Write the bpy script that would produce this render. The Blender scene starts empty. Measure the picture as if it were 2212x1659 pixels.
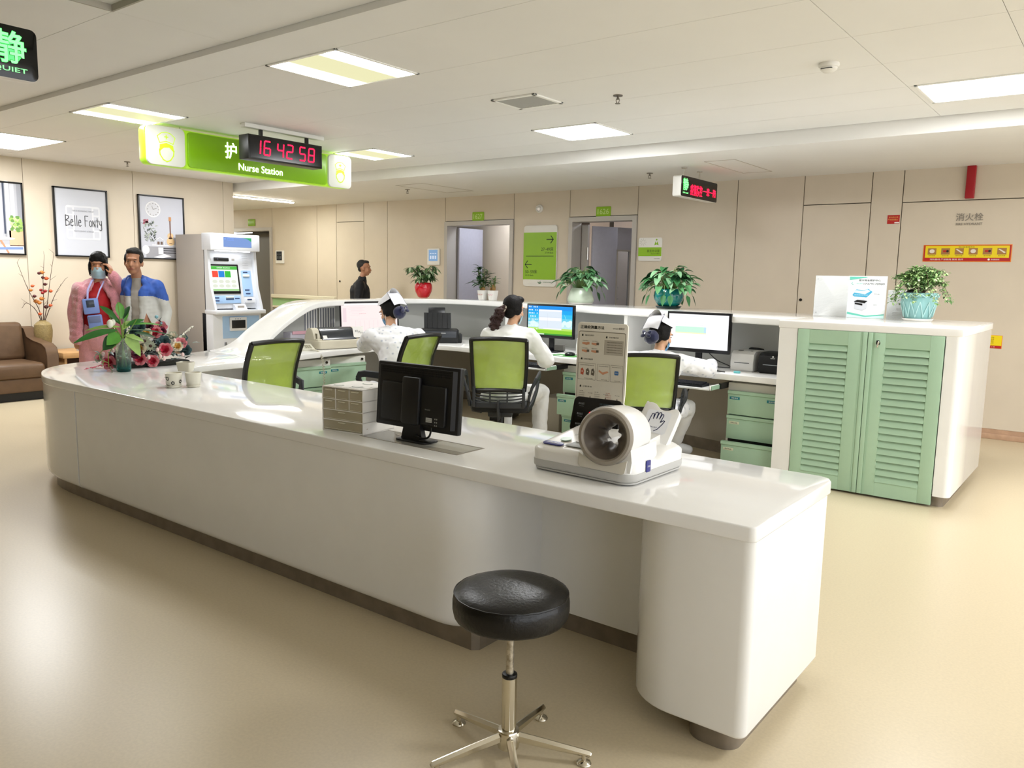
import bpy, bmesh, math, random
from mathutils import Vector, Matrix, noise
PI = math.pi
scn = bpy.context.scene
COL = scn.collection

# ------------------------------------------------------------------ camera
cam_d = bpy.data.cameras.new('camera')
cam_d.sensor_width = 36.0
cam_d.lens = 28.09
cam_d.clip_start = 0.05
cam_d.clip_end = 100
cam = bpy.data.objects.new('camera', cam_d)
COL.objects.link(cam)
cam.matrix_world = Matrix(((0.78985, -0.09667, 0.605634, 0.0),
                           (0.612989, 0.092966, -0.784603, 0.0),
                           (0.019544, 0.990965, 0.132687, 1.5),
                           (0, 0, 0, 1)))
scn.camera = cam

# ------------------------------------------------------------------ world, exposure
w = bpy.data.worlds.new('world'); scn.world = w; w.use_nodes = True
w.node_tree.nodes['Background'].inputs[0].default_value = (0.93, 0.96, 1.0, 1)
w.node_tree.nodes['Background'].inputs[1].default_value = 1.0  # ambient fill entering through the openings added in the right wall
scn.view_settings.view_transform = 'Standard'
scn.view_settings.look = 'None'
scn.view_settings.exposure = 1.82
scn.view_settings.gamma = 1.0
scn.view_settings.use_curve_mapping = False
LAMP = 13.0            # strength of the ceiling panels' bright bands
LAMP_COL = (0.975, 0.985, 1.0)

# ------------------------------------------------------------------ materials
def lin(h):
    h = h.lstrip('#'); out = []
    for i in (0, 2, 4):
        c = int(h[i:i+2], 16) / 255
        out.append(c / 12.92 if c <= 0.04045 else ((c + 0.055) / 1.055) ** 2.4)
    return (*out, 1)
_M = {}
def mat(name, col='#888888', rough=0.5, metal=0.0, var=0.0, vscale=20.0, bump=0.0, bscale=200.0, spec=0.5,
        emit=None, estr=0.0, trans=0.0, ior=1.45, alpha=1.0, coat=0.0, col2=None, pat='noise', sheen=0.0):
    if name in _M: return _M[name]
    m = bpy.data.materials.new(name); m.use_nodes = True; nt = m.node_tree
    b = nt.nodes['Principled BSDF']; L = nt.links.new
    c = lin(col) if isinstance(col, str) else (*col, 1)
    b.inputs['Base Color'].default_value = c
    b.inputs['Roughness'].default_value = rough
    b.inputs['Metallic'].default_value = metal
    b.inputs['Specular IOR Level'].default_value = spec
    b.inputs['IOR'].default_value = ior
    b.inputs['Transmission Weight'].default_value = trans
    b.inputs['Alpha'].default_value = alpha
    b.inputs['Coat Weight'].default_value = coat
    b.inputs['Sheen Weight'].default_value = sheen
    if emit is not None:
        b.inputs['Emission Color'].default_value = lin(emit) if isinstance(emit, str) else (*emit, 1)
        b.inputs['Emission Strength'].default_value = estr
    tc = nt.nodes.new('ShaderNodeTexCoord')
    if var > 0 or col2:
        n = nt.nodes.new('ShaderNodeTexNoise') if pat == 'noise' else nt.nodes.new('ShaderNodeTexVoronoi')
        n.inputs['Scale'].default_value = vscale
        L(tc.outputs['Object'], n.inputs['Vector'])
        r = nt.nodes.new('ShaderNodeValToRGB')
        if pat == 'noise': n.inputs['Detail'].default_value = 4; fo = n.outputs['Fac']; lo, hi = 0.35, 0.65
        else: fo = n.outputs['Distance']; lo, hi = 0.12, 0.3
        r.color_ramp.elements[0].position = lo; r.color_ramp.elements[1].position = hi
        if col2:
            c2 = lin(col2); r.color_ramp.elements[0].color = c2; r.color_ramp.elements[1].color = c
        else:
            r.color_ramp.elements[0].color = tuple(x * (1 - var) for x in c[:3]) + (1,)
            r.color_ramp.elements[1].color = tuple(min(1, x * (1 + var)) for x in c[:3]) + (1,)
        L(fo, r.inputs['Fac']); L(r.outputs['Color'], b.inputs['Base Color'])
    if bump > 0:
        n2 = nt.nodes.new('ShaderNodeTexNoise'); n2.inputs['Scale'].default_value = bscale; n2.inputs['Detail'].default_value = 3
        bp = nt.nodes.new('ShaderNodeBump'); bp.inputs['Strength'].default_value = bump; bp.inputs['Distance'].default_value = 0.01
        L(tc.outputs['Object'], n2.inputs['Vector']); L(n2.outputs['Fac'], bp.inputs['Height']); L(bp.outputs['Normal'], b.inputs['Normal'])
    _M[name] = m
    return m
def glow(name, col, s):
    return mat(name, '#000000', 0.6, emit=col, estr=s, spec=0.1)

# ------------------------------------------------------------------ geometry accumulator
def _rt(a, b):
    """matrix that takes +Z to the direction a->b, placed at a"""
    d = (b - a); q = d.to_track_quat('Z', 'Y') if d.length > 1e-9 else Matrix.Identity(3).to_quaternion()
    return Matrix.Translation(a) @ q.to_matrix().to_4x4()
class G:
    def __init__(s, *mats):
        s.bm = bmesh.new(); s.mats = list(mats); s.cur = 0; s.M = Matrix.Identity(4)
    def m(s, mt):
        if mt not in s.mats: s.mats.append(mt)
        s.cur = s.mats.index(mt); return s
    def put(s, t, M=None, flat=0):
        t.normal_update()
        T = s.M @ M if M is not None else s.M
        flip = T.to_3x3().determinant() < 0
        vm = [s.bm.verts.new(T @ v.co) for v in t.verts]
        t.verts.index_update()
        for f in t.faces:
            vs = [vm[v.index] for v in f.verts]
            if flip: vs.reverse()
            try: nf = s.bm.faces.new(vs)
            except ValueError: continue
            nf.material_index = s.cur
            n_ = f.normal; nf.smooth = not ((flat == 1 and max(abs(n_.x), abs(n_.y), abs(n_.z)) > .9995) or (flat == 2 and abs(n_.z) > .9995))
        t.free(); return s
    def box(s, x0, x1, y0, y1, z0, z1, b=0.0, seg=2, M=None):
        t = bmesh.new()
        bmesh.ops.create_cube(t, size=1)
        for v in t.verts:
            v.co = Vector(((x0+x1)/2 + v.co.x*(x1-x0), (y0+y1)/2 + v.co.y*(y1-y0), (z0+z1)/2 + v.co.z*(z1-z0)))
        if b > 0:
            b = min(b, abs(x1-x0)*.49, abs(y1-y0)*.49, abs(z1-z0)*.49)
            bmesh.ops.bevel(t, geom=list(t.edges), offset=b, segments=seg, affect='EDGES', profile=0.5)
        return s.put(t, M, 1)
    def cyl(s, p0, p1, r0, r1=None, n=16, caps=True, b=0.0):
        r1 = r0 if r1 is None else r1
        p0 = Vector(p0); p1 = Vector(p1); t = bmesh.new()
        h = (p1-p0).length
        bmesh.ops.create_cone(t, cap_ends=caps, segments=n, radius1=max(r0, 1e-5), radius2=max(r1, 1e-5), depth=h)
        for v in t.verts: v.co.z += h/2
        if b > 0:
            ed = [e for e in t.edges if len(e.link_faces) == 2 and any(len(f.verts) > 4 for f in e.link_faces)]
            bmesh.ops.bevel(t, geom=ed, offset=b, segments=2, affect='EDGES', profile=0.5)
        return s.put(t, _rt(p0, p1))
    def ell(s, c, r, seg=16, rings=10, M=None):
        t = bmesh.new(); bmesh.ops.create_uvsphere(t, u_segments=seg, v_segments=rings, radius=1)
        if not hasattr(r, '__len__'): r = (r, r, r)
        for v in t.verts: v.co = Vector((v.co.x*r[0], v.co.y*r[1], v.co.z*r[2]))
        MM = Matrix.Translation(Vector(c))
        if M is not None: MM = MM @ M.to_4x4()
        return s.put(t, MM)
    def cap(s, p0, p1, r0, r1=None, n=10):
        r1 = r0 if r1 is None else r1
        s.cyl(p0, p1, r0, r1, n); s.ell(p0, r0, n, 6); s.ell(p1, r1, n, 6); return s
    def loft(s, rings, closed=True, caps=(True, True), M=None):
        t = bmesh.new(); R = [[t.verts.new(Vector(p)) for p in r] for r in rings]
        n = len(rings[0])
        for a, b2 in zip(R, R[1:]):
            for i in range(n if closed else n-1):
                j = (i+1) % n
                try: t.faces.new((a[i], a[j], b2[j], b2[i]))
                except ValueError: pass
        if closed and caps[0]: t.faces.new(list(reversed(R[0])))
        if closed and caps[1]: t.faces.new(R[-1])
        bmesh.ops.recalc_face_normals(t, faces=t.faces)
        return s.put(t, M)
    def lathe(s, prof, c=(0, 0, 0), n=28, M=None, wob=None, sx=1, sy=1):
        rings = []
        for i, (r, z) in enumerate(prof):
            rings.append([(max(r, 1e-4)*sx*math.cos(2*PI*k/n)*(wob(k, i) if wob else 1), max(r, 1e-4)*sy*math.sin(2*PI*k/n)*(wob(k, i) if wob else 1), z) for k in range(n)])
        MM = Matrix.Translation(Vector(c))
        if M is not None: MM = MM @ M.to_4x4()
        return s.loft(rings, M=MM)
    def tube(s, pts, r, n=8, close=True):
        pts = [Vector(p) for p in pts]; rs = r if hasattr(r, '__len__') else [r]*len(pts)
        rings = []; up = None
        for i, p in enumerate(pts):
            d = (pts[min(i+1, len(pts)-1)] - pts[max(i-1, 0)]).normalized()
            if up is None: up = d.orthogonal().normalized()
            up = (up - d*up.dot(d)); up = up.normalized() if up.length > 1e-6 else d.orthogonal().normalized()
            q = d.cross(up)
            rings.append([p + up*(rs[i]*math.cos(2*PI*k/n)) + q*(rs[i]*math.sin(2*PI*k/n)) for k in range(n)])
        return s.loft(rings)
    def sweep(s, pts, w, h, up=(0, 0, 1), b=0.2):
        """rectangular bar along a path"""
        pts = [Vector(p) for p in pts]; up = Vector(up); rings = []
        for i, p in enumerate(pts):
            d = (pts[min(i+1, len(pts)-1)] - pts[max(i-1, 0)]).normalized()
            sd = d.cross(up).normalized(); u2 = sd.cross(d).normalized()
            ww = w[i] if hasattr(w, '__len__') else w; hh = h[i] if hasattr(h, '__len__') else h
            c = b*min(ww, hh)
            o = [(ww/2, hh/2-c), (ww/2-c, hh/2), (-ww/2+c, hh/2), (-ww/2, hh/2-c), (-ww/2, -hh/2+c), (-ww/2+c, -hh/2), (ww/2-c, -hh/2), (ww/2, -hh/2+c)]
            rings.append([p + sd*a + u2*e for a, e in o])
        return s.loft(rings)
    def prism(s, poly, z0, z1, b=0.0, seg=3, M=None, btop=True, bbot=True):
        t = bmesh.new()
        vs = [t.verts.new((p[0], p[1], z0)) for p in poly]
        f = t.faces.new(vs); f.normal_update()
        if f.normal.z > 0: f.normal_flip()
        r = bmesh.ops.extrude_face_region(t, geom=[f])
        for v in r['geom']:
            if isinstance(v, bmesh.types.BMVert): v.co.z = z1
        bmesh.ops.recalc_face_normals(t, faces=t.faces)
        if b > 0:
            ed = []
            for e in t.edges:
                za, zb = e.verts[0].co.z, e.verts[1].co.z
                if abs(za-zb) < 1e-6 and ((abs(za-z1) < 1e-6 and btop) or (abs(za-z0) < 1e-6 and bbot)): ed.append(e)
            bmesh.ops.bevel(t, geom=ed, offset=b, segments=seg, affect='EDGES', profile=0.5, clamp_overlap=True)
        bmesh.ops.triangulate(t, faces=[f for f in t.faces if len(f.verts) > 4])
        return s.put(t, M, 2)
    def poly(s, pts, M=None):
        t = bmesh.new(); t.faces.new([t.verts.new(Vector(p)) for p in pts])
        bmesh.ops.triangulate(t, faces=t.faces[:])
        return s.put(t, M)
    def leaf(s, base, d, L, W, up=(0, 0, 1), droop=0.3, fold=0.15, shape='oval', n=5):
        base = Vector(base); d = Vector(d).normalized(); up = Vector(up)
        sd = d.cross(up); sd = sd.normalized() if sd.length > 1e-4 else Vector((1, 0, 0))
        nrm = sd.cross(d).normalized(); mid = []; lf = []; rt = []
        t = bmesh.new()
        for i in range(n+1):
            u = i/n
            if shape == 'oval': wd = math.sin(PI*min(1, u*0.96+0.02))**0.8
            elif shape == 'heart': wd = (math.sin(PI*(u**0.62))**0.75) if u < 1 else 0
            else: wd = math.sin(PI*min(1, u*0.9+0.06))**0.55*(1-u*0.4)
            wd = max(wd, 0.02)*W/2
            p = base + d*(L*u) - Vector((0, 0, 1))*(droop*L*u*u)
            mid.append(t.verts.new(p)); lf.append(t.verts.new(p + sd*wd + nrm*wd*fold*2)); rt.append(t.verts.new(p - sd*wd + nrm*wd*fold*2))
        for i in range(n):
            t.faces.new((mid[i], mid[i+1], lf[i+1], lf[i])); t.faces.new((rt[i], rt[i+1], mid[i+1], mid[i]))
        return s.put(t)
    def text(s, body, x, y, w=None, h=None, z=0.0, M=None, bold=0.0, align='c'):
        cu = bpy.data.curves.new('tx', 'FONT'); cu.body = body; cu.size = 1; cu.extrude = 0.0; cu.offset = bold; cu.resolution_u = 3
        ob = bpy.data.objects.new('tx', cu); COL.objects.link(ob)
        dg = bpy.context.evaluated_depsgraph_get()
        me = bpy.data.meshes.new_from_object(ob.evaluated_get(dg))
        bpy.data.objects.remove(ob); bpy.data.curves.remove(cu)
        if not me.vertices: return s
        xs = [v.co.x for v in me.vertices]; ys = [v.co.y for v in me.vertices]
        bw = max(xs)-min(xs); bh = max(ys)-min(ys)
        kx = w/bw if w else None; ky = h/bh if h else None
        if kx is None: kx = ky
        if ky is None: ky = kx
        ox = {'c': (min(xs)+max(xs))/2, 'l': min(xs), 'r': max(xs)}[align]; oy = (min(ys)+max(ys))/2
        t = bmesh.new(); t.from_mesh(me); bpy.data.meshes.remove(me)
        for v in t.verts: v.co = Vector((x+(v.co.x-ox)*kx, y+(v.co.y-oy)*ky, z))
        return s.put(t, M)
    def rect(s, x, y, w, h, z=0.0, M=None, r=0.0):
        if r <= 0: return s.poly([(x-w/2, y-h/2, z), (x+w/2, y-h/2, z), (x+w/2, y+h/2, z), (x-w/2, y+h/2, z)], M)
        return s.poly([(a, b, z) for a, b in rrect(x-w/2, x+w/2, y-h/2, y+h/2, r)], M)
    def disc(s, x, y, rx, ry=None, z=0.0, n=20, M=None):
        ry = rx if ry is None else ry
        return s.poly([(x+rx*math.cos(2*PI*k/n), y+ry*math.sin(2*PI*k/n), z) for k in range(n)], M)
    def line(s, pts, w, z=0.0, M=None):
        for (x0, y0), (x1, y1) in zip(pts, pts[1:]):
            d = Vector((x1-x0, y1-y0)); L = d.length
            if L < 1e-7: continue
            d /= L; q = Vector((-d.y, d.x))*w/2; e = d*w*0.3
            s.poly([(x0-e.x+q.x, y0-e.y+q.y, z), (x0-e.x-q.x, y0-e.y-q.y, z), (x1+e.x-q.x, y1+e.y-q.y, z), (x1+e.x+q.x, y1+e.y+q.y, z)], M)
        return s
    def out(s, name, parent=None, loc=None, rot=None, sharp=35):
        me = bpy.data.meshes.new(name)
        bmesh.ops.remove_doubles(s.bm, verts=s.bm.verts, dist=1e-6)
        s.bm.to_mesh(me); s.bm.free()
        for mt in s.mats: me.materials.append(mt)
        if sharp is not None and len(me.polygons): me.set_sharp_from_angle(angle=math.radians(sharp))
        o = bpy.data.objects.new(name, me); COL.objects.link(o)
        if loc: o.location = loc
        if rot: o.rotation_euler = rot
        if parent: o.parent = parent
        return o
def rrect(x0, x1, y0, y1, r, n=5):
    P = []
    for cx, cy, a0 in ((x1-r, y1-r, 0), (x0+r, y1-r, 90), (x0+r, y0+r, 180), (x1-r, y0+r, 270)):
        for k in range(n+1):
            a = math.radians(a0+90*k/n); P.append((cx+r*math.cos(a), cy+r*math.sin(a)))
    return P
def catmull(pts, n):
    P = [Vector(p) for p in pts]; P = [P[0]*2-P[1]] + P + [P[-1]*2-P[-2]]; out = []
    for i in range(1, len(P)-2):
        for k in range(n):
            t = k/n; a, b, c, d = P[i-1:i+3]
            out.append(0.5*((2*b)+(c-a)*t+(2*a-5*b+4*c-d)*t*t+(3*b-a-3*c+d)*t*t*t))
    out.append(P[-2]); return out
def frame(o, right, up):
    """local x = right, y = up, z = outward normal"""
    r = Vector(right).normalized(); u = Vector(up).normalized(); n = r.cross(u)
    u = n.cross(r)
    M = Matrix.Identity(4)
    for i in range(3): M[i][0] = r[i]; M[i][1] = u[i]; M[i][2] = n[i]; M[i][3] = o[i]
    return M

# ------------------------------------------------------------------ things
def tag(o, label=None, cat=None, group=None, kind=None):
    if label: o['label'] = label
    if cat: o['category'] = cat
    if group: o['group'] = group
    if kind: o['kind'] = kind
    return o
def thing(name, label, cat, loc=(0, 0, 0), rz=0.0, group=None, M=None):
    o = bpy.data.objects.new(name, None); COL.objects.link(o); o.empty_display_size = 0.05
    if M is not None: o.matrix_world = M
    else: o.location = loc; o.rotation_euler = (0, 0, rz)
    return tag(o, label, cat, group)
def struct(name, g, parent=None):
    o = g.out(name, parent)
    if not parent: o['kind'] = 'structure'
    return o
KIDS = {}
def copy_tree(o, parent=None):
    c = o.copy(); COL.objects.link(c)
    if parent: c.parent = parent
    for ch in [x for x in bpy.data.objects if x.parent == o]: copy_tree(ch, c)
    return c
def face_rot(dx, dy):
    """rotation about Z that turns local +Y to (dx, dy)"""
    return math.atan2(-dx, dy)
rnd = random.Random(7)
# ================================================================== ROOM
WHITE = mat('solid_surface_white', '#F0F0EE', 0.07, var=0.012, vscale=6, spec=0.4)
WALL = mat('beige_wall_panel', '#CFC3B0', 0.42, var=0.02, vscale=3, bump=0.02, bscale=350)
GROOVE = mat('panel_joint', '#4A4236', 0.8)
CEIL = mat('ceiling_tile', '#E6E5E1', 0.6, var=0.012, vscale=2)
CEILJ = mat('ceiling_joint', '#A9A498', 0.8)
FLOOR = mat('vinyl_floor', '#CABC9F', 0.3, var=0.035, vscale=90, bump=0.01, bscale=60, coat=0.0)
BASEB = mat('wood_look_skirting', '#B9977C', 0.4, var=0.08, vscale=14)
KICK = mat('bronze_kick_metal', '#857B6E', 0.4, metal=0.35, var=0.12, vscale=12)
GREYF = mat('grey_door_frame', '#B4AFA8', 0.4, metal=0.2)
LILAC = mat('lilac_door_laminate', '#A9A8B4', 0.45, var=0.02)
DARKD = mat('dark_grey_door', '#66635C', 0.5)
BLACK = mat('black_plastic', '#0C0C0D', 0.38)
CHROME = mat('chrome', '#D4D2CC', 0.12, metal=1.0)
GREEN_SIGN = mat('lime_sign_face', '#8CBB1E', 0.35)
WSIGN = mat('white_sign_plastic', '#E4E2DC', 0.35)
PRINT = mat('printed_ink_dark', '#20251E', 0.6)
PRINTW = mat('printed_ink_white', '#F2F2EE', 0.6)

CE1, CE2 = 2.785, 2.665       # high ceiling over the station, lower ceiling over the corridor
g = G(FLOOR); g.box(-18, 4, -4, 10.9, -0.1, 0.0); struct('floor', g)

# ceiling: tiles with fine open joints over a backing
g = G(CEIL)
ys = [2.84, 3.165, 3.86, 4.555, 5.2, 5.875, 6.47, 6.995]
xs = [-14.0, -10.62, -1.31, -0.605, 4.0]
def tiles(g, xs, ys, z, gap=0.003, th=0.02):
    for a, b in zip(xs, xs[1:]):
        for c, d in zip(ys, ys[1:]): g.box(a+gap/2, b-gap/2, c+gap/2, d-gap/2, z, z+th)
tiles(g, [-14, -10.62, -5.7, -1.31, -0.605, 0.8, 4.0], ys, CE1)
tiles(g, [-18, -14, -10.62, -5.0, -0.6, 4.0], [7.02, 9.12], CE2, th=0.02)
NZ = CE1+0.032
tiles(g, [-14, -9.6, -4.3], [-4, -1.4, 0.4, 2.15, 2.815], NZ)
tiles(g, [-4.3, 0.2, 4.0], [2.15, 2.815], NZ)
tiles(g, [-4.3, 0.2, 4.0], [-4, -1.4, 0.4, 2.15], NZ+0.03)
g.box(-18, 4, 7.0, 7.02, CE2, CE1+0.02)                 # fascia of the drop
g.box(-14, 4, 2.815, 2.84, CE1-0.004, CE1+0.06)
g.m(CEILJ)
g.box(-4.312, 4, 2.14, 2.152, NZ-0.002, NZ+0.06); g.box(-4.312, -4.3, -4, 2.14, NZ-0.002, NZ+0.06)
g.box(-18, 4, -4, 10.9, CE1+0.075, CE1+0.15)
g.box(-18, 4, 7.02, 9.12, CE2+0.021, CE2+0.03)
g.box(-14, 4, 2.84, 7.0, CE1+0.021, CE1+0.03)
struct('ceiling', g)

# back wall: separate panels, dark joint between, real doorways
g = G(WALL)
GW = 0.009
def wp(x0, x1, z0, z1): g.box(x0+GW/2, x1-GW/2, 9.1, 9.125, z0, z1)
TOP = CE2
for a, b in ((-18, -14.4), (-12.67, -11.385), (-11.385, -10.87), (-9.62, -8.36), (-7.045, -6.1), (-5.07, -3.765), (-3.765, -3.0), (-2.295, -1.99), (1.4, 4)):
    wp(a, b, 0.1, TOP) if a not in (-12.67, -11.385) else wp(a, b, 0.1, TOP)
for a, b, zz in ((-10.87, -10.18, 2.36), (-3.0, -2.295, 2.345), (-1.99, -0.35, 2.335), (-0.35, 1.4, 2.335)):
    wp(a, b, 0.1, zz); wp(a, b, zz+GW, TOP)
wp(-10.18, -9.62, 0.1, TOP)
for a, b in ((-14.4, -12.67), (-8.36, -7.045), (-6.1, -5.07)): wp(a, b, 2.315, TOP)
g.m(GROOVE)
for a, b in ((-18, -14.4), (-12.67, -8.36), (-7.045, -6.1), (-5.07, 4)): g.box(a, b, 9.125, 9.2, 0, TOP)
for a, b in ((-14.4, -12.67), (-8.36, -7.045), (-6.1, -5.07)): g.box(a, b, 9.125, 9.2, 2.315, TOP)
struct('wall_back', g)
g = G(BASEB)
for a, b in ((-18, -14.4), (-12.67, -8.36), (-7.045, -6.1), (-5.07, 4)):
    g.box(a, b, 9.104, 9.12, 0, 0.1); g.box(a, b, 9.085, 9.104, 0.0, 0.055, 0.004)
struct('baseboard_back', g)
# lock cylinders on the service panels
for x, z in ((-2.96, 1.31), (-10.79, 1.37)):
    k = G(mat('dark_lock', '#2E2A26', 0.4, metal=0.6)); k.cyl((x, 9.1, z), (x, 9.09, z), 0.016, n=14)
    tag(k.out('panel_lock'), 'small dark lock on the beige service panel ' + ('near the white sign holders' if x > -5 else 'beside the walking man in black'), 'lock')

# left wall (posters) and the return into the corridor
g = G(WALL)
cuts = [-4, 0.2, 1.6, 2.75, 4.12, 5.45, 6.78, 6.95]
for a, b in zip(cuts, cuts[1:]): g.box(-10.62, -10.6, a+0.003, b-0.003, 0.1, CE1+0.1)
g.m(GROOVE); g.box(-10.7, -10.62, -4, 6.92, 0, CE1+0.1)
g.m(WALL); g.box(-14.4, -10.62, 6.925, 6.945, 0, CE1+0.1)
struct('wall_left', g)
g = G(BASEB); g.box(-10.6, -10.585, -4, 6.94, 0, 0.1); struct('baseboard_left', g)
g = G(WALL); g.box(-18.1, -18, -4, 11, 0, 2.95); struct('wall_corridor_end', g)
g = G(WALL); g.box(4, 4.1, -4, 11, 0, 0.35); g.box(4, 4.1, -4, 11, 2.6, 2.95)  # unseen wall; wide openings added so world light fills the room
for y in (-4, 0.2, 3.6, 7.0, 10.7): g.box(4, 4.1, y, y+0.3, 0.3, 2.65)
struct('wall_right', g)
g = G(mat('ochre_wall', '#8F7F55', 0.5, var=0.1)); g.box(-18, 4, -4.1, -4, 0, 2.95); struct('wall_front', g)  # unseen wall; ochre chosen to bounce warm light onto the counter front

# doorways in the back wall with rooms behind
def doorway(idx, x0, x1, top=2.245, jamb=0.06):
    g = G(GREYF)
    for a, b in ((x0-jamb, x0), (x1, x1+jamb)): g.box(a, b, 9.075, 9.3, 0, top+jamb)
    g.box(x0, x1, 9.075, 9.3, top, top+jamb)
    return struct('door_%d' % idx, g)
d1 = doorway(1, -8.3, -7.105); d2 = doorway(2, -6.04, -5.13); d3 = doorway(3, -14.34, -12.73, 2.26)
# room 1627: grey leaf folded in, beige lobby wall, lilac inner door
g = G(mat('lobby_beige', '#D2C6B4', 0.5)); g.box(-9.4, -7.72, 10.0, 10.05, 0, 2.6); g.box(-9.45, -9.4, 9.2, 10.05, 0, 2.6); g.box(-6.6, -6.55, 9.2, 10.3, 0, 2.6); struct('wall_lobby', g)
g = G(LILAC); g.box(-8.29, -8.25, 9.3, 9.86, 0.01, 2.23, 0.003); o = g.out('door_leaf', d1)
g = G(LILAC); g.box(-7.70, -6.62, 10.02, 10.06, 0.01, 2.3, 0.003)
g.m(GREYF); g.box(-7.74, -7.70, 9.98, 10.08, 0, 2.34); o = struct('door_4', g)
g = G(WSIGN); g.box(-7.36, -7.16, 9.995, 10.02, 1.78, 1.88, 0.006); tag(g.out('door_plate', o), 'small white plate')
g = G(WSIGN); g.box(-8.60, -8.49, 9.985, 10.0, 1.52, 1.64, 0.008); g.box(-8.575, -8.515, 9.98, 9.99, 1.54, 1.62, 0.004)
tag(g.out('light_switch'), 'white rocker light switch on the lobby wall inside doorway 1627', 'switch')
g = G(WSIGN); g.box(-8.62, -8.44, 9.985, 10.0, 1.22, 1.30, 0.004); g.m(mat('grille_grey', '#A8A49C', 0.5))
for k in range(4): g.box(-8.60, -8.46, 9.982, 9.99, 1.235+k*0.015, 1.242+k*0.015)
tag(g.out('wall_grille'), 'small white slotted grille low on the lobby wall inside doorway 1627', 'grille')
# room 1626: fixed grey side panel, open lilac leaf with glass slot, beige cupboards behind
g = G(mat('office_beige', '#B9A796', 0.5)); g.box(-7.0, -6.1, 9.6, 9.62, 0, 2.6); g.box(-8.0, -4.3, 11.4, 11.45, 0, 2.7); struct('wall_office', g)
g = G(mat('cupboard_beige', '#B8A593', 0.45))
for k in range(4):
    x = -6.4+k*0.42
    g.box(x+0.004, x+0.416, 10.75, 10.8, 0.08, 2.02, 0.003); g.box(x+0.004, x+0.416, 10.75, 10.8, 2.03, 2.6, 0.003)
g.m(GROOVE); g.box(-6.5, -4.65, 10.8, 11.3, 0, 2.55)
o = thing('office_cupboard', 'beige fitted cupboard seen through the doorway numbered 1626', 'cupboard', (0, 0, 0))
g.out('cupboard_front', o)
for x in (-6.38, -6.28, -5.54, -5.44):
    h = G(GREYF); h.tube([(x, 10.75, 1.2), (x, 10.71, 1.2), (x, 10.71, 1.38), (x, 10.75, 1.38)], 0.006); h.out('handle', o)
MX = frame((-6.03, 9.3, 0), (-0.35, 1, 0), (0, 0, 1))
o2 = thing('door_leaf', 'lilac grey door leaf with glass slot standing open in doorway 1626', 'door', (0, 0, 0))
LD = Vector((0.42, 0.9, 0)).normalized()
Mleaf = frame((-5.86, 9.3, 0), (LD.x, LD.y, 0), (0, 0, 1))
g = G(LILAC); g.M = Mleaf
g.box(0, 0.40, 0.01, 2.2, -0.02, 0.02, 0.002); g.box(0.62, 0.95, 0.01, 2.2, -0.02, 0.02, 0.002)
g.box(0.40, 0.62, 0.01, 0.95, -0.02, 0.02); g.box(0.40, 0.62, 1.88, 2.2, -0.02, 0.02)
g.m(GREYF)
for a, b, c, d in ((0.39, 0.41, 0.93, 1.9), (0.61, 0.63, 0.93, 1.9), (0.39, 0.63, 0.93, 0.95), (0.39, 0.63, 1.88, 1.9)): g.box(a, b, c, d, -0.026, 0.026)
g.out('leaf_panel', o2)
g = G(mat('window_glass', '#DDE6F2', 0.03, trans=0.9, ior=1.3)); g.M = Mleaf; g.box(0.41, 0.61, 0.95, 1.88, -0.004, 0.004); g.out('glass_pane', o2)
g = G(CHROME); g.M = Mleaf; g.box(0.86, 0.90, 0.82, 1.06, 0.02, 0.028, 0.003); g.cyl((0.88, 1.0, 0.02), (0.88, 1.0, 0.07), 0.01); g.cap((0.88, 1.0, 0.07), (0.76, 1.0, 0.075), 0.009); g.out('door_handle', o2)
g = G(GREYF); g.box(-6.03, -5.93, 9.3, 9.33, 0.01, 2.22); g.m(CHROME); g.cyl((-5.93, 9.3, 1.75), (-5.93, 9.3, 1.92), 0.012); g.out('side_panel', d2)
# far doorway at the corridor end: two dark leaves standing half open
g = G(DARKD); g.box(-14.3, -13.55, 9.42, 9.46, 0.01, 2.25); g.box(-13.54, -12.75, 9.36, 9.4, 0.01, 2.25); g.out('door_leaf', d3)
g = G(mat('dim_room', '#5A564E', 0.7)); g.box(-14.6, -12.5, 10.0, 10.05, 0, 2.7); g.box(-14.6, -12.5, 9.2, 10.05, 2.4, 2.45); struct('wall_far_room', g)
# ================================================================== NURSE COUNTER
TZ = 0.77
root = thing('nurse_counter', 'long white curved nurse station counter running from front pillar round to raised rear shelf', 'counter', (0, 0, 0))
left_outer = [(-5.3, 2.28), (-5.62, 2.285), (-5.82, 2.315), (-6.0, 2.375), (-6.16, 2.45), (-6.31, 2.56), (-6.44, 2.72), (-6.53, 2.95), (-6.59, 3.3), (-6.66, 3.88), (-6.76, 4.2), (-6.85, 4.5)]
lo = [tuple(p) for p in catmull([(x, y, 0) for x, y in left_outer], 4)]
lo = [(p[0], p[1]) for p in lo]
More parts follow.
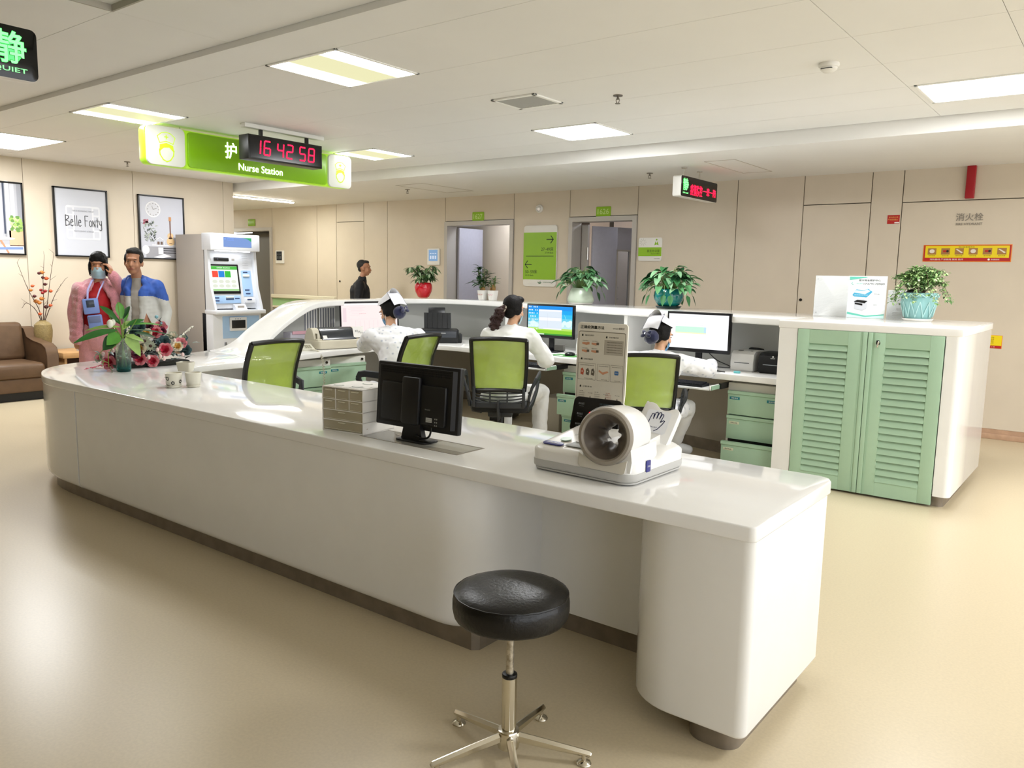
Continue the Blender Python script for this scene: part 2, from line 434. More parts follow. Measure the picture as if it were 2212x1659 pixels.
# shelf sections: inner edge, outer edge, top height
SEC = [(-6.23, 4.08, -6.71, 4.04, .7705), (-6.30, 4.28, -6.79, 4.27, .783), (-6.37, 4.47, -6.84, 4.46, .845), (-6.42, 4.62, -6.875, 4.61, .935),
       (-6.45, 4.78, -6.90, 4.78, 1.03), (-6.47, 4.96, -6.92, 4.96, 1.122), (-6.49, 5.14, -6.94, 5.13, 1.19), (-6.52, 5.38, -6.97, 5.38, 1.218),
       (-6.61, 5.8, -7.03, 5.85, 1.22), (-6.72, 6.3, -7.08, 6.38, 1.22), (-6.73, 6.7, -7.03, 6.93, 1.22), (-6.58, 6.98, -6.76, 7.33, 1.22),
       (-6.15, 7.08, -6.2, 7.57, 1.22), (-5.6, 7.0, -5.5, 7.63, 1.22), (-5.05, 6.86, -4.9, 7.66, 1.22), (-4.4, 6.68, -4.3, 7.65, 1.22),
       (-3.83, 6.51, -3.6, 7.6, 1.22), (-3.1, 6.36, -2.9, 7.5, 1.22), (-2.07, 6.12, -2.0, 7.4, 1.22)]
I3 = catmull([(a, b, e) for a, b, c, d, e in SEC], 5); O3 = catmull([(c, d, e) for a, b, c, d, e in SEC], 5)
# worktop slab
rear = [(p.x, p.y) for p in O3[10:]]          # follows outer line of the shelf
rear = [(x+0.05 if y < 7.2 else x, y-0.05) for x, y in rear]
inner = [(-2.075, 6.03), (-2.55, 6.04), (-4.0, 6.1), (-4.9, 6.15), (-5.38, 6.21), (-5.72, 6.2), (-5.95, 6.05), (-6.04, 5.8), (-6.03, 5.34), (-5.9, 4.56), (-5.72, 3.95), (-5.68, 3.5), (-5.62, 3.32), (-5.45, 3.2), (-5.2, 3.16)]
inner = [(p.x, p.y) for p in catmull([(x, y, 0) for x, y in inner[1:]], 3)]
outline = [(-5.3, 2.28)] + lo[1:] + rear + [(-2.075, 7.3), (-2.075, 6.03)] + inner + [(-0.88, 3.09), (-0.845, 3.07), (-0.828, 3.03), (-0.828, 2.30), (-0.835, 2.285), (-0.85, 2.278), (-2.5, 2.278)]
g = G(WHITE); g.prism(outline, TZ-0.05, TZ, 0.008); g.out('worktop', root, sharp=50)
# glass inset in the worktop by the monitor
g = G(mat('grey_glass_inset', '#8D8C86', 0.12)); g.box(-2.73, -2.14, 2.41, 2.585, TZ-0.003, TZ+0.0006)
g.m(mat('inset_light', '#B9BAB2', 0.12)); g.box(-2.37, -2.15, 2.46, 2.575, TZ, TZ+0.001)
g.m(KICK); g.box(-2.73, -2.14, 2.583, 2.587, TZ, TZ+0.0012); g.box(-2.142, -2.138, 2.41, 2.587, TZ, TZ+0.0012); g.box(-2.73, -2.14, 2.408, 2.411, TZ, TZ+0.0012); g.box(-2.62, -2.5, 2.53, 2.545, TZ, TZ+0.0016)
tag(g.out('glass_inset', root), 'grey glass inset')
# curved front body
def arc(cx, cy, r, a0, a1, n=8): return [(cx+r*math.cos(math.radians(a0+(a1-a0)*k/n)), cy+r*math.sin(math.radians(a0+(a1-a0)*k/n))) for k in range(n+1)]
f0 = [(x+0.004, y+0.004) for x, y in lo]
def resamp(P, n):
    P = [Vector((p[0], p[1], 0)) for p in P]; D = [0]
    for u, v in zip(P, P[1:]): D.append(D[-1]+(v-u).length)
    out = []
    for k in range(n):
        t = D[-1]*k/(n-1); i = 0
        while i < len(P)-2 and D[i+1] < t: i += 1
        f = (t-D[i])/max(1e-9, D[i+1]-D[i]); out.append(P[i].lerp(P[i+1], f))
    return out
def strip(g, outer, inner, z0, z1, bv=0.0):
    """upright wall of a given plan: paired outer and inner points, rounded lower outer edge"""
    rings = []
    for o, i in zip(outer, inner):
        o = Vector((o[0], o[1], 0)); i = Vector((i[0], i[1], 0)); d = (i-o).normalized(); r = [(o.x, o.y, z1)]
        for k in range(5):
            a = PI/2*k/4; q = o+d*bv*(1-math.cos(a)); r.append((q.x, q.y, z0+bv*(1-math.sin(a))))
        r += [(i.x, i.y, z0), (i.x, i.y, z1)]
        if bv == 0: r = [r[0], r[1], r[-2], r[-1]]
        rings.append(r)
    return g.loft(rings)
fr_o = [(-1.93, 2.86)] + arc(-2.14, 2.494, 0.21, 0, -90)
fr_i = [(-1.99, 2.86)] + arc(-2.14, 2.494, 0.14, 0, -90)
li = [(-5.3, 2.5), (-5.8, 2.52), (-6.1, 2.65), (-6.3, 2.95), (-6.42, 3.4), (-6.5, 3.8), (-6.62, 4.2), (-6.7, 4.5)]
N1 = 34
g = G(WHITE)
strip(g, fr_o + [(-2.3, 2.284), (-5.28, 2.284)], fr_i + [(-2.3, 2.354), (-5.28, 2.5)], 0.078, TZ-0.05, 0.045)
strip(g, resamp(f0, N1), resamp(li, N1), 0.078, TZ-0.05, 0.045)
off = lambda p, k: (p.x+k, p.y) if (p.y < 7.0 and p.x < -6.5) else (p.x, p.y-k)
strip(g, [off(p, 0.03) for p in O3[12:]], [off(p, 0.09) for p in O3[12:]], 0.078, TZ-0.05, 0.03)
g.box(-6.1, -1.99, 2.86, 2.9, 0.078, TZ-0.05)          # inner face of the front run
g.out('curved_front', root, sharp=40)
# upper part of the outer wall, up to the raised shelf
up = [(p.x+0.03, p.y) if p.y < 7.0 and p.x < -6.5 else (p.x, p.y-0.06) for p in O3[24:]]
upi = [(p.x+0.07, p.y) if p.y < 7.0 and p.x < -6.5 else (p.x, p.y-0.1) for p in O3[24:]]
zt = [p.z for p in O3[24:]]
g = G(WHITE)
g.loft([[(a[0], a[1], 0.7), (a[0], a[1], z-0.03), (b[0], b[1], z-0.03), (b[0], b[1], 0.7)] for a, b, z in zip(up, upi, zt)])
for k in range(10, 24): pass
lowr = list(range(9, 25))
g.loft([[(O3[k].x+0.03, O3[k].y, 0.7), (O3[k].x+0.03, O3[k].y, O3[k].z-0.02), (O3[k].x+0.07, O3[k].y, O3[k].z-0.02), (O3[k].x+0.07, O3[k].y, 0.7)] for k in lowr])
g.out('outer_wall', root, sharp=50)
# back panel of the pigeon-hole space under the shelf
BACK = mat('grey_back_panel', '#B9BAB6', 0.5)
pan = []
for i, (a, b) in enumerate(zip(I3, O3)):
    if i < 22: continue
    d = (b-a); L = d.length; t = min(0.36, L-0.10)/L if a.y > 6.9 or a.x > -6.5 else (L-0.10)/L
    pan.append((a.x+d.x*t, a.y+d.y*t, b.z))
g = G(BACK); g.loft([[(x, y, TZ), (x, y, z-0.05), (x+0.0, y+0.02, z-0.05), (x, y+0.02, TZ)] for x, y, z in pan]); g.out('back_panel', root, sharp=50)
# lower modesty panel and its kick
low = [(p[0], p[1]-0.05) for p in pan if p[1] > 6.9 or p[0] > -6.0]
g = G(mat('kneehole_panel', '#B7AFA0', 0.5)); g.loft([[(x, y, 0.1), (x, y, TZ-0.05), (x, y+0.02, TZ-0.05), (x, y+0.02, 0.1)] for x, y in low]); g.out('modesty_panel', root, sharp=50)
g = G(KICK); g.loft([[(x, y-0.006, 0.0), (x, y-0.006, 0.1), (x, y+0.02, 0.1), (x, y+0.02, 0.0)] for x, y in low]); g.out('kick_plate', root, sharp=50)
# raised shelf ribbon
g = G(WHITE); rings = []
for a, b in zip(I3, O3):
    z = a.z; th = 0.052; d = (b-a); d.z = 0; d.normalize(); e = 0.008
    zb = max(z-th, 0.75)
    rings.append([(a.x, a.y, zb+e), (a.x, a.y, z-e), (a.x+d.x*e*.3, a.y+d.y*e*.3, z-e*.3), (a.x+d.x*e, a.y+d.y*e, z), (b.x-d.x*e, b.y-d.y*e, z), (b.x-d.x*e*.3, b.y-d.y*e*.3, z-e*.3), (b.x, b.y, z-e), (b.x, b.y, zb+e), (b.x-d.x*e, b.y-d.y*e, zb), (a.x+d.x*e, a.y+d.y*e, zb)])
g.loft(rings); g.out('raised_shelf', root, sharp=40)
# upright dividers
for i in (66, 81):
    a, b = I3[i], O3[i]; d = (b-a).normalized(); q = Vector((-d.y, d.x, 0))*0.02
    L = 0.36; p = [a+d*0.01-q, a+d*L-q, a+d*L+q, a+d*0.01+q]
    g = G(WHITE); g.prism([(v.x, v.y) for v in p], TZ, 1.17); g.out('divider', root)
# recess and end pillar
g = G(WHITE); g.box(-1.95, -1.25, 2.73, 2.76, 0.085, TZ-0.05); g.out('recess_panel', root)
pil = arc(-1.09, 2.484, 0.2, 180, 270, 10) + arc(-0.865, 2.319, 0.035, -90, 0, 5) + [(-0.83, 3.0), (-0.86, 3.03), (-1.27, 3.03), (-1.29, 3.0)]
g = G(WHITE); g.prism(pil, 0.078, TZ-0.05, 0.012, 3, btop=False); g.out('end_pillar', root, sharp=40)
# metal kick plates
kick1 = [(x+0.06, y+0.055) if x < -5.9 else (x, y+0.055) for x, y in lo]
kl = resamp(kick1, 24); ki = resamp([(-5.3, 2.42), (-5.8, 2.45), (-6.1, 2.58), (-6.3, 2.9), (-6.42, 3.4), (-6.6, 4.2), (-6.66, 4.5)], 24)
g = G(KICK); strip(g, [(-1.96, 2.8), (-1.96, 2.36), (-1.985, 2.335), (-5.3, 2.335)], [(-2.02, 2.8), (-2.02, 2.4), (-2.03, 2.39), (-5.3, 2.42)], 0, 0.085)
strip(g, kl, ki, 0, 0.085); strip(g, [off(p, 0.09) for p in O3[12:]], [off(p, 0.11) for p in O3[12:]], 0, 0.085)
g.box(-1.97, -1.2, 2.75, 2.765, 0, 0.088); g.box(-6.1, -2.0, 2.84, 2.86, 0, 0.085); g.out('kick_plate', root, sharp=40)
g = G(KICK); g.prism(arc(-0.98, 2.405, 0.075, 180, 270, 6) + arc(-0.93, 2.385, 0.055, -90, 0, 6) + [(-0.875, 2.94), (-1.055, 2.94)], 0, 0.085); g.out('kick_plate', root, sharp=40)
# keyboard trays pulled out from under the worktop
def tray(x, y, z, w, ang=0.0):
    M = Matrix.Translation((x, y, z)) @ Matrix.Rotation(ang, 4, 'Z')
    g = G(WHITE); g.M = M
    g.box(-w/2, w/2, -0.16, 0.2, 0, 0.014, 0.003); g.box(-w/2, -w/2+0.012, -0.16, 0.2, 0.0, 0.04, 0.003); g.box(w/2-0.012, w/2, -0.16, 0.2, 0, 0.04, 0.003)
    g.m(mat('tray_edge_green', '#8FAE95', 0.4)); g.box(w/2, w/2+0.008, -0.15, 0.0, 0.004, 0.036)
    g.m(BLACK); g.box(w/2, w/2+0.02, 0.0, 0.25, 0.0, 0.045); g.box(-w/2-0.02, -w/2, 0.0, 0.25, 0.0, 0.045)
    return tag(g.out('keyboard_tray', root), 'pull-out keyboard tray')
tray(-2.86, 6.02, 0.645, 0.6); tray(-4.42, 6.05, 0.66, 0.52)

# ------------------------------------------------------------------ louvred cabinet at the right end
MINT = mat('mint_painted_metal', '#ABCBB0', 0.35, var=0.01)
MINTD = mat('mint_fold_face', '#9FC0A5', 0.4)
cab = thing('louvre_cabinet', 'tall white cabinet with two mint green louvred doors closing the counter end', 'cabinet', (-1.48, 5.94, 0))
cx, cy = 1.48, -5.94
def CB(x): return x+cx
g = G(WHITE)
shell = [(-2.075, 5.945), (-1.94, 5.945), (-1.94, 6.0), (-0.962, 6.0), (-0.962, 5.945)] + arc(-0.905, 5.99, 0.045, -90, 0, 6) + [(-0.86, 7.22), (-0.875, 7.25), (-2.07, 7.38)]
g.prism([(x+cx, y+cy) for x, y in shell], 0.078, 1.17, 0.0)
g.out('cabinet_body', cab, sharp=40)
g = G(WHITE); g.prism([(x+cx, y+cy) for x, y in [(-2.08, 5.94), (-0.9, 5.94), (-0.868, 5.952), (-0.856, 5.985), (-0.856, 7.24), (-0.9, 7.28), (-2.08, 7.42)]], 1.165, 1.222, 0.008); g.out('cabinet_top', cab, sharp=40)
g = G(KICK); g.prism([(x+cx, y+cy) for x, y in [(-2.06, 5.99), (-0.962, 5.99)] + arc(-0.945, 6.035, 0.045, -90, 0, 5) + [(-0.90, 6.72), (-0.92, 7.1), (-2.06, 7.2)]], 0, 0.08); g.out('kick_plate', cab, sharp=40)
def louvre_door(x0, x1, mirror):
    g = G(MINT); z0, z1 = 0.015, 1.165; yf = 5.938+cy; yb = yf+0.022
    lx0, lx1 = (x0+0.085, x1-0.13) if not mirror else (x0+0.115, x1-0.085)
    lz0, lz1 = 0.115, 1.065
    g.box(x0, lx0, yf, yb, z0, z1, 0.002); g.box(lx1, x1, yf, yb, z0, z1, 0.002)
    g.box(lx0, lx1, yf, yb, z0, lz0); g.box(lx0, lx1, yf, yb, lz1, z1)
    xe = x1 if not mirror else x0; s = -1 if not mirror else 1
    g.box(min(xe, xe+s*0.03), max(xe, xe+s*0.03), yf-0.006, yf, z0, z1, 0.003)   # folded edge bead
    g.m(MINTD); g.box(min(xe+s*0.034, xe+s*0.044), max(xe+s*0.034, xe+s*0.044), yf-0.002, yf+0.001, z0, z1)
    n = 20 if not mirror else 19; p = (lz1-lz0)/n
    g.m(MINT)
    for k in range(n):
        zb = lz0+k*p
        g.loft([[(x, yf+0.001, zb+0.004), (x, yf-0.007, zb+0.002), (x, yf-0.007, zb+0.006), (x, yf+0.018, zb+p*0.97), (x, yf+0.021, zb+p*0.97)] for x in (lx0, lx1)])
    g.m(GROOVE); g.box(lx0, lx1, yb-0.001, yb+0.002, lz0, lz1)
    return g.out('louvre_door', cab)
louvre_door(-1.935+cx, -1.450+cx, False)
d = louvre_door(-1.446+cx, -0.968+cx, True)
g = G(CHROME); g.cyl((-1.375+cx, 5.938+cy, 1.095), (-1.375+cx, 5.915+cy, 1.095), 0.014); g.m(BLACK); g.box(-1.385+cx, -1.365+cx, 5.905+cy, 5.916+cy, 1.085, 1.115, 0.003); g.m(CHROME); g.cap((-1.378+cx, 5.91+cy, 1.07), (-1.37+cx, 5.905+cy, 1.105), 0.006); g.out('key_lock', d)

# ------------------------------------------------------------------ drawer cabinets
DW = mat('white_drawer_metal', '#DCDAD2', 0.4); TEALTAG = mat('teal_drawer_tag', '#23808A', 0.4)
def drawer_cab(label, x, y, rz, w, open_i, tags, grp='mint drawer cabinets under the worktop', h=0.69):
    r = thing('drawer_cabinet', label, 'drawer cabinet', (x, y, 0), rz, grp)
    g = G(DW); g.box(-w/2, w/2, 0.015, 0.5, 0.02, h, 0.004); g.m(mat('lock_dark', '#3B352C', 0.4, metal=.7)); g.cyl((w/2-0.04, 0.015, h-0.03), (w/2-0.04, 0.005, h-0.03), 0.012)
    g.m(BLACK); g.box(-w/2+0.02, w/2-0.02, 0.012, 0.016, 0.03, h-0.06)
    g.out('drawer_carcass', r)
    hs = (h-0.06-0.03)/3
    for i in range(3):
        z1 = h-0.06-i*hs; z0 = z1-hs+0.008; dy = -0.09 if i == open_i else 0.0
        g = G(MINT); g.box(-w/2+0.012, w/2-0.012, -0.012+dy, 0.012+dy, z0, z1-0.028, 0.003)
        g.loft([[(xx, -0.012+dy, z1-0.03), (xx, -0.022+dy, z1-0.024), (xx, -0.022+dy, z1-0.002), (xx, -0.012+dy, z1), (xx, 0.012+dy, z1), (xx, 0.012+dy, z1-0.03)] for xx in (-w/2+0.012, w/2-0.012)])
        if dy: g.m(DW); g.box(-w/2+0.025, w/2-0.025, dy+0.012, 0.02, z0+0.01, z1-0.05)
        dr = g.out('drawer', r)
        if i < len(tags):
            for s, tx in tags[i]:
                k = G(TEALTAG if s[0] == 't' else mat('cream_paper_tag', '#D8DCC0', 0.6)); M = frame((tx, -0.0235+dy if s[0] == 'x' else -0.013+dy, z1-0.06), (1, 0, 0), (0, 0, 1))
                k.M = M; k.box(-0.042, 0.042, -0.011, 0.011, -0.001, 0.0015, 0.0007)
                k.m(PRINTW if s[0] == 't' else PRINT); k.text(s[1:], 0, 0, 0.055, 0.012, 0.0022); k.out('drawer_tag', dr)
    return r
drawer_cab('mint green drawer cabinet with bottom drawer ajar, next to the louvred doors', -2.31, 6.14, 0, 0.45, 2, [[('t耗材', -0.155), ('t液体导管', 0.15)], [('c床单位用品', -0.15)], [('c医疗物品', -0.15)]])
drawer_cab('mint green drawer cabinet with middle drawer ajar, behind the instruction board', -3.965, 6.2, 0, 0.44, 1, [[('t办公用品', -0.14)], [('t检验用品', -0.15)], [('t登记本', -0.14)]])
a1 = face_rot(-1, 0.12)
drawer_cab('mint green drawer cabinet behind the empty chair, with tag at its upper right', -6.03, 4.72, a1, 0.45, -1, [[('t输液用品', 0.13)]])
drawer_cab('mint green drawer cabinet beside nurse writing at left monitor, tag at its upper left', -6.06, 5.19, a1, 0.45, -1, [[('t静脉用品', -0.15)]])
# ================================================================== CEILING LIGHTS
FR = mat('white_light_frame', '#EFEFEA', 0.4)
DIFF = glow('lamp_diffuser_bright', LAMP_COL, LAMP)
DIFFM = glow('lamp_diffuser_yellow_centre', (0.90, 0.87, 0.52), 0.27)
DIFFH = glow('lamp_diffuser_soft', (1.0, 0.98, 0.80), 0.5)
def panel_light(label, x0, x1, y0, y1, z, troffer=0):
    r = thing('ceiling_light', label, 'ceiling light', ((x0+x1)/2, (y0+y1)/2, z), 0, 'square ceiling panel lights')
    a, b = (x1-x0)/2, (y1-y0)/2; f = 0.022
    g = G(FR)
    for q in ((-a, a, -b, -b+f), (-a, a, b-f, b), (-a, -a+f, -b, b), (a-f, a, -b, b)): g.box(*q, -0.008, 0.0, 0.002)
    g.out('light_frame', r)
    g = G(DIFF); ai = a-f; bi = b-f
    if troffer:
        c = 0.19; n = 10
        g.m(DIFF); g.poly([(-ai, -bi, -0.002), (-ai, bi, -0.002), (-c, bi, -0.002), (-c, -bi, -0.002)]); g.poly([(c, -bi, -0.002), (c, bi, -0.002), (ai, bi, -0.002), (ai, -bi, -0.002)])
        g.m(DIFFH); g.poly([(-c, -bi, -0.002), (-c, bi, -0.002), (-c+.05, bi, -0.003), (-c+.05, -bi, -0.003)]); g.poly([(c-.05, -bi, -0.003), (c-.05, bi, -0.003), (c, bi, -0.002), (c, -bi, -0.002)])
        g.m(DIFFM); g.poly([(-c+.05, -bi, -0.003), (-c+.05, bi, -0.003), (c-.05, bi, -0.003), (c-.05, -bi, -0.003)])
    else: g.poly([(-ai, -bi, -0.002), (-ai, bi, -0.002), (ai, bi, -0.002), (ai, -bi, -0.002)])
    g.out('light_diffuser', r)
    return r
LTS = [('large square ceiling light nearest the camera, above the front counter', -4.44, -3.77, 3.16, 3.85, 1),
       ('square ceiling light just above the left end of the nurse station sign', -7.12, -6.46, 3.15, 3.83, 1),
       ('square ceiling light cut by the left picture edge, above the framed posters', -9.9, -8.77, 3.22, 3.84, 0),
       ('square ceiling light above the middle nurse, beyond the air vent', -4.34, -3.67, 5.82, 6.45, 0),
       ('square ceiling light at the right above the louvred cabinet', -1.27, -0.62, 5.85, 6.46, 0),
       ('square ceiling light behind the right end of the nurse station sign', -6.96, -6.33, 5.79, 6.39, 1),
       ('square ceiling light beyond the poster wall side, hidden behind the sign', -9.5, -8.87, 5.8, 6.42, 0),
       ('square ceiling light over the open floor at the right, out of view', 0.85, 1.5, 3.16, 3.85, 0),
       ('square ceiling light over the floor right of the cabinet, out of view', 1.3, 1.95, 5.85, 6.46, 0)]
for l, a, b, c, d, tr in LTS: panel_light(l, a, b, c, d, CE1, tr)
r = thing('tube_light', 'long thin tube light in the far left corridor ceiling', 'ceiling light', (-11.2, 7.85, CE2))
g = G(FR); g.box(-0.06, 0.06, -0.62, 0.62, -0.012, 0, 0.003); g.out('light_frame', r)
g = G(glow('tube_glow', (1, 1, 0.9), 32)); g.box(-0.04, 0.04, -0.6, 0.6, -0.02, -0.012); g.out('light_tube', r)
for x in (-16.0,):  # hidden glowing panel added to brighten the corridor
    r = thing('tube_light', 'tube light far along the corridor, hidden by the poster wall', 'ceiling light', (x, 8.0, CE2))
    g = G(FR); g.box(-0.3, 0.3, -0.3, 0.3, -0.012, 0, 0.003); g.out('light_frame', r)
    g = G(glow('corridor_fill_glow', (1, 1, 0.9), 30)); g.box(-0.28, 0.28, -0.28, 0.28, -0.02, -0.012); g.out('light_tube', r)
# lamps inside the two rooms behind the doorways
for x, y, s in ((-7.5, 9.65, 16), (-5.5, 10.2, 12)):
    r = thing('room_light', 'small ceiling light inside the room behind doorway ' + (('1627' if x < -7 else '1626, over the cupboards')), 'ceiling light', (x, y, 2.58))
    g = G(glow('room_lamp_%d' % int(-x), (0.85, 0.9, 1.0), s)); g.cyl((0, 0, 0), (0, 0, 0.03), 0.15, n=24); g.out('lamp_shade', r)
g = G(CEIL); g.box(-9.5, -4.2, 9.2, 11.5, 2.62, 2.66); struct('ceiling_rooms', g)
g = G(WALL); g.box(-4.3, -4.2, 9.2, 11.5, 0, 2.66); struct('wall_office_side', g)
# ================================================================== SIGNS AND WALL FITTINGS
BY = 9.1
def wall_frame(x, z, y=BY): return frame((x, y, z), (1, 0, 0), (0, 0, 1))
def plate(name, label, cat, x, z, w, h, m, r=0.015, t=0.012, M=None, group=None):
    M = M if M is not None else wall_frame(x, z)
    o = thing(name, label, cat, group=group, M=M)
    g = G(m); g.prism(rrect(-w/2, w/2, -h/2, h/2, r), 0.0, t, min(0.003, t*.3), 2); g.out('sign_plate', o)
    return o
ROOMN = mat('room_number_ink', '#C6DD86', 0.5)
for x, z, tx, lb in ((-7.706, 2.369, '1627', 'small green room number plate reading 1627 above the left open doorway'), (-5.573, 2.368, '1626', 'small green room number plate reading 1626 above the lilac door'), (-13.3, 2.42, '', 'small green room plate above the dark doorway at the corridor end')):
    o = plate('room_number_plate', lb, 'sign', x, z, 0.22, 0.125, GREEN_SIGN, 0.01, 0.01)
    if tx: k = G(ROOMN); k.text(tx, 0, 0, 0.17, 0.07, 0.0115, bold=0.01); k.out('printed_number', o)
# direction board
o = plate('direction_sign', 'tall green and white direction sign with arrows for bed numbers between the doorways', 'sign', -6.57, 1.795, 0.56, 0.84, WSIGN, 0.045, 0.02)
k = G(GREEN_SIGN); k.rect(0, 0.0, 0.56, 0.645, 0.0212); 
k.m(PRINT)
def arrow(k, x, y, s, d, w=0.011, z=0.0222):
    k.line([(x-s*d, y), (x+s*d, y)], w, z); k.line([(x+s*d-s*.75*d, y+s*.9), (x+s*d, y), (x+s*d-s*.75*d, y-s*.9)], w, z)
arrow(k, 0.17, 0.225, 0.055, 1); arrow(k, -0.19, -0.115, 0.055, -1)
k.text('27–49床', 0.23, 0.095, None, 0.055, 0.0222, align='r'); k.text('27-49 Beds', 0.23, 0.045, None, 0.022, 0.0222, align='r')
k.text('50–59床', -0.24, -0.215, None, 0.055, 0.0222, align='l'); k.text('50-59 Beds', -0.24, -0.265, None, 0.022, 0.0222, align='l')
k.rect(0, 0, 0.47, 0.007, 0.0222)
k.m(mat('sign_logo_green', '#2F6B3A', 0.5)); k.poly([(0.0, -0.385, .0215), (0.02, -0.36, .0215), (0.03, -0.335, .0215), (0.01, -0.355, .0215)]); k.poly([(0.0, -0.385, .0215), (0.03, -0.375, .0215), (0.045, -0.36, .0215), (0.015, -0.362, .0215)]); k.poly([(0.0, -0.385, .0215), (-0.02, -0.365, .0215), (-0.022, -0.35, .0215), (-0.005, -0.36, .0215)])
k.text('江西中医药大学附属医院', 0.14, -0.358, 0.15, 0.014, 0.0215)
k.out('printed_face', o)
# office plate
o = plate('office_sign', 'square white and green office name plate right of doorway 1626', 'sign', -4.87, 1.878, 0.325, 0.29, WSIGN, 0.025, 0.014)
k = G(GREEN_SIGN); k.rect(0, -0.03, 0.325, 0.11, 0.0152); k.poly([(0.06, 0.05, .0152), (0.075, 0.10, .0152), (0.09, 0.07, .0152), (0.105, 0.10, .0152), (0.12, 0.05, .0152), (0.09, 0.06, .0152)]); k.disc(0.09, 0.118, 0.011, z=0.0152)
k.m(PRINT); k.text('医生办公室', 0.05, -0.02, 0.17, 0.032, 0.0162); k.text('Doctors Office', 0.08, -0.055, 0.12, 0.013, 0.0162); k.text('江西中医附院', 0.1, -0.115, 0.08, 0.011, 0.0155)
k.m(mat('sign_pale_line', '#C9C6BE', 0.6))
for a in range(9): k.line([(-0.1+0.02*math.cos(a*.7), 0.09+0.02*math.sin(a*.7)), (-0.1+0.05*math.cos(a*.7), 0.09+0.045*math.sin(a*.7))], 0.006, 0.0152)
k.out('printed_face', o)
# fire hydrant lettering, instruction sign, notices, red conduit
LET = mat('grey_metal_letters', '#8B8378', 0.4, metal=0.4)
o = thing('hydrant_lettering', 'grey raised letters reading fire hydrant in two scripts on the right wall panel', 'lettering', M=wall_frame(-1.366, 2.15))
k = G(LET); k.text('消火栓', 0, 0.025, 0.24, 0.075, 0.006, bold=0.01); k.text('FIRE HYDRANT', 0, -0.043, 0.23, 0.024, 0.006, bold=0.02); k.out('raised_letters', o)
YEL = mat('sign_yellow', '#E8CF12', 0.4); RED = mat('sign_red', '#B3201C', 0.4); ORG = mat('sign_orange_edge', '#E8862A', 0.4); PIC = mat('sign_photo_brown', '#A3763F', 0.5); PICW = mat('sign_photo_white', '#E0D8CC', 0.5)
o = plate('hydrant_instruction_sign', 'long yellow sign with six small pictures and red strip below the grey lettering', 'sign', -1.367, 1.822, 0.775, 0.168, ORG, 0.003, 0.006)
k = G(RED); k.rect(0, 0, 0.762, 0.156, 0.0072); k.m(YEL); k.rect(0, 0.014, 0.735, 0.118, 0.0082)
for i in range(6):
    x = -0.305+i*0.122; k.m(PIC); k.rect(x, 0.018, 0.078, 0.062, 0.0092)
    k.m(PICW if i % 3 != 1 else RED)
    if i in (0, 3): k.disc(x, 0.02, 0.024, 0.02, 0.0102, 12)
    elif i in (1, 4): k.rect(x, 0.02, 0.044, 0.02, 0.0102); k.m(PRINT); k.disc(x+0.018, 0.02, 0.012, z=0.0108, n=10)
    else: k.poly([(x-0.032, 0.038, .0102), (x-0.02, 0.042, .0102), (x+0.033, 0.008, .0102), (x+0.02, 0.0, .0102)])
    k.m(PRINT); k.text('操作步骤', x, -0.026, 0.06, 0.007, 0.0094)
k.m(PRINT); k.text('消火栓使用方法', 0, 0.06, 0.14, 0.013, 0.0094)
k.m(PRINTW); k.text('消防器材 严禁挪用 挪用 损坏', -0.17, -0.061, 0.3, 0.016, 0.0084); k.disc(0.2, -0.061, 0.01, z=.0084, n=8); k.text('附属医院', 0.255, -0.061, 0.07, 0.013, 0.0084)
k.out('printed_face', o)
o = plate('red_notice', 'small dark red notice with yellow writing at the edge of the tall wall panel', 'notice', -2.062, 2.17, 0.118, 0.09, RED, 0.003, 0.004)
k = G(mat('notice_yellow_ink', '#E5B25A', 0.5)); k.text('室内消火栓', 0, 0.022, 0.09, 0.015, 0.0052); k.text('严禁遮挡圈占', -0.005, -0.002, 0.095, 0.016, 0.0052); k.m(PRINTW); k.rect(0.035, -0.034, 0.045, 0.012, 0.0052); k.out('printed_face', o)
o = plate('yellow_notice', 'small yellow notice with red foot low on the wall, right of the white cabinet', 'notice', -1.085, 0.962, 0.2, 0.13, ORG, 0.003, 0.004)
k = G(YEL); k.rect(0, 0.012, 0.19, 0.1, 0.0052); k.m(RED); k.rect(0, -0.05, 0.19, 0.026, 0.0052)
k.m(mat('notice_brown_ink', '#8A6A14', 0.5))
for i, t in enumerate(('使用前请检查栓箱', '打开箱门取出水带', '连接水枪打开阀门', '报警电话')): k.text(t, -0.02, 0.042-i*0.018, 0.10, 0.012, 0.0062)
k.m(PRINTW); k.text('火警电话：119', -0.02, -0.05, 0.12, 0.014, 0.0062); k.out('printed_face', o)
g = G(mat('red_painted_pipe', '#9E1420', 0.35)); g.box(-1.42, -1.34, 9.055, 9.098, 2.352, CE2, 0.006); tag(g.out('red_conduit'), 'short dark red boxed conduit running from ceiling above the hydrant lettering', 'conduit')
# round wall lamp
o = thing('wall_spotlight', 'small round white emergency spotlight on the wall above the direction sign', 'lamp', (-6.6, 9.1, 2.44))
g = G(WSIGN); g.lathe([(0.055, 0), (0.058, 0.01), (0.05, 0.03), (0.042, 0.034), (0.036, 0.02)], n=28, M=Matrix.Rotation(PI/2, 3, 'X')); g.out('lamp_housing', o)
g = G(mat('lamp_lens', '#F4F4F8', 0.1, metal=0.6)); g.ell((0, -0.024, 0), (0.034, 0.012, 0.034), 16, 8); g.out('lens', o)
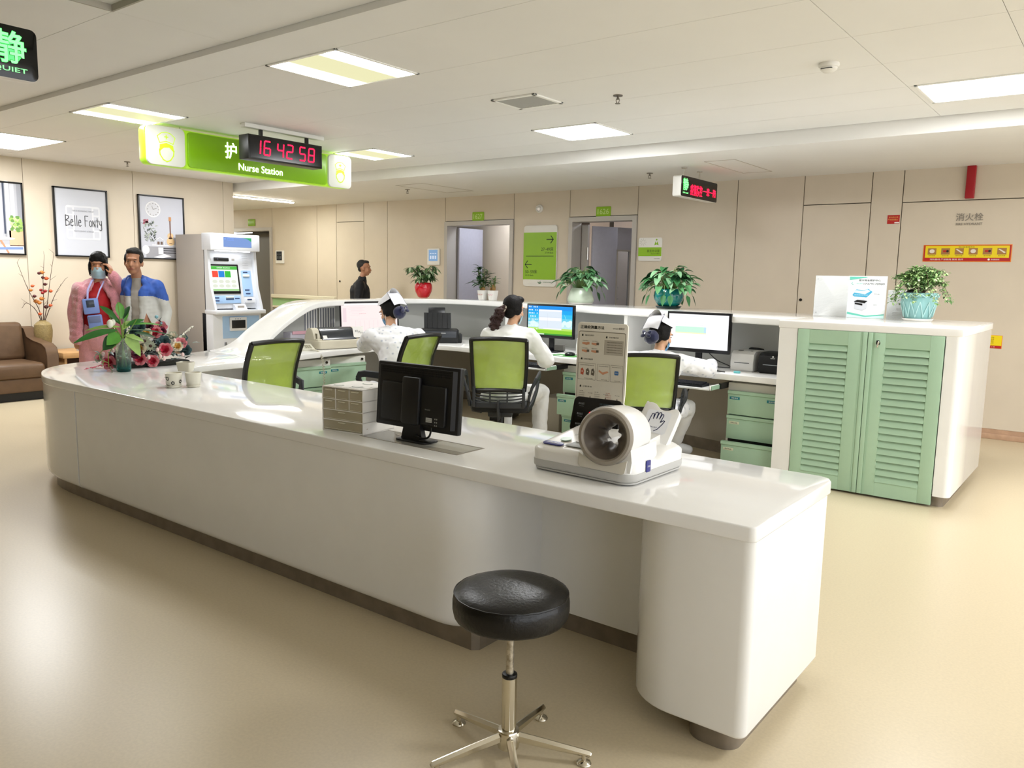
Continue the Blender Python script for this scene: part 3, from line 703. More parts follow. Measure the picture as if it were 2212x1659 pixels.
# wall terminals
def terminal(label, x, z, w, h, scr, ink):
    o = plate('wall_terminal', label, 'terminal', x, z, w, h, WSIGN, 0.012, 0.03)
    k = G(scr); k.rect(0, 0.02, w*0.74, h*0.68, 0.031)
    k.m(ink)
    for i in range(3): k.rect(-w*.2+i*w*.2, -0.01, w*.12, h*.2, 0.032); k.rect(-w*.2+i*w*.2, 0.05, w*.14, h*.05, 0.032)
    k.out('screen', o); return o
terminal('small white wall terminal with black screen right of the dark doorway', -12.435, 1.78, 0.22, 0.235, mat('dark_screen', '#33363A', 0.2), mat('dark_screen_ink', '#565A5E', 0.3))
terminal('small white wall terminal with blue screen above the plant in red pot', -8.58, 1.785, 0.25, 0.25, mat('blue_screen', '#6F93BE', 0.2, emit='#6F93BE', estr=0.15), mat('blue_screen_ink', '#BCC8DC', 0.3, emit='#BCC8DC', estr=0.15))
# handrail
o = thing('handrail', 'cream and green wall handrail along the corridor behind the curved counter end', 'handrail', (-11.8, 9.1, 0))
CR = mat('cream_rail', '#DCD6C0', 0.35)
g = G(CR); g.sweep([(-0.86, -0.045, 1.07), (0.86, -0.045, 1.07), (0.89, -0.03, 1.07), (0.9, 0.0, 1.07)], 0.035, 0.07, b=0.35); g.box(-0.87, 0.85, -0.03, -0.001, 0.86, 0.895, 0.006); g.out('rail_grip', o)
g = G(mat('rail_green', '#9CC58F', 0.4)); g.box(-0.87, 0.83, -0.02, -0.001, 0.895, 1.03); g.out('green_band', o)

# ------------------------------------------------------------------ hanging signs (faces look to +X)
def face_x(x, y, z): return frame((x, y, z), (0, 1, 0), (0, 0, 1))
# nurse station light box
Y0, Y1, SX = 3.68, 6.0, -6.9
o = thing('nurse_station_sign', 'long green hanging light box reading Nurse Station with nurse faces at its ends', 'sign', M=face_x(SX, (Y0+Y1)/2, 2.587))
L = Y1-Y0; h = 0.335
g = G(mat('sign_side_lime', '#9CCB2A', 0.3, emit='#9CCB2A', estr=0.12)); g.prism(rrect(-L/2, L/2, -h/2, h/2, 0.05), -0.12, -0.02, 0.006); g.out('sign_body', o)
g = G(mat('sign_green_panel', '#74A510', 0.3, emit='#7FAF12', estr=0.03)); g.prism(rrect(-0.765, 0.815, -h/2+0.012, h/2-0.012, 0.03), -0.02, 0.0, 0.003); g.out('green_panel', o)
LW = mat('lit_white_face', '#B4B5AE', 0.4, emit='#E6EACF', estr=0.06)
LY = mat('lit_lime_line', '#A9CC1C', 0.4, emit='#C8E634', estr=0.12)
for xc, wd in ((-0.975, 0.355), (0.99, 0.31)):
    g = G(LW); g.prism(rrect(xc-wd/2, xc+wd/2, -h/2, h/2, 0.045), -0.02, 0.006, 0.003); p = g.out('end_panel', o)
    k = G(LY); s = 0.92 if wd > 0.35 else 0.78; z = 0.0075
    def P(x, y): return (xc+x*s*0.9, y*s-0.005)
    k.line([P(-.10, .09), P(-.05, .125), P(0, .135), P(.05, .125), P(.10, .09), P(.075, .03), P(0, .05), P(-.075, .03), P(-.10, .09)], 0.007, z)
    k.line([P(-.02, .09), P(.02, .09)], 0.009, z); k.line([P(0, .07), P(0, .11)], 0.009, z)
    k.poly([(*P(*q), z) for q in ((-.075, .015), (0, .035), (.075, .015), (.085, -.05), (.06, -.03), (.03, -.005), (-.03, -.012), (-.06, -.035), (-.08, -.055))])
    k.line([P(-.08, -.03), P(-.075, -.08), P(-.04, -.125), P(0, -.14), P(.04, -.125), P(.075, -.08), P(.083, -.03)], 0.010, z)
    k.out('nurse_symbol', p)
LTR = mat('lit_white_letters', '#FFFFFF', 0.4, emit='#FFFFFF', estr=1.1)
k = G(LTR); k.text('护', -0.33, 0.045, 0.125, 0.15, 0.004, bold=0.006); k.text('士站', 0.10, 0.06, 0.32, 0.12, 0.004, bold=0.006); k.text('Nurse Station', 0.0, -0.09, 0.50, 0.066, 0.004, bold=0.0); k.out('lit_lettering', o)
g = G(CHROME)
for y in (-0.8, 0.8): g.cyl((y, 0.18, -0.07), (y, CE1-2.59, -0.07), 0.006, n=8)
g.out('hanger', o)
# digital clock
DK = mat('clock_black_case', '#14160F', 0.35)
o = thing('digital_clock', 'black digital clock with red figures hanging before the green light box', 'clock', M=face_x(-6.2, 4.625, 2.583))
g = G(DK); g.box(-0.4, 0.4, -0.105, 0.105, -0.14, 0.0, 0.004); g.m(mat('clock_face', '#070708', 0.15)); g.box(-0.385, 0.39, -0.09, 0.092, 0.0, 0.002); g.out('clock_case', o)
SEG = {'0': 'abcdef', '1': 'bc', '2': 'abged', '3': 'abgcd', '4': 'fgbc', '5': 'afgcd', '6': 'afgedc', '8': 'abcdefg'}
REDL = glow('red_led', (1.0, 0.01, 0.045), 1.1)
def digits(k, s, x, y, w, h, t, gap, z, slant=0.08, thin=None):
    for ch in s:
        if ch == ' ': x += gap; continue
        q = {'a': ((0, h), (w, h)), 'b': ((w, h), (w, h/2)), 'c': ((w, h/2), (w, 0)), 'd': ((0, 0), (w, 0)), 'e': ((0, 0), (0, h/2)), 'f': ((0, h/2), (0, h)), 'g': ((0, h/2), (w, h/2))}
        for c in SEG[ch]:
            (a, b), (c2, d) = q[c]; m_ = 0.1
            a, b, c2, d = a+(c2-a)*m_, b+(d-b)*m_, c2-(c2-a)*m_, d-(d-b)*m_
            k.line([(x+a+b*slant, y+b-h/2), (x+c2+d*slant, y+d-h/2)], t, z)
        x += w*1.62
for tx_, x_ in (('16', -0.345), ('42', -0.105), ('58', 0.136)):
    k = G(REDL); digits(k, tx_, x_, 0.003, 0.062, 0.118, 0.013, 0.040, 0.004); k.out('lit_figure_pair', o)
g = G(FR); g.box(-0.40, 0.46, CE1-2.583-0.035, CE1-2.583, -0.11, -0.04, 0.003); g.m(BLACK)
for y in (-0.22, 0.28): g.box(y-0.012, y+0.012, 0.1, CE1-2.583-0.03, -0.09, -0.06)
g.out('hanger_bar', o)
# keep quiet sign at the top left
QG = glow('green_led_letters', (0.06, 0.8, 0.10), 0.9); QC = mat('led_letter_core', '#6FE07F', 0.5, emit='#7CF08A', estr=0.5)
o = thing('quiet_sign', 'black hanging sign with glowing green characters and KEEP QUIET at the upper left', 'sign', M=face_x(-4.4, 1.36, 2.53))
g = G(WSIGN); g.prism(rrect(-0.45, 0.45, -0.125, 0.125, 0.03), -0.07, -0.004, 0.004); g.out('sign_body', o)
g = G(mat('black_gloss_face', '#050605', 0.12)); g.prism(rrect(-0.45, 0.45, -0.122, 0.122, 0.03), -0.004, 0.002, 0.001); g.out('black_face', o)
k = G(QG); k.text('静', 0.325, 0.022, 0.15, 0.155, 0.004, bold=0.022); k.text('清', 0.15, 0.022, 0.15, 0.155, 0.004, bold=0.022)
k.m(QC); k.text('静', 0.325, 0.022, 0.146, 0.151, 0.0052, bold=0.008); k.text('清', 0.15, 0.022, 0.146, 0.151, 0.0052, bold=0.008)
k.text('KEEP QUIET', 0.255, -0.083, 0.29, 0.026, 0.005, bold=0.008); k.out('lit_lettering', o)
g = G(CHROME)
for y in (-0.3, 0.1): g.cyl((y, 0.12, -0.035), (y, NZ-2.53, -0.035), 0.006, n=8)
g.out('hanger', o)
# corridor LED sign
o = thing('corridor_led_sign', 'small black hanging sign with green character and red running text in the corridor', 'sign', M=face_x(-3.78, 8.11, 2.465))
g = G(WSIGN); g.prism(rrect(-0.44, 0.44, -0.105, 0.105, 0.02), -0.10, -0.004, 0.004); g.out('sign_body', o)
g = G(mat('black_gloss_face', '#050605', 0.12)); g.prism(rrect(-0.44, 0.44, -0.103, 0.103, 0.02), -0.004, 0.002, 0.001); g.out('black_face', o)
k = G(QG); k.text('静', -0.345, 0.02, 0.13, 0.125, 0.004, bold=0.025); k.m(QC); k.text('静', -0.345, 0.02, 0.126, 0.121, 0.005, bold=0.008); k.text('KEEP QUIET', -0.345, -0.068, 0.13, 0.016, 0.005, bold=0.03)
k.m(REDL); k.text('疫情防控', -0.09, -0.022, 0.29, 0.115, 0.004, bold=0.012); k.text('一患一陪', 0.24, -0.012, 0.32, 0.085, 0.004, bold=0.012); k.out('lit_lettering', o)
g = G(CHROME)
for y in (-0.29, 0.08): g.cyl((y, 0.1, -0.05), (y, CE2-2.465, -0.05), 0.008, n=8); g.cyl((y, CE2-2.465-0.012, -0.05), (y, CE2-2.465, -0.05), 0.03, n=12)
g.out('hanger', o)

# ------------------------------------------------------------------ ceiling fittings
o = thing('air_vent', 'square slatted grey air vent in the ceiling above the nurses', 'vent', (-3.67, 4.87, CE1))
g = G(FR)
for q in ((-0.2, 0.2, -0.18, -0.15), (-0.2, 0.2, 0.15, 0.18), (-0.2, -0.17, -0.18, 0.18), (0.17, 0.2, -0.18, 0.18)): g.box(*q, -0.012, 0, 0.003)
g.out('vent_frame', o)
g = G(mat('vent_grey_slats', '#9B9A93', 0.5))
for i in range(11):
    x = -0.155+i*0.031; g.loft([[(x-0.012, y, -0.010), (x+0.008, y, -0.001), (x+0.010, y, -0.002), (x-0.010, y, -0.012)] for y in (-0.155, 0.155)])
g.m(GROOVE); g.box(-0.17, 0.17, -0.155, 0.155, -0.001, 0.0); g.out('vent_slats', o)
o = thing('smoke_detector', 'round white smoke detector on the ceiling near the right', 'smoke detector', (-1.56, 5.02, CE1))
g = G(WSIGN); g.lathe([(0.058, 0), (0.06, -0.012), (0.056, -0.022), (0.052, -0.024)]); g.out('detector_base', o)
g = G(WSIGN); g.lathe([(0.05, -0.022), (0.048, -0.036), (0.03, -0.05), (0.0, -0.052)]); g.m(BLACK); g.box(-0.032, 0.032, -0.05, -0.03, -0.037, -0.034); g.out('detector_head', o)
def sprinkler(label, x, y, z):
    r = thing('ceiling_sprinkler', label, 'sprinkler', (x, y, z))
    g = G(mat('sprinkler_metal', '#7E786E', 0.35, metal=0.7)); g.cyl((0, 0, 0), (0, 0, -0.006), 0.034, n=16); g.cyl((0, 0, 0), (0, 0, -0.03), 0.008, n=10)
    for s in (-1, 1): g.tube([(s*0.008, 0, -0.02), (s*0.014, 0, -0.035), (s*0.006, 0, -0.055)], 0.003, 6)
    g.cyl((0, 0, -0.055), (0, 0, -0.058), 0.018, n=14); g.out('sprinkler_head', r)
sprinkler('small ceiling sprinkler right of the square air vent', -3.02, 5.07, CE1)
sprinkler('small ceiling sprinkler in front of the poster wall', -9.75, 4.96, CE1)
sprinkler('small ceiling sprinkler beside the corridor LED sign', -4.36, 8.06, CE2)
sprinkler('small ceiling sprinkler in the corridor above the plant in red pot', -8.04, 7.98, CE2)
HJ = mat('hatch_joint', '#B5AC9E', 0.7)
for x, y, w_, lb in ((-3.33, 8.05, 0.32, 'faint square access hatch in the corridor ceiling beside the LED sign'), (-7.58, 8.05, 0.5, 'faint access hatch in the corridor ceiling left of the doorways')):
    g = G(HJ); a, b = w_/2, 0.5
    for q in ((x-a, x+a, y-b, y-b+.006), (x-a, x+a, y+b-.006, y+b), (x-a, x-a+.006, y-b, y+b), (x+a-.006, x+a, y-b, y+b)): g.box(*q, CE2-0.003, CE2)
    tag(g.out('ceiling_hatch'), lb, 'hatch')
# ================================================================== OFFICE OBJECTS
MESHG = mat('lime_mesh_fabric', '#93B01E', 0.22, var=0.10, vscale=9, trans=0.0, alpha=0.93, coat=0.35)
DGREY = mat('dark_grey_plastic', '#24272B', 0.4)
FILM = mat('clear_plastic_film', '#CFE08F', 0.10, alpha=0.24, coat=0.6)
SEATF = mat('black_seat_fabric', '#101113', 0.75)
def office_chair(label, x, y, dx, dy, recline=0.10, arms=True, drop=0.0):
    r = thing('office_chair', label, 'office chair', (x, y, 0), face_rot(dx, dy), 'lime mesh back office chairs')
    def bp(u, v):       # back surface: u across -1..1, v up 0..1
        wv = 0.205+0.035*v-0.02*v*v
        return Vector((u*wv, -0.23-recline*(v**1.2)+0.035*(u*u)*1.0-0.035+0.03*math.sin(v*PI), 0.60+0.42*v-0.012*u*u))
    g = G(BLACK); n = 14
    path = [bp(-1, k/n) for k in range(n+1)] + [bp(-1+2*k/n, 1) for k in range(1, n+1)] + [bp(1, 1-k/n) for k in range(1, n+1)] + [bp(1-2*k/n, 0) for k in range(1, n+1)]
    g.sweep(path[:n+1], 0.03, 0.04, up=(0, 1, 0), b=.3); g.sweep(path[n:2*n+1], 0.03, 0.034, up=(0, 1, 0.2), b=.3); g.sweep(path[2*n:3*n+1], 0.03, 0.04, up=(0, 1, 0), b=.3); g.sweep(path[3*n:], 0.03, 0.034, up=(0, 1, .2), b=.3)
    g.out('back_frame', r)
    g = G(MESHG)
    t = bmesh.new(); nu, nv = 12, 12; V = [[t.verts.new(bp(-0.96+1.92*i/nu, 0.04+0.92*j/nv)+Vector((0, 0.006+0.0015*math.sin(i*3.1+j*2.3), 0))) for i in range(nu+1)] for j in range(nv+1)]
    for j in range(nv):
        for i in range(nu): t.faces.new((V[j][i], V[j][i+1], V[j+1][i+1], V[j+1][i]))
    g.put(t); g.out('mesh_back', r)
    g = G(FILM)
    t = bmesh.new(); nu, nv = 26, 26; rr = random.Random(int(x*100)+7)
    def fz(i, j): return -0.006-0.012*abs(noise.noise(Vector((i*.16+x, j*.16+y, 0))))-0.006*abs(noise.noise(Vector((i*.42+x, j*.30+y, 4))))
    V = [[t.verts.new(bp(-0.94+1.88*i/nu, 0.05+0.90*j/nv)+Vector((0, fz(i, j), 0))) for i in range(nu+1)] for j in range(nv+1)]
    for j in range(nv):
        for i in range(nu): t.faces.new((V[j][i], V[j][i+1], V[j+1][i+1], V[j+1][i]))
    g.put(t); tag(g.out('plastic_film', r), 'creased clear plastic film')
    # lumbar piece with curved slots
    g = G(DGREY)
    for k in range(5):
        z = 0.600-0.022*k
        g.sweep([(-0.195+0.39*q/8, -0.262+0.03*((q-4)/4)**2, z-0.012*(1-((q-4)/4)**2)*k/2) for q in range(9)], 0.02, 0.009, up=(0, 0, 1), b=.2)
    for s in (-1, 1):
        g.box(s*0.2-0.012, s*0.2+0.012, -0.27, -0.225, 0.46, 0.62, 0.004); g.box(s*0.07-0.006, s*0.07+0.006, -0.272, -0.252, 0.49, 0.61)
    g.sweep([(-0.205+0.41*q/8, -0.255+0.02*((q-4)/4)**2, 0.475) for q in range(9)], 0.03, 0.05, b=.25)
    g.out('lumbar_support', r)
    g = G(SEATF); g.prism(rrect(-0.235, 0.235, -0.22, 0.23, 0.09, 6), 0.405, 0.475, 0.028, 4); g.out('seat', r)
    g = G(DGREY); g.box(-0.10, 0.10, -0.12, 0.10, 0.355, 0.405, 0.01); g.sweep([(0, -0.1, 0.375), (0, -0.25, 0.385), (0, -0.28, 0.45), (0, -0.275, 0.52)], 0.07, 0.018, up=(1, 0, 0)); g.out('seat_mechanism', r)
    if arms:
        for s in (-1, 1):
            g = G(DGREY)
            g.sweep([(s*0.235, -0.22, 0.47), (s*0.245, -0.245, 0.55), (s*0.265, -0.25, 0.62), (s*0.295, -0.22, 0.68), (s*0.31, -0.14, 0.70), (s*0.315, 0.02, 0.705), (s*0.312, 0.08, 0.695), (s*0.305, 0.105, 0.655)], 0.055, 0.022, up=(s, 0, 0.0), b=.3)
            g.sweep([(s*0.305, 0.108, 0.665), (s*0.29, 0.06, 0.56), (s*0.262, -0.03, 0.47), (s*0.225, -0.10, 0.415), (s*0.15, -0.1, 0.395)], [0.05, 0.045, 0.05, 0.06, 0.06], 0.022, up=(s, 0.0, 0.2), b=.3)
            a = g.out('armrest', r)
            b = G(BLACK)
            for z in (0.51, 0.585): b.cyl((s*0.245, -0.255, z), (s*0.245, -0.268, z-0.002), 0.009, n=10)
            b.out('bolt_heads', a)
    g = G(BLACK); g.cyl((0, 0, 0.2), (0, 0, 0.36), 0.028); g.cyl((0, 0, 0.07), (0, 0, 0.22), 0.038); g.out('gas_lift', r)
    for k in range(5):
        a = 2*PI*k/5+0.4; c, s = math.cos(a), math.sin(a)
        g = G(BLACK); g.sweep([(c*0.02, s*0.02, 0.105), (c*0.16, s*0.16, 0.095), (c*0.30, s*0.30, 0.07)], [0.055, 0.045, 0.035], [0.045, 0.035, 0.025]); l = g.out('base_leg', r)
        g = G(BLACK); q = Vector((-s, c, 0))
        for e in (-1, 1): g.cyl(Vector((c*0.3, s*0.3, 0.027))+q*0.008*e, Vector((c*0.3, s*0.3, 0.027))+q*0.024*e, 0.026, n=14)
        g.cyl((c*0.3, s*0.3, 0.03), (c*0.3, s*0.3, 0.075), 0.008); g.out('caster', l)
    if drop:
        for ch in [q for q in bpy.data.objects if q.parent == r and not q.name.startswith(('base_leg', 'gas_lift'))]: ch.location.z -= drop
    return r
office_chair('lime mesh office chair standing empty in the counter corner', -5.11, 3.45, -1, -0.04)
office_chair('lime mesh office chair of the nurse at the left monitor', -4.87, 4.66, -1, -0.12)
office_chair('lime mesh office chair seen squarely from behind, of the nurse with ponytail', -4.1, 5.17, -0.55, 0.83)
office_chair('lime mesh office chair of the nurse leaning on the right-hand desk', -2.98, 5.57, -0.52, 0.86, drop=0.07)

# ------------------------------------------------------------------ stool in front
SX_, SY_ = -1.43, 1.87
st = thing('round_stool', 'black padded round stool on chrome five-foot base in front of the counter', 'stool', (SX_, SY_, 0))
LEA = mat('black_leather', '#08080A', 0.33, var=0.1, vscale=40, bump=0.12, bscale=90)
g = G(LEA); g.M = Matrix.Translation((0, 0, .016)); R0 = 0.18
g.lathe([(0.0, 0.445), (0.165, 0.443), (0.172, 0.447), (0.177, 0.455), (R0+0.001, 0.475), (R0+0.001, 0.50), (R0-0.002, 0.517), (R0-0.006, 0.5225), (R0-0.005, 0.5255), (R0-0.009, 0.5285), (R0-0.02, 0.534), (0.13, 0.5425), (0.09, 0.546), (0.04, 0.548), (0.0, 0.5485)], n=72, wob=lambda k, i: 1+(0.0022*math.sin(k*1.7+i) if i in (1, 2, 3, 7, 8) else 0)); s_ = g.out('seat', st, sharp=60)
g = G(LEA); g.M = Matrix.Translation((0, 0, .016)); g.tube([((R0-0.004)*math.cos(2*PI*k/60), (R0-0.004)*math.sin(2*PI*k/60), 0.5245+0.0007*math.sin(k*2.1)) for k in range(61)], 0.0025, 6); g.out('piping', s_)
WORN = mat('worn_chrome_rod', '#CFC9BB', 0.3, metal=0.75, col2='#8F8674', vscale=60)
CHR = mat('stool_chrome', '#D8D3C6', 0.14, metal=1.0)
g = G(WORN); g.cyl((0, 0, 0.27), (0, 0, 0.465), 0.0125, n=24); g.out('lift_rod', st)
g = G(BLACK); g.cyl((0, 0, 0.26), (0, 0, 0.275), 0.024, n=28, b=0.004); g.out('collar', st)
g = G(CHR); g.cyl((0, 0, 0.07), (0, 0, 0.262), 0.0235, n=32); g.out('sleeve', st)
g = G(CHR); g.lathe([(0.0, 0.028), (0.034, 0.03), (0.036, 0.045), (0.036, 0.082), (0.033, 0.088), (0.026, 0.09), (0.0, 0.09)], n=32); g.out('hub', st)
for k, a in enumerate((178, 106, 34, -38, -110)):
    a = math.radians(a-6); c, s = math.cos(a), math.sin(a)
    g = G(CHR); g.sweep([(c*0.025, s*0.025, 0.065), (c*0.12, s*0.12, 0.052), (c*0.255, s*0.255, 0.034), (c*0.262, s*0.262, 0.032)], [0.022, 0.021, 0.02, 0.012], [0.036, 0.032, 0.022, 0.012], b=0.42); l = g.out('leg', st)
    g = G(CHR); g.cyl((c*0.24, s*0.24, 0.012), (c*0.24, s*0.24, 0.035), 0.008, n=12); g.lathe([(0.0, 0.016), (0.008, 0.015), (0.022, 0.007), (0.024, 0.003), (0.022, 0.0), (0.0, 0.0)], c=(c*0.24, s*0.24, 0), n=24); g.out('foot_glide', l)

# ------------------------------------------------------------------ desktop organiser
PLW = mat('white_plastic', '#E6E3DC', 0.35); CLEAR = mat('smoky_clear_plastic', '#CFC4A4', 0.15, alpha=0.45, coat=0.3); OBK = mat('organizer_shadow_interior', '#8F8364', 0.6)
og = thing('drawer_organizer', 'white desktop drawer organiser with clear little drawers on the front counter', 'organizer', M=frame((-2.845, 2.405, TZ), (1, 0.125, 0), (-0.125, 1, 0)))
W_, D_, H_ = 0.25, 0.225, 0.21
g = G(PLW)
def hb(*a, **k): g.box(*a, **k)
g.box(-W_/2, -W_/2+0.005, 0, D_, 0, H_, 0.002); g.box(W_/2-0.005, W_/2, 0, D_, 0, H_, 0.002); g.box(-W_/2, W_/2, 0, D_, H_-0.006, H_, 0.002); g.box(-W_/2, W_/2, 0, D_, 0, 0.006, 0.002); g.box(-W_/2, W_/2, D_-0.004, D_, 0, H_)
rows = [(0.008, 0.052), (0.056, 0.100), (0.104, 0.150), (0.154, 0.202)]
for a, b in rows[:-1]: g.box(-W_/2, W_/2, 0, D_-0.005, b, b+0.004)
for x in (-W_/6, W_/6): g.box(x-0.0015, x+0.0015, 0.0, D_-0.005, rows[2][0], rows[3][1])
g.out('organizer_case', og)
g = G(OBK); g.box(-W_/2+0.005, W_/2-0.005, 0.09, 0.094, 0.006, H_-0.006); g.out('organizer_shade_sheet', og)  # sheet behind the clear drawers, coloured as their shaded inside
def clear_drawer(x0, x1, z0, z1):
    g = G(CLEAR); g.box(x0+0.002, x1-0.002, 0.001, 0.004, z0, z1, 0.001); g.box(x0+0.003, x1-0.003, 0.004, 0.085, z0, z0+0.002)
    g.m(mat('clear_edge', '#E7E2CC', 0.2, alpha=0.8)); xm = (x0+x1)/2; g.box(xm-0.02, xm+0.02, -0.006, 0.001, z1-0.009, z1-0.005); g.box(x0+0.008, x1-0.008, 0.0, 0.002, z0+0.004, z0+0.006)
    g.out('clear_drawer', og)
for a, b in rows[2:]:
    for k in range(3): clear_drawer(-W_/2+0.005+k*0.08, -W_/2+0.005+(k+1)*0.08, a, b)
for a, b in rows[:2]: clear_drawer(-W_/2+0.005, W_/2-0.005, a, b)
g = G(mat('wooden_stamp', '#8A4B1E', 0.45)); g.M = og.matrix_world.copy(); g.cap((0.07, 0.02, 0.025), (0.11, 0.03, 0.025), 0.012, 0.016)
tag(g.out('rubber_stamp'), 'brown wooden rubber stamp lying in the lowest clear drawer of the organiser', 'stamp')
g = G(mat('dark_purple_plastic', '#2C1C2E', 0.4)); g.M = og.matrix_world.copy(); g.cap((-0.01, 0.012, 0.066), (0.06, 0.02, 0.078), 0.004); g.cap((0.03, 0.015, 0.08), (0.075, 0.02, 0.082), 0.005)
tag(g.out('pen_set'), 'dark pens lying in the second lowest clear drawer of the organiser', 'pen')
PAPER = mat('white_paper', '#EFEEEA', 0.6)
o = thing('label_sheet', 'white label sheet with three grey-green ovals on top of the organiser', 'paper', M=og.matrix_world @ Matrix.Translation((0, 0.1, H_)))
g = G(PAPER); g.box(-0.105, 0.11, -0.085, 0.095, 0, 0.0015); g.out('paper', o)
k = G(mat('oval_ink', '#9CA69A', 0.6)); k.disc(-0.06, -0.055, 0.03, 0.018, 0.0022); k.disc(0.045, -0.045, 0.032, 0.02, 0.0022); k.disc(0.02, 0.055, 0.03, 0.018, 0.0022)
k.m(PAPER); k.disc(-0.06, -0.055, 0.022, 0.012, 0.0028); k.disc(0.045, -0.045, 0.024, 0.014, 0.0028); k.disc(0.02, 0.055, 0.022, 0.012, 0.0028)
k.m(PRINT); k.line([(0.03, -0.08), (0.10, -0.06)], 0.004, 0.003); k.out('printed_ovals', o)

# ------------------------------------------------------------------ black monitor seen from behind
mo = thing('monitor', 'black monitor seen from behind on the front counter with cable hanging', 'monitor', M=frame((-2.475, 2.515, TZ), (1, 0.0, 0), (0, 1, 0)))
MB = mat('monitor_back_plastic', '#101012', 0.45, bump=0.05, bscale=400)
tilt = Matrix.Translation((0, 0, 0.195)) @ Matrix.Rotation(math.radians(2), 4, 'Z') @ Matrix.Rotation(math.radians(-4), 4, 'X')
g = G(MB); g.M = tilt
g.box(-0.245, 0.245, 0.0, 0.03, -0.145, 0.145, 0.007)
g.loft([[(-0.235, 0.0, z) if 0 else (x, y, z) for x, y in ((-0.232, 0.002), (-0.215, -0.014), (0.215, -0.014), (0.232, 0.002))] for z in (-0.125, 0.13)])
g.box(-0.19, 0.19, -0.028, -0.005, -0.115, 0.06, 0.01)
g.out('screen_housing', mo)
g = G(mat('vent_slot_black', '#050506', 0.6)); g.M = tilt
for r_ in range(3):
    for c_ in range(46): g.box(-0.205+c_*0.009, -0.200+c_*0.009, -0.016, -0.013, 0.098+r_*0.010, 0.104+r_*0.010)
tag(g.out('vent_slots', mo), 'rows of vent slots')
g = G(MB); g.M = tilt; g.box(-0.052, 0.052, -0.045, -0.02, -0.12, 0.09, 0.01); g.M = Matrix.Identity(4)
g.loft([[(x*wd, y, z) for x, y in ((-1, -0.03), (1, -0.03), (1, -0.003), (-1, -0.003))] for z, wd in ((0.0, 0.068), (0.06, 0.052), (0.16, 0.055))]); g.out('stand_neck', mo)
g = G(MB); g.prism(rrect(-0.08, 0.105, -0.06, 0.04, 0.02), 0.0, 0.008, 0.003); g.prism(rrect(0.055, 0.125, -0.045, 0.0, 0.012), 0.008, 0.016, 0.004); g.out('stand_foot', mo)
g = G(BLACK); g.tube(catmull([(0.105, -0.012, 0.10), (0.106, -0.02, 0.05), (0.10, -0.03, 0.03), (0.07, -0.035, 0.022), (0.03, -0.035, 0.03)], 5), 0.0045, 8); g.out('cable', mo)
k = G(mat('rating_label', '#B9B9B4', 0.5)); k.M = tilt @ frame((0.105, -0.0290, -0.09), (1, 0, 0), (0, 0, 1)); k.rect(0, 0, 0.035, 0.02, 0.0006); k.m(PRINT); k.text('MODEL 220V', 0, 0.004, 0.03, 0.004, 0.0012); k.text('S/N 00217', 0, -0.004, 0.03, 0.004, 0.0012)
k.m(mat('pale_grey_ink', '#8E8E8A', 0.5)); k.text('lenovo', -0.01, 0.045, 0.03, 0.007, 0.0006)
for a in range(3):
    for b in range(2): k.rect(0.035+b*0.01, 0.008-a*0.014, 0.006, 0.006, 0.0006)
tag(k.out('rating_label', mo), 'small pale rating label')

# ------------------------------------------------------------------ three desk monitors facing the camera side
SCRB = mat('screen_bezel', '#0B0C12', 0.3)
def desk_monitor(label, x, y, z0, w, h, yaw, draw, roll=0.0, lift=0.13):
    M = Matrix.Translation((x, y, TZ)) @ Matrix.Rotation(yaw, 4, 'Z')
    o = thing('desktop_monitor', label, 'monitor', M=M, group='flat computer monitors on the nurses desks')
    RR = Matrix.Rotation(roll, 4, 'Y')
    g = G(SCRB); g.M = Matrix.Translation((0, 0, z0-TZ)) @ RR; g.box(-w/2, w/2, 0.0, 0.035, 0, h, 0.006); g.box(-w*.3, w*.3, 0.03, 0.06, h*.2, h*.7, 0.01); g.out('screen_housing', o)
    k = G(); k.M = Matrix.Translation((0, 0, z0-TZ)) @ RR @ frame((0, -0.0012, h/2+0.006), (1, 0, 0), (0, 0, 1)); draw(k, w-0.036, h-0.05); k.out('screen', o)
    g = G(SCRB); g.box(-0.028, 0.028, 0.03, 0.055, 0, z0-TZ+0.05, 0.004); g.out('stand_neck', o)
    g = G(SCRB); g.prism(rrect(-0.12, 0.12, -0.07, 0.11, 0.03), 0, 0.012, 0.004); g.out('stand_foot', o)
    return o
def e(c, s=1.0): return mat('screen_'+c.strip('#')+('_%d' % int(s*100)), '#000000', 0.3, emit=c, estr=s*SCR)
SCR = 0.32
def scr_pink(k, w, h):
    k.m(e('#F6E4E2')); k.rect(0, 0, w, h, 0); k.m(e('#FBF6F6')); k.rect(0, h*.47, w, h*.06, 0.0006); k.m(e('#E6D2D6'))
    k.rect(-w*.44, h*.12, w*.06, h*.46, 0.0006); k.rect(-w*.1, -h*.02, w*.5, h*.008, 0.0006)
    for i in range(7): k.rect(-w*.25+(i % 2)*w*.04, h*.42-i*h*.05, w*(.3-.02*i), h*.012, 0.0006)
    for i in range(6): k.rect(-w*.25+i*w*.08, -h*.26, w*.006, h*.4, 0.0006)
    k.m(e('#D99AA0')); k.text('护理记录单', -w*.12, h*.16, w*.12, h*.03, 0.001)
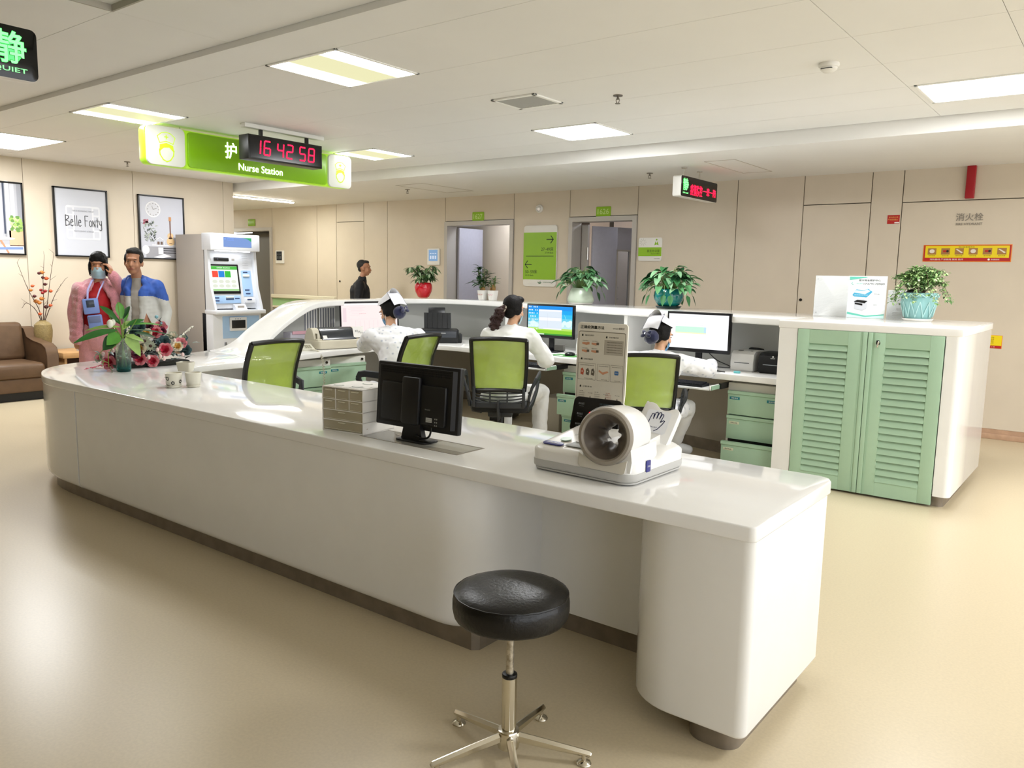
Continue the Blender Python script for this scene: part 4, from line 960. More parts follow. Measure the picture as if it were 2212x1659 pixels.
def scr_desktop(k, w, h):
    # landscape wallpaper: sky, clouds, meadow
    bands = [('#1C8FE8', .5, .36), ('#18A6EC', .36, .22), ('#35BDEB', .22, .08), ('#6CCBE6', .08, -.05), ('#9BDAE6', -.05, -.16), ('#BDE5E8', -.16, -.26), ('#B9E06A', -.26, -.33), ('#8ACB30', -.33, -.45), ('#3E8F3A', -.45, -.5)]
    for c, a, b in bands: k.m(e(c)); k.rect(0, (a+b)/2*h, w, (a-b)*h+.0002, 0)
    k.m(e('#D9F0F2'))
    for x, y, r_ in ((.33, -.06, .05), (.42, -.1, .07), (.28, -.14, .05), (-.38, -.12, .07), (-.3, -.16, .05), (.46, -.02, .04)): k.disc(x*w, y*h, r_*w, r_*w*.8, 0.0004, 12)
    k.m(e('#9FE8F4')); k.poly([(.30*w, .28*h, .0005), (.36*w, .12*h, .0005), (.38*w, -.02*h, .0005), (.35*w, .12*h, .0005)])
    k.m(e('#EAF6FB'))
    for r_ in range(8):
        for c in range(6):
            if (r_*7+c*3) % 5 == 1: continue
            k.rect((-.475+.037*c)*w, (.46-.11*r_)*h, .018*w, .045*h, 0.0008)
    k.m(e('#D8E3EE')); k.rect(0.01*w, 0.04*h, .52*w, .68*h, 0.001); k.m(e('#F6F2F6')); k.rect(0.01*w, .345*h, .52*w, .05*h, .0014); k.rect(.01*w, .05*h, .5*w, .10*h, .0014); k.rect(.06*w, -.28*h, .4*w, .03*h, .0014)
    k.m(e('#C7CFDD')); k.rect(0.01*w, .13*h, .5*w, .006*h, .0016); k.rect(-.05*w, .0*h, .004*w, .5*h, .0016)
    k.m(e('#D8F0D8')); k.rect(-.3*w, -.475*h, .36*w, .04*h, .001)
def scr_white(k, w, h):
    k.m(e('#FAFAFE')); k.rect(0, 0, w, h, 0); k.m(e('#E8ECF4')); k.rect(0, h*.44, w, h*.02, .0006); k.rect(0, h*.39, w, h*.012, .0006)
    k.m(e('#C9F0DC')); k.rect(-w*.12, h*.05, w*.52, h*.17, .0006); k.m(e('#F6EFC0')); k.rect(-w*.12, -h*.05, w*.52, h*.03, .0006); k.m(e('#BFE0F4')); k.rect(w*.12, h*.05, w*.03, h*.17, .0008)
    k.m(e('#DADDE6'))
    for i in range(2):
        for j in range(4): k.text('护理单', (-.38+j*.14)*w, (.25-.07*i)*h, w*.08, h*.03, .0008)
desk_monitor('wide monitor with pale pink record on screen, at the left desk corner', -6.40, 5.80, 0.845, 0.62, 0.37, math.radians(52), scr_pink, roll=math.radians(-1.5))
desk_monitor('monitor with blue sky and green meadow wallpaper at the middle desk', -4.56, 6.5, 0.905, 0.57, 0.335, 0, scr_desktop)
desk_monitor('wide monitor with white page and green table at the right desk', -2.855, 6.22, 0.905, 0.57, 0.335, 0, scr_white)

# ------------------------------------------------------------------ printers
BEI = mat('beige_printer_plastic', '#CFC8B4', 0.5); SMK = mat('smoked_cover', '#2B2F34', 0.2, coat=0.3)
pr = thing('dot_matrix_printer', 'beige dot matrix printer with smoked cover beside the left monitor', 'printer', M=Matrix.Translation((-6.25, 5.19, TZ)) @ Matrix.Rotation(face_rot(-1, 0.16), 4, 'Z'))
# local: width x, front faces -y
g = G(BEI); g.prism(rrect(-0.26, 0.26, -0.17, 0.16, 0.02), 0.004, 0.085, 0.008)
prof = [(-0.06, 0.08), (-0.055, 0.12), (-0.02, 0.185), (0.01, 0.20), (0.06, 0.198), (0.09, 0.17), (0.12, 0.12), (0.13, 0.08)]
for a, b in ((-0.255, -0.185), (0.20, 0.24)): g.loft([[(x, y, z) for y, z in prof] for x in (a, b)])
g.loft([[(x, y, z) for y, z in ((0.03, 0.08), (0.03, 0.19), (0.06, 0.192), (0.09, 0.165), (0.12, 0.11), (0.13, 0.08))] for x in (-0.19, 0.20)])
g.box(-0.25, -0.2, -0.12, -0.05, 0.08, 0.1, 0.004); g.m(mat('printer_slot', '#6E6855', 0.5)); g.box(-0.232, -0.224, -0.068, -0.03, 0.09, 0.15)
g.out('printer_body', pr)
g = G(SMK); g.loft([[(x, y, z) for y, z in ((-0.10, 0.084), (-0.095, 0.10), (-0.03, 0.185), (0.02, 0.203), (0.04, 0.2), (0.04, 0.19), (-0.0, 0.15), (-0.04, 0.084))] for x in (-0.18, 0.195)]); g.out('smoked_cover', pr)
g = G(PAPER); g.M = frame((-0.15, -0.086, 0.113), (1, 0, 0), (0, 0.55, 0.83)); g.box(-0.022, 0.022, -0.02, 0.02, 0, 0.001); tag(g.out('cover_sticker', pr), 'white sticker')
o = thing('handwritten_note', 'small white handwritten note stuck on the dot matrix printer', 'note', M=pr.matrix_world @ frame((0.225, -0.085, 0.155), (1, -.2, 0.05), (0, 0.3, 0.95)))
g = G(PAPER); g.box(-0.055, 0.055, -0.055, 0.055, 0, 0.001); g.out('paper', o); k = G(PRINT)
for i in range(3): k.text(('复印', '上午', '下午')[i], -0.02+0.025*i, 0.01-0.012*i, 0.03, 0.022, 0.0018)
k.out('handwriting', o)
# black inkjet
pk = thing('inkjet_printer', 'black inkjet printer with raised paper tray behind the left nurse', 'printer', M=Matrix.Translation((-6.02, 6.48, TZ)) @ Matrix.Rotation(face_rot(-0.72, 0.7), 4, 'Z'))
INK = mat('inkjet_black', '#15171A', 0.35)
g = G(INK); g.prism(rrect(-0.2, 0.2, -0.13, 0.14, 0.03), 0, 0.15, 0.012); g.box(0.18, 0.24, -0.08, 0.1, 0, 0.10, 0.01); g.out('printer_body', pk)
g = G(mat('inkjet_front_panel', '#3A3E45', 0.3)); g.box(-0.17, 0.17, -0.136, -0.128, 0.06, 0.13, 0.003); g.m(PRINTW); g.M = frame((0, -0.137, 0.11), (1, 0, 0), (0, 0, 1)); g.text('EPSON', 0.03, 0, 0.05, 0.010, 0.001)
for i in range(4): g.rect(-0.1+i*0.025, -0.03, 0.012, 0.008, 0.001)
g.out('front_panel', pk)
g = G(INK); g.M = Matrix.Translation((-0.02, 0.1, 0.14)) @ Matrix.Rotation(math.radians(-28), 4, 'X')
g.prism([(-0.15, 0), (0.15, 0), (0.14, 0.02), (-0.14, 0.02)], 0, 0.20, 0.0); g.box(-0.10, 0.09, 0.0, 0.018, 0.19, 0.27, 0.008)
for i in range(5): g.box(-0.11+i*0.055, -0.10+i*0.055, -0.008, 0.002, 0.01, 0.19)
g.out('paper_tray', pk)
# label printers
def label_printer(label, x, y, w, d, h, m1, m2, wm=None, rz=0.0):
    o = thing('label_printer', label, 'printer', (x, y, TZ), rz)
    g = G(m1); g.loft([[(xx, yy, zz) for yy, zz in ((-d/2, 0.01), (-d/2-0.005, h*.45), (-d/2+0.012, h*.86), (-d/2+0.05, h), (d/2, h), (d/2, 0.01))] for xx in (-w/2, -w/2+0.004, w/2-0.004, w/2)]); g.box(-w/2+.01, w/2-.01, -d/2+.01, d/2-.01, 0, 0.012); g.out('printer_body', o)
    k = G(m2); k.box(-w*.33, w*.33, -d/2-0.007, -d/2+0.01, h*.42, h*.45); 
    if wm: k.box(-w*.3, -w*.12, -d/2+0.055, -d/2+0.09, h, h+0.003); k.ell((w*.28, -d/2+0.07, h), (0.012, 0.012, 0.003), 12, 6)
    k.out('label_slot', o)
    return o
LPW = mat('warm_white_printer', '#DEDDDA', 0.35); PGR = mat('printer_trim_grey', '#3C4046', 0.4); SLOTW = mat('slot_silver', '#9EA3A8', 0.3)
label_printer('white label printer beside the right-hand monitor', -2.49, 6.42, 0.19, 0.25, 0.165, LPW, PGR, 1)
o = label_printer('black label printer in the corner next to the white cabinet', -2.235, 6.42, 0.235, 0.25, 0.165, mat('label_printer_black', '#16171B', 0.4), SLOTW)
k = G(PRINTW); k.M = frame((-0.0, -0.128, 0.125), (1, 0, 0), (0, 0.2, 1)); k.text('HPRT', 0, 0, 0.035, 0.010, 0.001); k.poly([(-0.008, 0.009, .001), (0.008, 0.009, .001), (0.004, 0.02, .001), (-0.004, 0.02, .001)]); k.out('printed_mark', o)
label_printer('white label printer half hidden behind the instruction board, beside the meadow screen', -4.11, 6.58, 0.20, 0.25, 0.18, LPW, PGR, 1)
g = G(mat('dark_label_roll', '#1E2024', 0.5)); g.box(-2.55, -2.40, 6.56, 6.62, TZ, TZ+0.18, 0.02); tag(g.out('label_roll_holder'), 'dark label roll holder standing behind the white label printer on the right', 'roll holder')

# ------------------------------------------------------------------ telephone, keyboards, mice, papers, pen
PHB = mat('ivory_phone_plastic', '#D9D6C6', 0.35)
ph = thing('telephone', 'ivory desk telephone with handset lying across it, beside the dot matrix printer', 'telephone', M=Matrix.Translation((-6.20, 4.78, TZ)) @ Matrix.Rotation(face_rot(-0.9, 0.45), 4, 'Z'))
g = G(PHB); g.loft([[(x, y, z) for y, z in ((-0.1, 0.0), (-0.1, 0.02), (0.1, 0.055), (0.1, 0.0))] for x in (-0.085, 0.085)]); g.out('phone_base', ph)
g = G(mat('phone_keys', '#A9A48F', 0.5))
for i in range(4):
    for j in range(3): g.box(0.01+j*0.02, 0.024+j*0.02, -0.07+i*0.03, -0.052+i*0.03, 0.022+i*0.006, 0.034+i*0.005, 0.002)
g.out('keypad', ph)
g = G(PHB); g.sweep(catmull([(-0.055, -0.115, 0.055), (-0.055, -0.09, 0.075), (-0.055, 0.0, 0.085), (-0.055, 0.08, 0.09), (-0.055, 0.11, 0.07)], 4), 0.045, [0.03]*4+[0.026]*10+[0.03]*3, b=.4); g.out('handset', ph)
g = G(mat('curly_cord', '#C9C5B2', 0.5)); pts = catmull([(0.05, -0.11, 0.02), (0.09, -0.17, 0.01), (0.12, -0.24, -0.05), (0.13, -0.27, -0.20), (0.13, -0.275, -0.4), (0.135, -0.27, -0.62)], 40)
g.tube([p + Vector((0.010*math.cos(i*1.1), 0.010*math.sin(i*1.1), 0)) for i, p in enumerate(pts)], 0.0035, 5); g.out('curly_cord', ph)
o2 = thing('telephone', 'white desk telephone left of the nurse with ponytail, by the shelf divider', 'telephone', M=Matrix.Translation((-4.93, 6.47, TZ)) @ Matrix.Rotation(0.5, 4, 'Z') @ Matrix.Scale(1.35, 4))
g = G(LPW); g.loft([[(x, y, z) for y, z in ((-0.1, 0.0), (-0.1, 0.03), (0.1, 0.13), (0.1, 0.0))] for x in (-0.1, 0.1)]); g.out('phone_base', o2)
g = G(LPW); g.sweep(catmull([(-0.04, -0.12, 0.04), (-0.04, -0.06, 0.10), (-0.04, 0.06, 0.16), (-0.04, 0.12, 0.14)], 5), 0.05, 0.03, b=.4); g.out('handset', o2)
KB = mat('keyboard_black', '#121318', 0.5); KC = mat('key_caps', '#23242B', 0.45)
def keyboard(label, x, y, z, rz=0.0, w=0.44):
    o = thing('keyboard', label, 'keyboard', (x, y, z), rz)
    g = G(KB); g.loft([[(xx, yy, zz) for yy, zz in ((-0.07, 0), (-0.07, 0.012), (0.07, 0.024), (0.07, 0))] for xx in (-w/2, w/2)]); g.out('keyboard_case', o)
    g = G(KC)
    for r_ in range(5):
        for c in range(20): g.box(-w/2+0.01+c*(w-0.02)/20, -w/2+0.01+(c+.82)*(w-0.02)/20, -0.058+r_*0.024, -0.039+r_*0.024, 0.014+r_*0.0021, 0.024+r_*0.0021)
    g.out('keys', o); return o
keyboard('black keyboard on the pulled out tray below the white-page monitor', -2.87, 5.97, 0.66)
keyboard('black keyboard on the pulled out tray below the meadow wallpaper monitor', -4.42, 5.99, 0.676)
keyboard('black keyboard on the desk before the pink-screen monitor', -6.02, 5.72, TZ, math.radians(52), 0.4)
def mouse(label, x, y, z, rz):
    o = thing('computer_mouse', label, 'mouse', (x, y, z), rz)
    g = G(mat('mouse_black', '#0E0F12', 0.25)); g.ell((0, 0, 0.012), (0.032, 0.055, 0.024), 20, 10); g.out('mouse_shell', o)
    g = G(BLACK); g.tube(catmull([(0, 0.05, 0.012), (0.02, 0.12, 0.005), (0.06, 0.2, 0.004), (0.05, 0.3, 0.02)], 6), 0.002, 6); g.out('cable', o)
mouse('black mouse on the green mat below the meadow wallpaper monitor', -4.17, 6.29, TZ+0.003, -0.5)
g = G(mat('mouse_mat_green', '#4C8A46', 0.6)); g.prism(rrect(-4.36, -4.06, 6.19, 6.38, 0.02), TZ, TZ+0.003); g.m(PAPER); g.prism(rrect(-4.30, -4.22, 6.22, 6.26, 0.005), TZ+0.003, TZ+0.0036); tag(g.out('mouse_mat'), 'green and white mouse mat under the black mouse on the middle desk', 'mouse mat')
def paper(label, x, y, rz, w=0.21, d=0.297, n=1, z=TZ, m=None):
    o = thing('paper_sheet' if n == 1 else 'paper_pile', label, 'paper', (x, y, z), rz)
    g = G(m or PAPER)
    for i in range(n):
        a = 0.04*math.sin(i*2.3); g.M = Matrix.Rotation(a, 4, 'Z'); g.box(-w/2, w/2, -d/2, d/2, i*0.0016, i*0.0016+0.0013)
    g.out('sheets', o)
    k = G(mat('grey_print', '#A6A9AE', 0.6))
    for i in range(8): k.rect(0, d*.38-i*d*.1, w*.75, d*.018, n*0.0016+0.0004)
    k.out('printed_lines', o); return o
paper('white papers lying under the meadow wallpaper monitor beside the ponytail nurse', -4.62, 6.26, 0.3, n=3)
paper('white sheet on the desk left of the ponytail nurse, nearest the divider', -5.3, 6.42, 0.2)
paper('white sheet on the desk between the two left nurses', -5.5, 6.42, 0.6, n=2)
paper('pile of grey papers at the foot of the sloping shelf end', -6.33, 4.62, 0.35, n=6, m=mat('grey_paper', '#BFC0C4', 0.6))
paper('flat white sheet on the top shelf in front of the walking man', -7.0, 6.65, 0.4, n=1, z=1.2205)
paper('white sheet lying on the side worktop behind the empty chair', -6.15, 4.15, 1.2, n=1)
FOLD = mat('pale_lilac_box', '#C9C6D2', 0.6)
g = G(FOLD); g.box(-6.72, -6.60, 4.93, 5.25, TZ, TZ+0.14, 0.006); g.m(mat('pink_box_edge', '#D9A9B6', 0.6)); g.box(-6.60, -6.59, 4.95, 5.22, TZ+0.12, TZ+0.15)
tag(g.out('file_box'), 'pale lilac file box under the sloping shelf behind the dot matrix printer', 'box')
o = thing('notice_sheets', 'printed notice sheets with dense columns hanging inside the sloping shelf end', 'notice', (0, 0, 0))
for i, (y, z) in enumerate(((5.12, 1.0), (5.36, 1.02), (5.6, 1.03))):
    zt_ = 0.28; g = G(PAPER); g.box(-6.86+0.0, -6.858, y-0.11, y+0.11, z-0.14+(-0.02 if i == 0 else 0), z+0.12, 0); g.m(mat('notice_dense_print', '#85878F', 0.7))
    for c in range(6): g.box(-6.857, -6.8565, y-0.095+c*0.034, y-0.075+c*0.034, z-0.12, z+0.10)
    g.out('sheet', o)
g = G(BLACK); g.cap((-2.74, 6.17, TZ+0.005), (-2.56, 6.12, TZ+0.005), 0.0045, 0.0045); tag(g.out('pen'), 'black pen lying on the right-hand desk by the nurse sleeve', 'pen')
g = G(mat('teal_eraser', '#6FC2C6', 0.5)); g.box(-2.49, -2.44, 6.13, 6.155, TZ, TZ+0.018, 0.004); tag(g.out('eraser'), 'small teal eraser in front of the white label printer', 'eraser')
g = G(mat('grey_power_box', '#9A9890', 0.5)); g.box(-4.80, -4.66, 6.66, 6.70, TZ, TZ+0.06, 0.004); g.m(mat('grey_power_box2', '#77756E', 0.5)); g.box(-4.65, -4.5, 6.66, 6.70, TZ, TZ+0.06, 0.004); tag(g.out('socket_strip'), 'grey socket box on the desk below the meadow wallpaper monitor', 'socket')
# cables
def cable(label, pts, r=0.004):
    g = G(BLACK); g.tube(catmull(pts, 6), r, 6); tag(g.out('cable'), label, 'cable')
cable('black cable looping down beside the drawer cabinet behind the board', [(-4.22, 6.45, 0.66), (-4.24, 6.42, 0.5), (-4.30, 6.45, 0.3), (-4.42, 6.5, 0.22), (-4.55, 6.45, 0.35)], 0.012)
cable('thin black cable hanging to the floor beside the thick cable loop', [(-4.35, 6.45, 0.3), (-4.30, 6.4, 0.22), (-4.27, 6.4, 0.1), (-4.25, 6.38, 0.006), (-4.15, 6.25, 0.006)], 0.004)
cable('black cables tangled behind the right-hand monitor stand', [(-2.78, 6.3, 0.9), (-2.72, 6.34, 0.84), (-2.62, 6.36, 0.80), (-2.64, 6.4, 0.782), (-2.75, 6.4, 0.778)], 0.004)
cable('black cables hanging under the right-hand keyboard tray', [(-3.05, 6.2, 0.66), (-3.06, 6.18, 0.55), (-3.0, 6.2, 0.5), (-2.92, 6.2, 0.56), (-2.88, 6.22, 0.66)], 0.006)
# computer tower, bin etc under the desks
o = thing('computer_tower', 'black computer tower under the desk left of the ponytail nurse', 'computer', (-5.15, 6.55, 0), 0.3)
g = G(BLACK); g.box(-0.09, 0.09, -0.2, 0.2, 0.02, 0.42, 0.006); g.out('tower_case', o); g = G(DGREY); g.box(-0.08, 0.08, -0.205, -0.198, 0.05, 0.4, 0.003); g.out('front_panel', o)
g = G(mat('warm_grey_box', '#ACA595', 0.5)); g.M = Matrix.Translation((-4.47, 6.55, 0)); g.box(-0.12, 0.12, -0.15, 0.15, 0, 0.33, 0.006); tag(g.out('floor_box'), 'warm grey box on the floor under the middle desk', 'box')
# ================================================================== BLOOD PRESSURE MACHINE
BPW = mat('device_white', '#E9E8E4', 0.3); BPG = mat('device_grey_base', '#BDBCB8', 0.4); TAUPE = mat('taupe_ring', '#8F877B', 0.45); CUFF = mat('cuff_fabric_taupe', '#5A5046', 0.42, var=0.10, vscale=9, sheen=0.15)
NAVY = mat('navy_button', '#2C2F7E', 0.35)
PXb = (-1.81, 2.47); ang = math.radians(-1)
bp = thing('blood_pressure_monitor', 'white arm-in blood pressure machine with taupe cuff ring on the front counter', 'blood pressure monitor', M=Matrix.Translation((-1.79, 2.43, TZ)) @ Matrix.Rotation(ang, 4, 'Z'))
W_, D_ = 0.455, 0.43
base = rrect(0, W_, 0, D_, 0.055, 6)
g = G(BPG); g.prism([(W_/2+(x-W_/2)*0.975, D_/2+(y-D_/2)*0.97) for x, y in base], 0.006, 0.012); g.prism(base, 0.012, 0.044, 0.012, 3, btop=False)
for x, y in ((0.05, 0.05), (W_-0.05, 0.05), (0.05, D_-0.05), (W_-0.05, D_-0.05)): g.cyl((x, y, 0), (x, y, 0.014), 0.012)
g.out('grey_base', bp)
# upper body: higher on the left control deck and sloping wall, cradle at the right
g = G(BPW)
def deckz(x, y):
    z = 0.088+0.055*min(1, y/D_)                  # control deck rises backwards
    if x > 0.375:
        u = (x-0.375)/0.08; z = 0.098+0.006*math.cos(u*PI)
        z -= 0.022*math.exp(-((y-0.2)/0.045)**2)
    return z
t = bmesh.new(); NX, NY = 40, 30
out_ = rrect(0.002, W_-0.002, 0.002, D_-0.002, 0.055, 8)
def inside_clamp(x, y, k=1.0):
    # squeeze a unit grid into a rounded rectangle
    r_ = 0.055; x0, x1, y0, y1 = 0.002, W_-0.002, 0.002, D_-0.002
    cxx = min(max(x, x0+r_), x1-r_); cyy = min(max(y, y0+r_), y1-r_); dx, dy = x-cxx, y-cyy
    if dx and dy:
        m_ = max(abs(dx), abs(dy)); L = math.hypot(dx, dy); s_ = m_/L; return cxx+dx*s_, cyy+dy*s_
    return x, y
V = {}
for i in range(NX+1):
    for j in range(NY+1):
        x, y = inside_clamp(0.002+(W_-0.004)*i/NX, 0.002+(D_-0.004)*j/NY)
        ed = min(i, NX-i, j, NY-j); z = deckz(x, y)-(0.012 if ed == 0 else (0.0035 if ed == 1 else 0))
        V[i, j] = t.verts.new((x, y, z))
for i in range(NX):
    for j in range(NY): t.faces.new((V[i, j], V[i+1, j], V[i+1, j+1], V[i, j+1]))
rim = [(i, 0) for i in range(NX)] + [(NX, j) for j in range(NY)] + [(NX-i, NY) for i in range(NX)] + [(0, NY-j) for j in range(NY)]
lowv = [t.verts.new((V[k].co.x, V[k].co.y, 0.044)) for k in rim]
for a in range(len(rim)):
    b = (a+1) % len(rim); t.faces.new((V[rim[b]], V[rim[a]], lowv[a], lowv[b]))
t.faces.new(lowv[::-1]); bmesh.ops.recalc_face_normals(t, faces=t.faces); g.put(t)
g.out('upper_housing', bp, sharp=60)
# cuff tunnel: cylinder pointing back and slightly down to the right
ax = Vector((-0.17, 0.97, -0.09)).normalized(); c0 = Vector((0.345, 0.0, 0.172)); Mc = _rt(c0, c0+ax)
g = G(BPW)
def ringp(r, z, n=56, rag=0.0): return [(r*math.cos(2*PI*k/n), r*math.sin(2*PI*k/n), z) for k in range(n)]
prof = [(0.092, -0.002), (0.098, -0.006), (0.103, 0.0), (0.107, 0.02), (0.108, 0.08), (0.106, 0.17), (0.101, 0.20), (0.093, 0.215), (0.088, 0.212), (0.088, 0.19), (0.089, 0.02), (0.092, -0.002)]
g.loft([ringp(r, z) for r, z in prof], caps=(False, False), M=Mc)
# saddle joining the tunnel to the body
g.loft([[(0.345+sx_*(0.098-0.002*q), 0.012+q*0.024, zz) for sx_, zz in ((-1, 0.05), (1, 0.05), (1.06, 0.09), (1.0, 0.135), (0.8, 0.11), (0.0, 0.075), (-0.8, 0.11), (-1.0, 0.13), (-1.04, 0.09))] for q in range(10)])
g.out('cuff_housing', bp, sharp=50)
g = G(TAUPE); prof = [(0.080, 0.004), (0.082, -0.010), (0.088, -0.016), (0.098, -0.014), (0.1035, -0.006), (0.1045, 0.004), (0.1035, 0.006), (0.085, 0.008), (0.080, 0.004)]
g.loft([ringp(r, z) for r, z in prof], caps=(False, False), M=Mc); tag(g.out('cuff_ring', bp), 'taupe cuff ring')
g = G(CUFF); rings = []; NR = 16
for q in range(NR+1):
    u = q/NR; z = -0.004+0.205*u; pinch = math.sin(PI*min(1, u*1.02))**0.9
    rr_ = []
    for k in range(72):
        a = 2*PI*k/72
        fold = 0.0085*math.sin(a*3+u*4.5)+0.006*math.sin(a*5-u*6+1)+0.0035*math.sin(a*8+u*9)+.006*noise.noise(Vector((math.cos(a)*1.6, math.sin(a)*1.6, u*3)))
        r = 0.080-(0.044)*pinch+fold*(0.25+0.75*pinch) if u > 0.02 else 0.081
        if u > 0.9: r = 0.055+fold+(u-.9)*0.15
        rr_.append((r*math.cos(a)+0.006*pinch, r*math.sin(a)-0.003*pinch, z))
    rings.append(rr_)
g.loft(rings, caps=(False, False), M=Mc); tag(g.out('cuff_sleeve', bp, sharp=None), 'crumpled taupe fabric cuff')
g = G(mat('device_pale_grey', '#CFCFCF', 0.35)); g.loft([[Mc @ Vector((r*math.cos(a), r*math.sin(a), z)) for r, z in ((0.1085, 0.02), (0.1095, 0.022), (0.1095, 0.055), (0.1085, 0.057))] for a in [math.radians(d) for d in range(10, 95, 6)]]); g.out('grey_tab', bp)
# front cover outline on the housing
g = G(mat('device_cover_warm', '#D2CDC0', 0.35)); pp = [(0.235, 0.056), (0.244, 0.048), (0.42, 0.046), (0.43, 0.052), (0.44, 0.098), (0.40, 0.082), (0.345, 0.070), (0.275, 0.082), (0.235, 0.1)]
g.M = frame((0, -0.002, 0), (1, 0, 0), (0, 0, 1)); g.prism(pp, 0.0, 0.003, 0.001); g.out('front_cover', bp)
# elbow rest
Mh = frame((0.345, 0.37, 0.160), (1, 0.12, -0.10), (0.10, 0.5, 0.62))
g = G(BPW); g.M = Mh
sh = [(-0.065, -0.12), (0.045, -0.12), (0.058, -0.10), (0.065, 0.06), (0.06, 0.085), (0.045, 0.092), (0.02, 0.078), (-0.005, 0.078), (-0.03, 0.098), (-0.055, 0.10), (-0.068, 0.085), (-0.072, -0.1)]
g.prism([(p.x*1.12, p.y) for p in catmull([(x, y, 0) for x, y in sh+[sh[0]]], 4)[:-1]], -0.035, 0.0, 0.006, 2); g.out('hand_rest', bp, sharp=50)
g = G(mat('rest_sticker', '#EEF0F4', 0.3)); g.M = Mh; g.rect(-0.005, 0.02, 0.10, 0.10, 0.0008, r=0.012)
g.m(PRINT); NV = mat('navy_line', '#1B2350', 0.4); g.m(NV)
hp = [(-0.035, -0.015), (-0.035, 0.02), (-0.032, 0.05), (-0.027, 0.053), (-0.023, 0.05), (-0.021, 0.03), (-0.019, 0.058), (-0.013, 0.062), (-0.009, 0.057), (-0.008, 0.033), (-0.005, 0.060), (0.0, 0.063), (0.005, 0.058), (0.004, 0.033), (0.008, 0.055), (0.013, 0.056), (0.016, 0.051), (0.012, 0.02), (0.022, 0.03), (0.027, 0.028), (0.022, 0.012), (0.01, -0.012), (-0.002, -0.022)]
g.line(hp, 0.0032, 0.0016); g.text('手掌朝上放置', -0.012, -0.006, 0.035, 0.006, 0.0016)
tag(g.out('hand_symbol', bp), 'blue outline of a hand')
# display panel
Md = frame((-0.012, 0.325, 0.132), (1, 0.06, 0), (0, 0.28, 0.96))
g = G(mat('display_black', '#08080A', 0.14)); g.M = Md; g.prism(rrect(-0.02, 0.205, -0.035, 0.115, 0.022, 6), -0.02, 0.0, 0.005); g.m(BPW); g.prism(rrect(0.0, 0.212, -0.045, 0.108, 0.02, 6), -0.035, -0.02, 0.004); g.out('display', bp)
k = G(mat('display_grey_ink', '#8C9296', 0.4)); k.M = Md
for i, (a, b) in enumerate((('最高血压', 'SYS mmHg'), ('最低血压', 'DIA mmHg'), ('脉搏数', 'PULSE'))): k.text(a, 0.02, 0.086-i*0.043, 0.028, 0.0085, 0.0015); k.text(b, 0.022, 0.075-i*0.043, 0.02, 0.004, 0.0015)
k.m(mat('display_teal_ink', '#3E5660', 0.4))
for i in range(3): k.text('测量中请勿说话保持安静状态', 0.145, 0.092-i*0.012, 0.08, 0.008, 0.0015)
k.m(REDL); digits(k, '00', 0.062, 0.037, 0.018, 0.032, 0.0035, 0.01, 0.0016); k.out('display_figures', bp)
# control deck details
Mk = frame((0, 0, 0.089), (1, 0, 0), (0, 0.988, 0.151))
g = G(NAVY); g.M = Mk; g.prism(rrect(0.03, 0.12, 0.045, 0.078, 0.014), 0.0, 0.004, 0.0015); g.m(PRINTW); g.text('开始/停止', 0.075, 0.061, 0.055, 0.011, 0.005); g.out('start_button', bp)
g = G(mat('pale_green_button', '#B8D3C0', 0.3)); g.M = Mk; g.cyl((0.09, 0.125, 0), (0.09, 0.125, 0.003), 0.022, n=24); g.out('round_button', bp)
g = G(mat('printer_slot_grey', '#A4A8AA', 0.35)); g.M = Mk; g.prism([(0.125, 0.06), (0.24, 0.06), (0.25, 0.16), (0.165, 0.17)], 0.0, 0.003, 0.001); g.m(BPW); g.box(0.15, 0.24, 0.105, 0.11, 0.003, 0.007); g.m(PGR); g.box(0.165, 0.24, 0.13, 0.14, 0.003, 0.006); g.out('receipt_slot', bp)
k = G(PRINT); k.M = Mk; k.text('OMRON', 0.11, 0.19, 0.04, 0.007, 0.001); k.text('HBP-9020', 0.11, 0.178, 0.03, 0.004, 0.001); k.out('printed_name', bp)
g = G(NAVY); g.M = frame((W_-0.0012, 0.12, 0.062), (0, 1, 0), (0, 0, 1)); g.prism(rrect(-0.016, 0.016, -0.022, 0.022, 0.006), 0, 0.004, 0.0015); g.m(PRINTW); g.text('开始', 0, 0.0, 0.02, 0.007, 0.005); g.out('side_button', bp)
# instruction board
Mb = bp.matrix_world @ frame((0.055, 0.385, 0.0), (1, 0.14, 0), (0, 0.06, 1))
ib = thing('instruction_board', 'upright cream instruction board with small drawings standing behind the blood pressure machine', 'board', M=bp.matrix_world @ frame((-0.105, 0.455, 0.0), (1, 0.06, 0), (0, 0.03, 1)))
CREAM = mat('board_cream', '#E4DFD2', 0.4); CRM2 = mat('board_sheet', '#D5CFBF', 0.45)
BW, BH = 0.242, 0.545
g = G(CREAM); g.prism([(0.02, 0), (BW-0.02, 0), (BW, 0.25)] + [(x, y) for x, y in rrect(0, BW, BH-0.2, BH, 0.016) if y > BH-0.02] + [(0.0, 0.25)], -0.008, 0.0, 0.002); g.box(0.02, BW-0.02, 0.0, 0.02, -0.06, 0.03, 0.006)
g.out('board_panel', ib)
k = G(mat('board_frame_line', '#8E8778', 0.5)); k.rect(BW/2, 0.335, BW*.93, 0.345, 0.0008, r=0.008); k.m(CRM2); k.rect(BW/2, 0.335, BW*.91, 0.339, 0.0014, r=0.007)
k.m(PRINT); k.text('正确的测量方法', BW*.30, 0.525, 0.115, 0.015, 0.001, bold=0.02); k.text('omron 欧姆龙', BW*.82, 0.525, 0.055, 0.009, 0.001)
Z = 0.0022
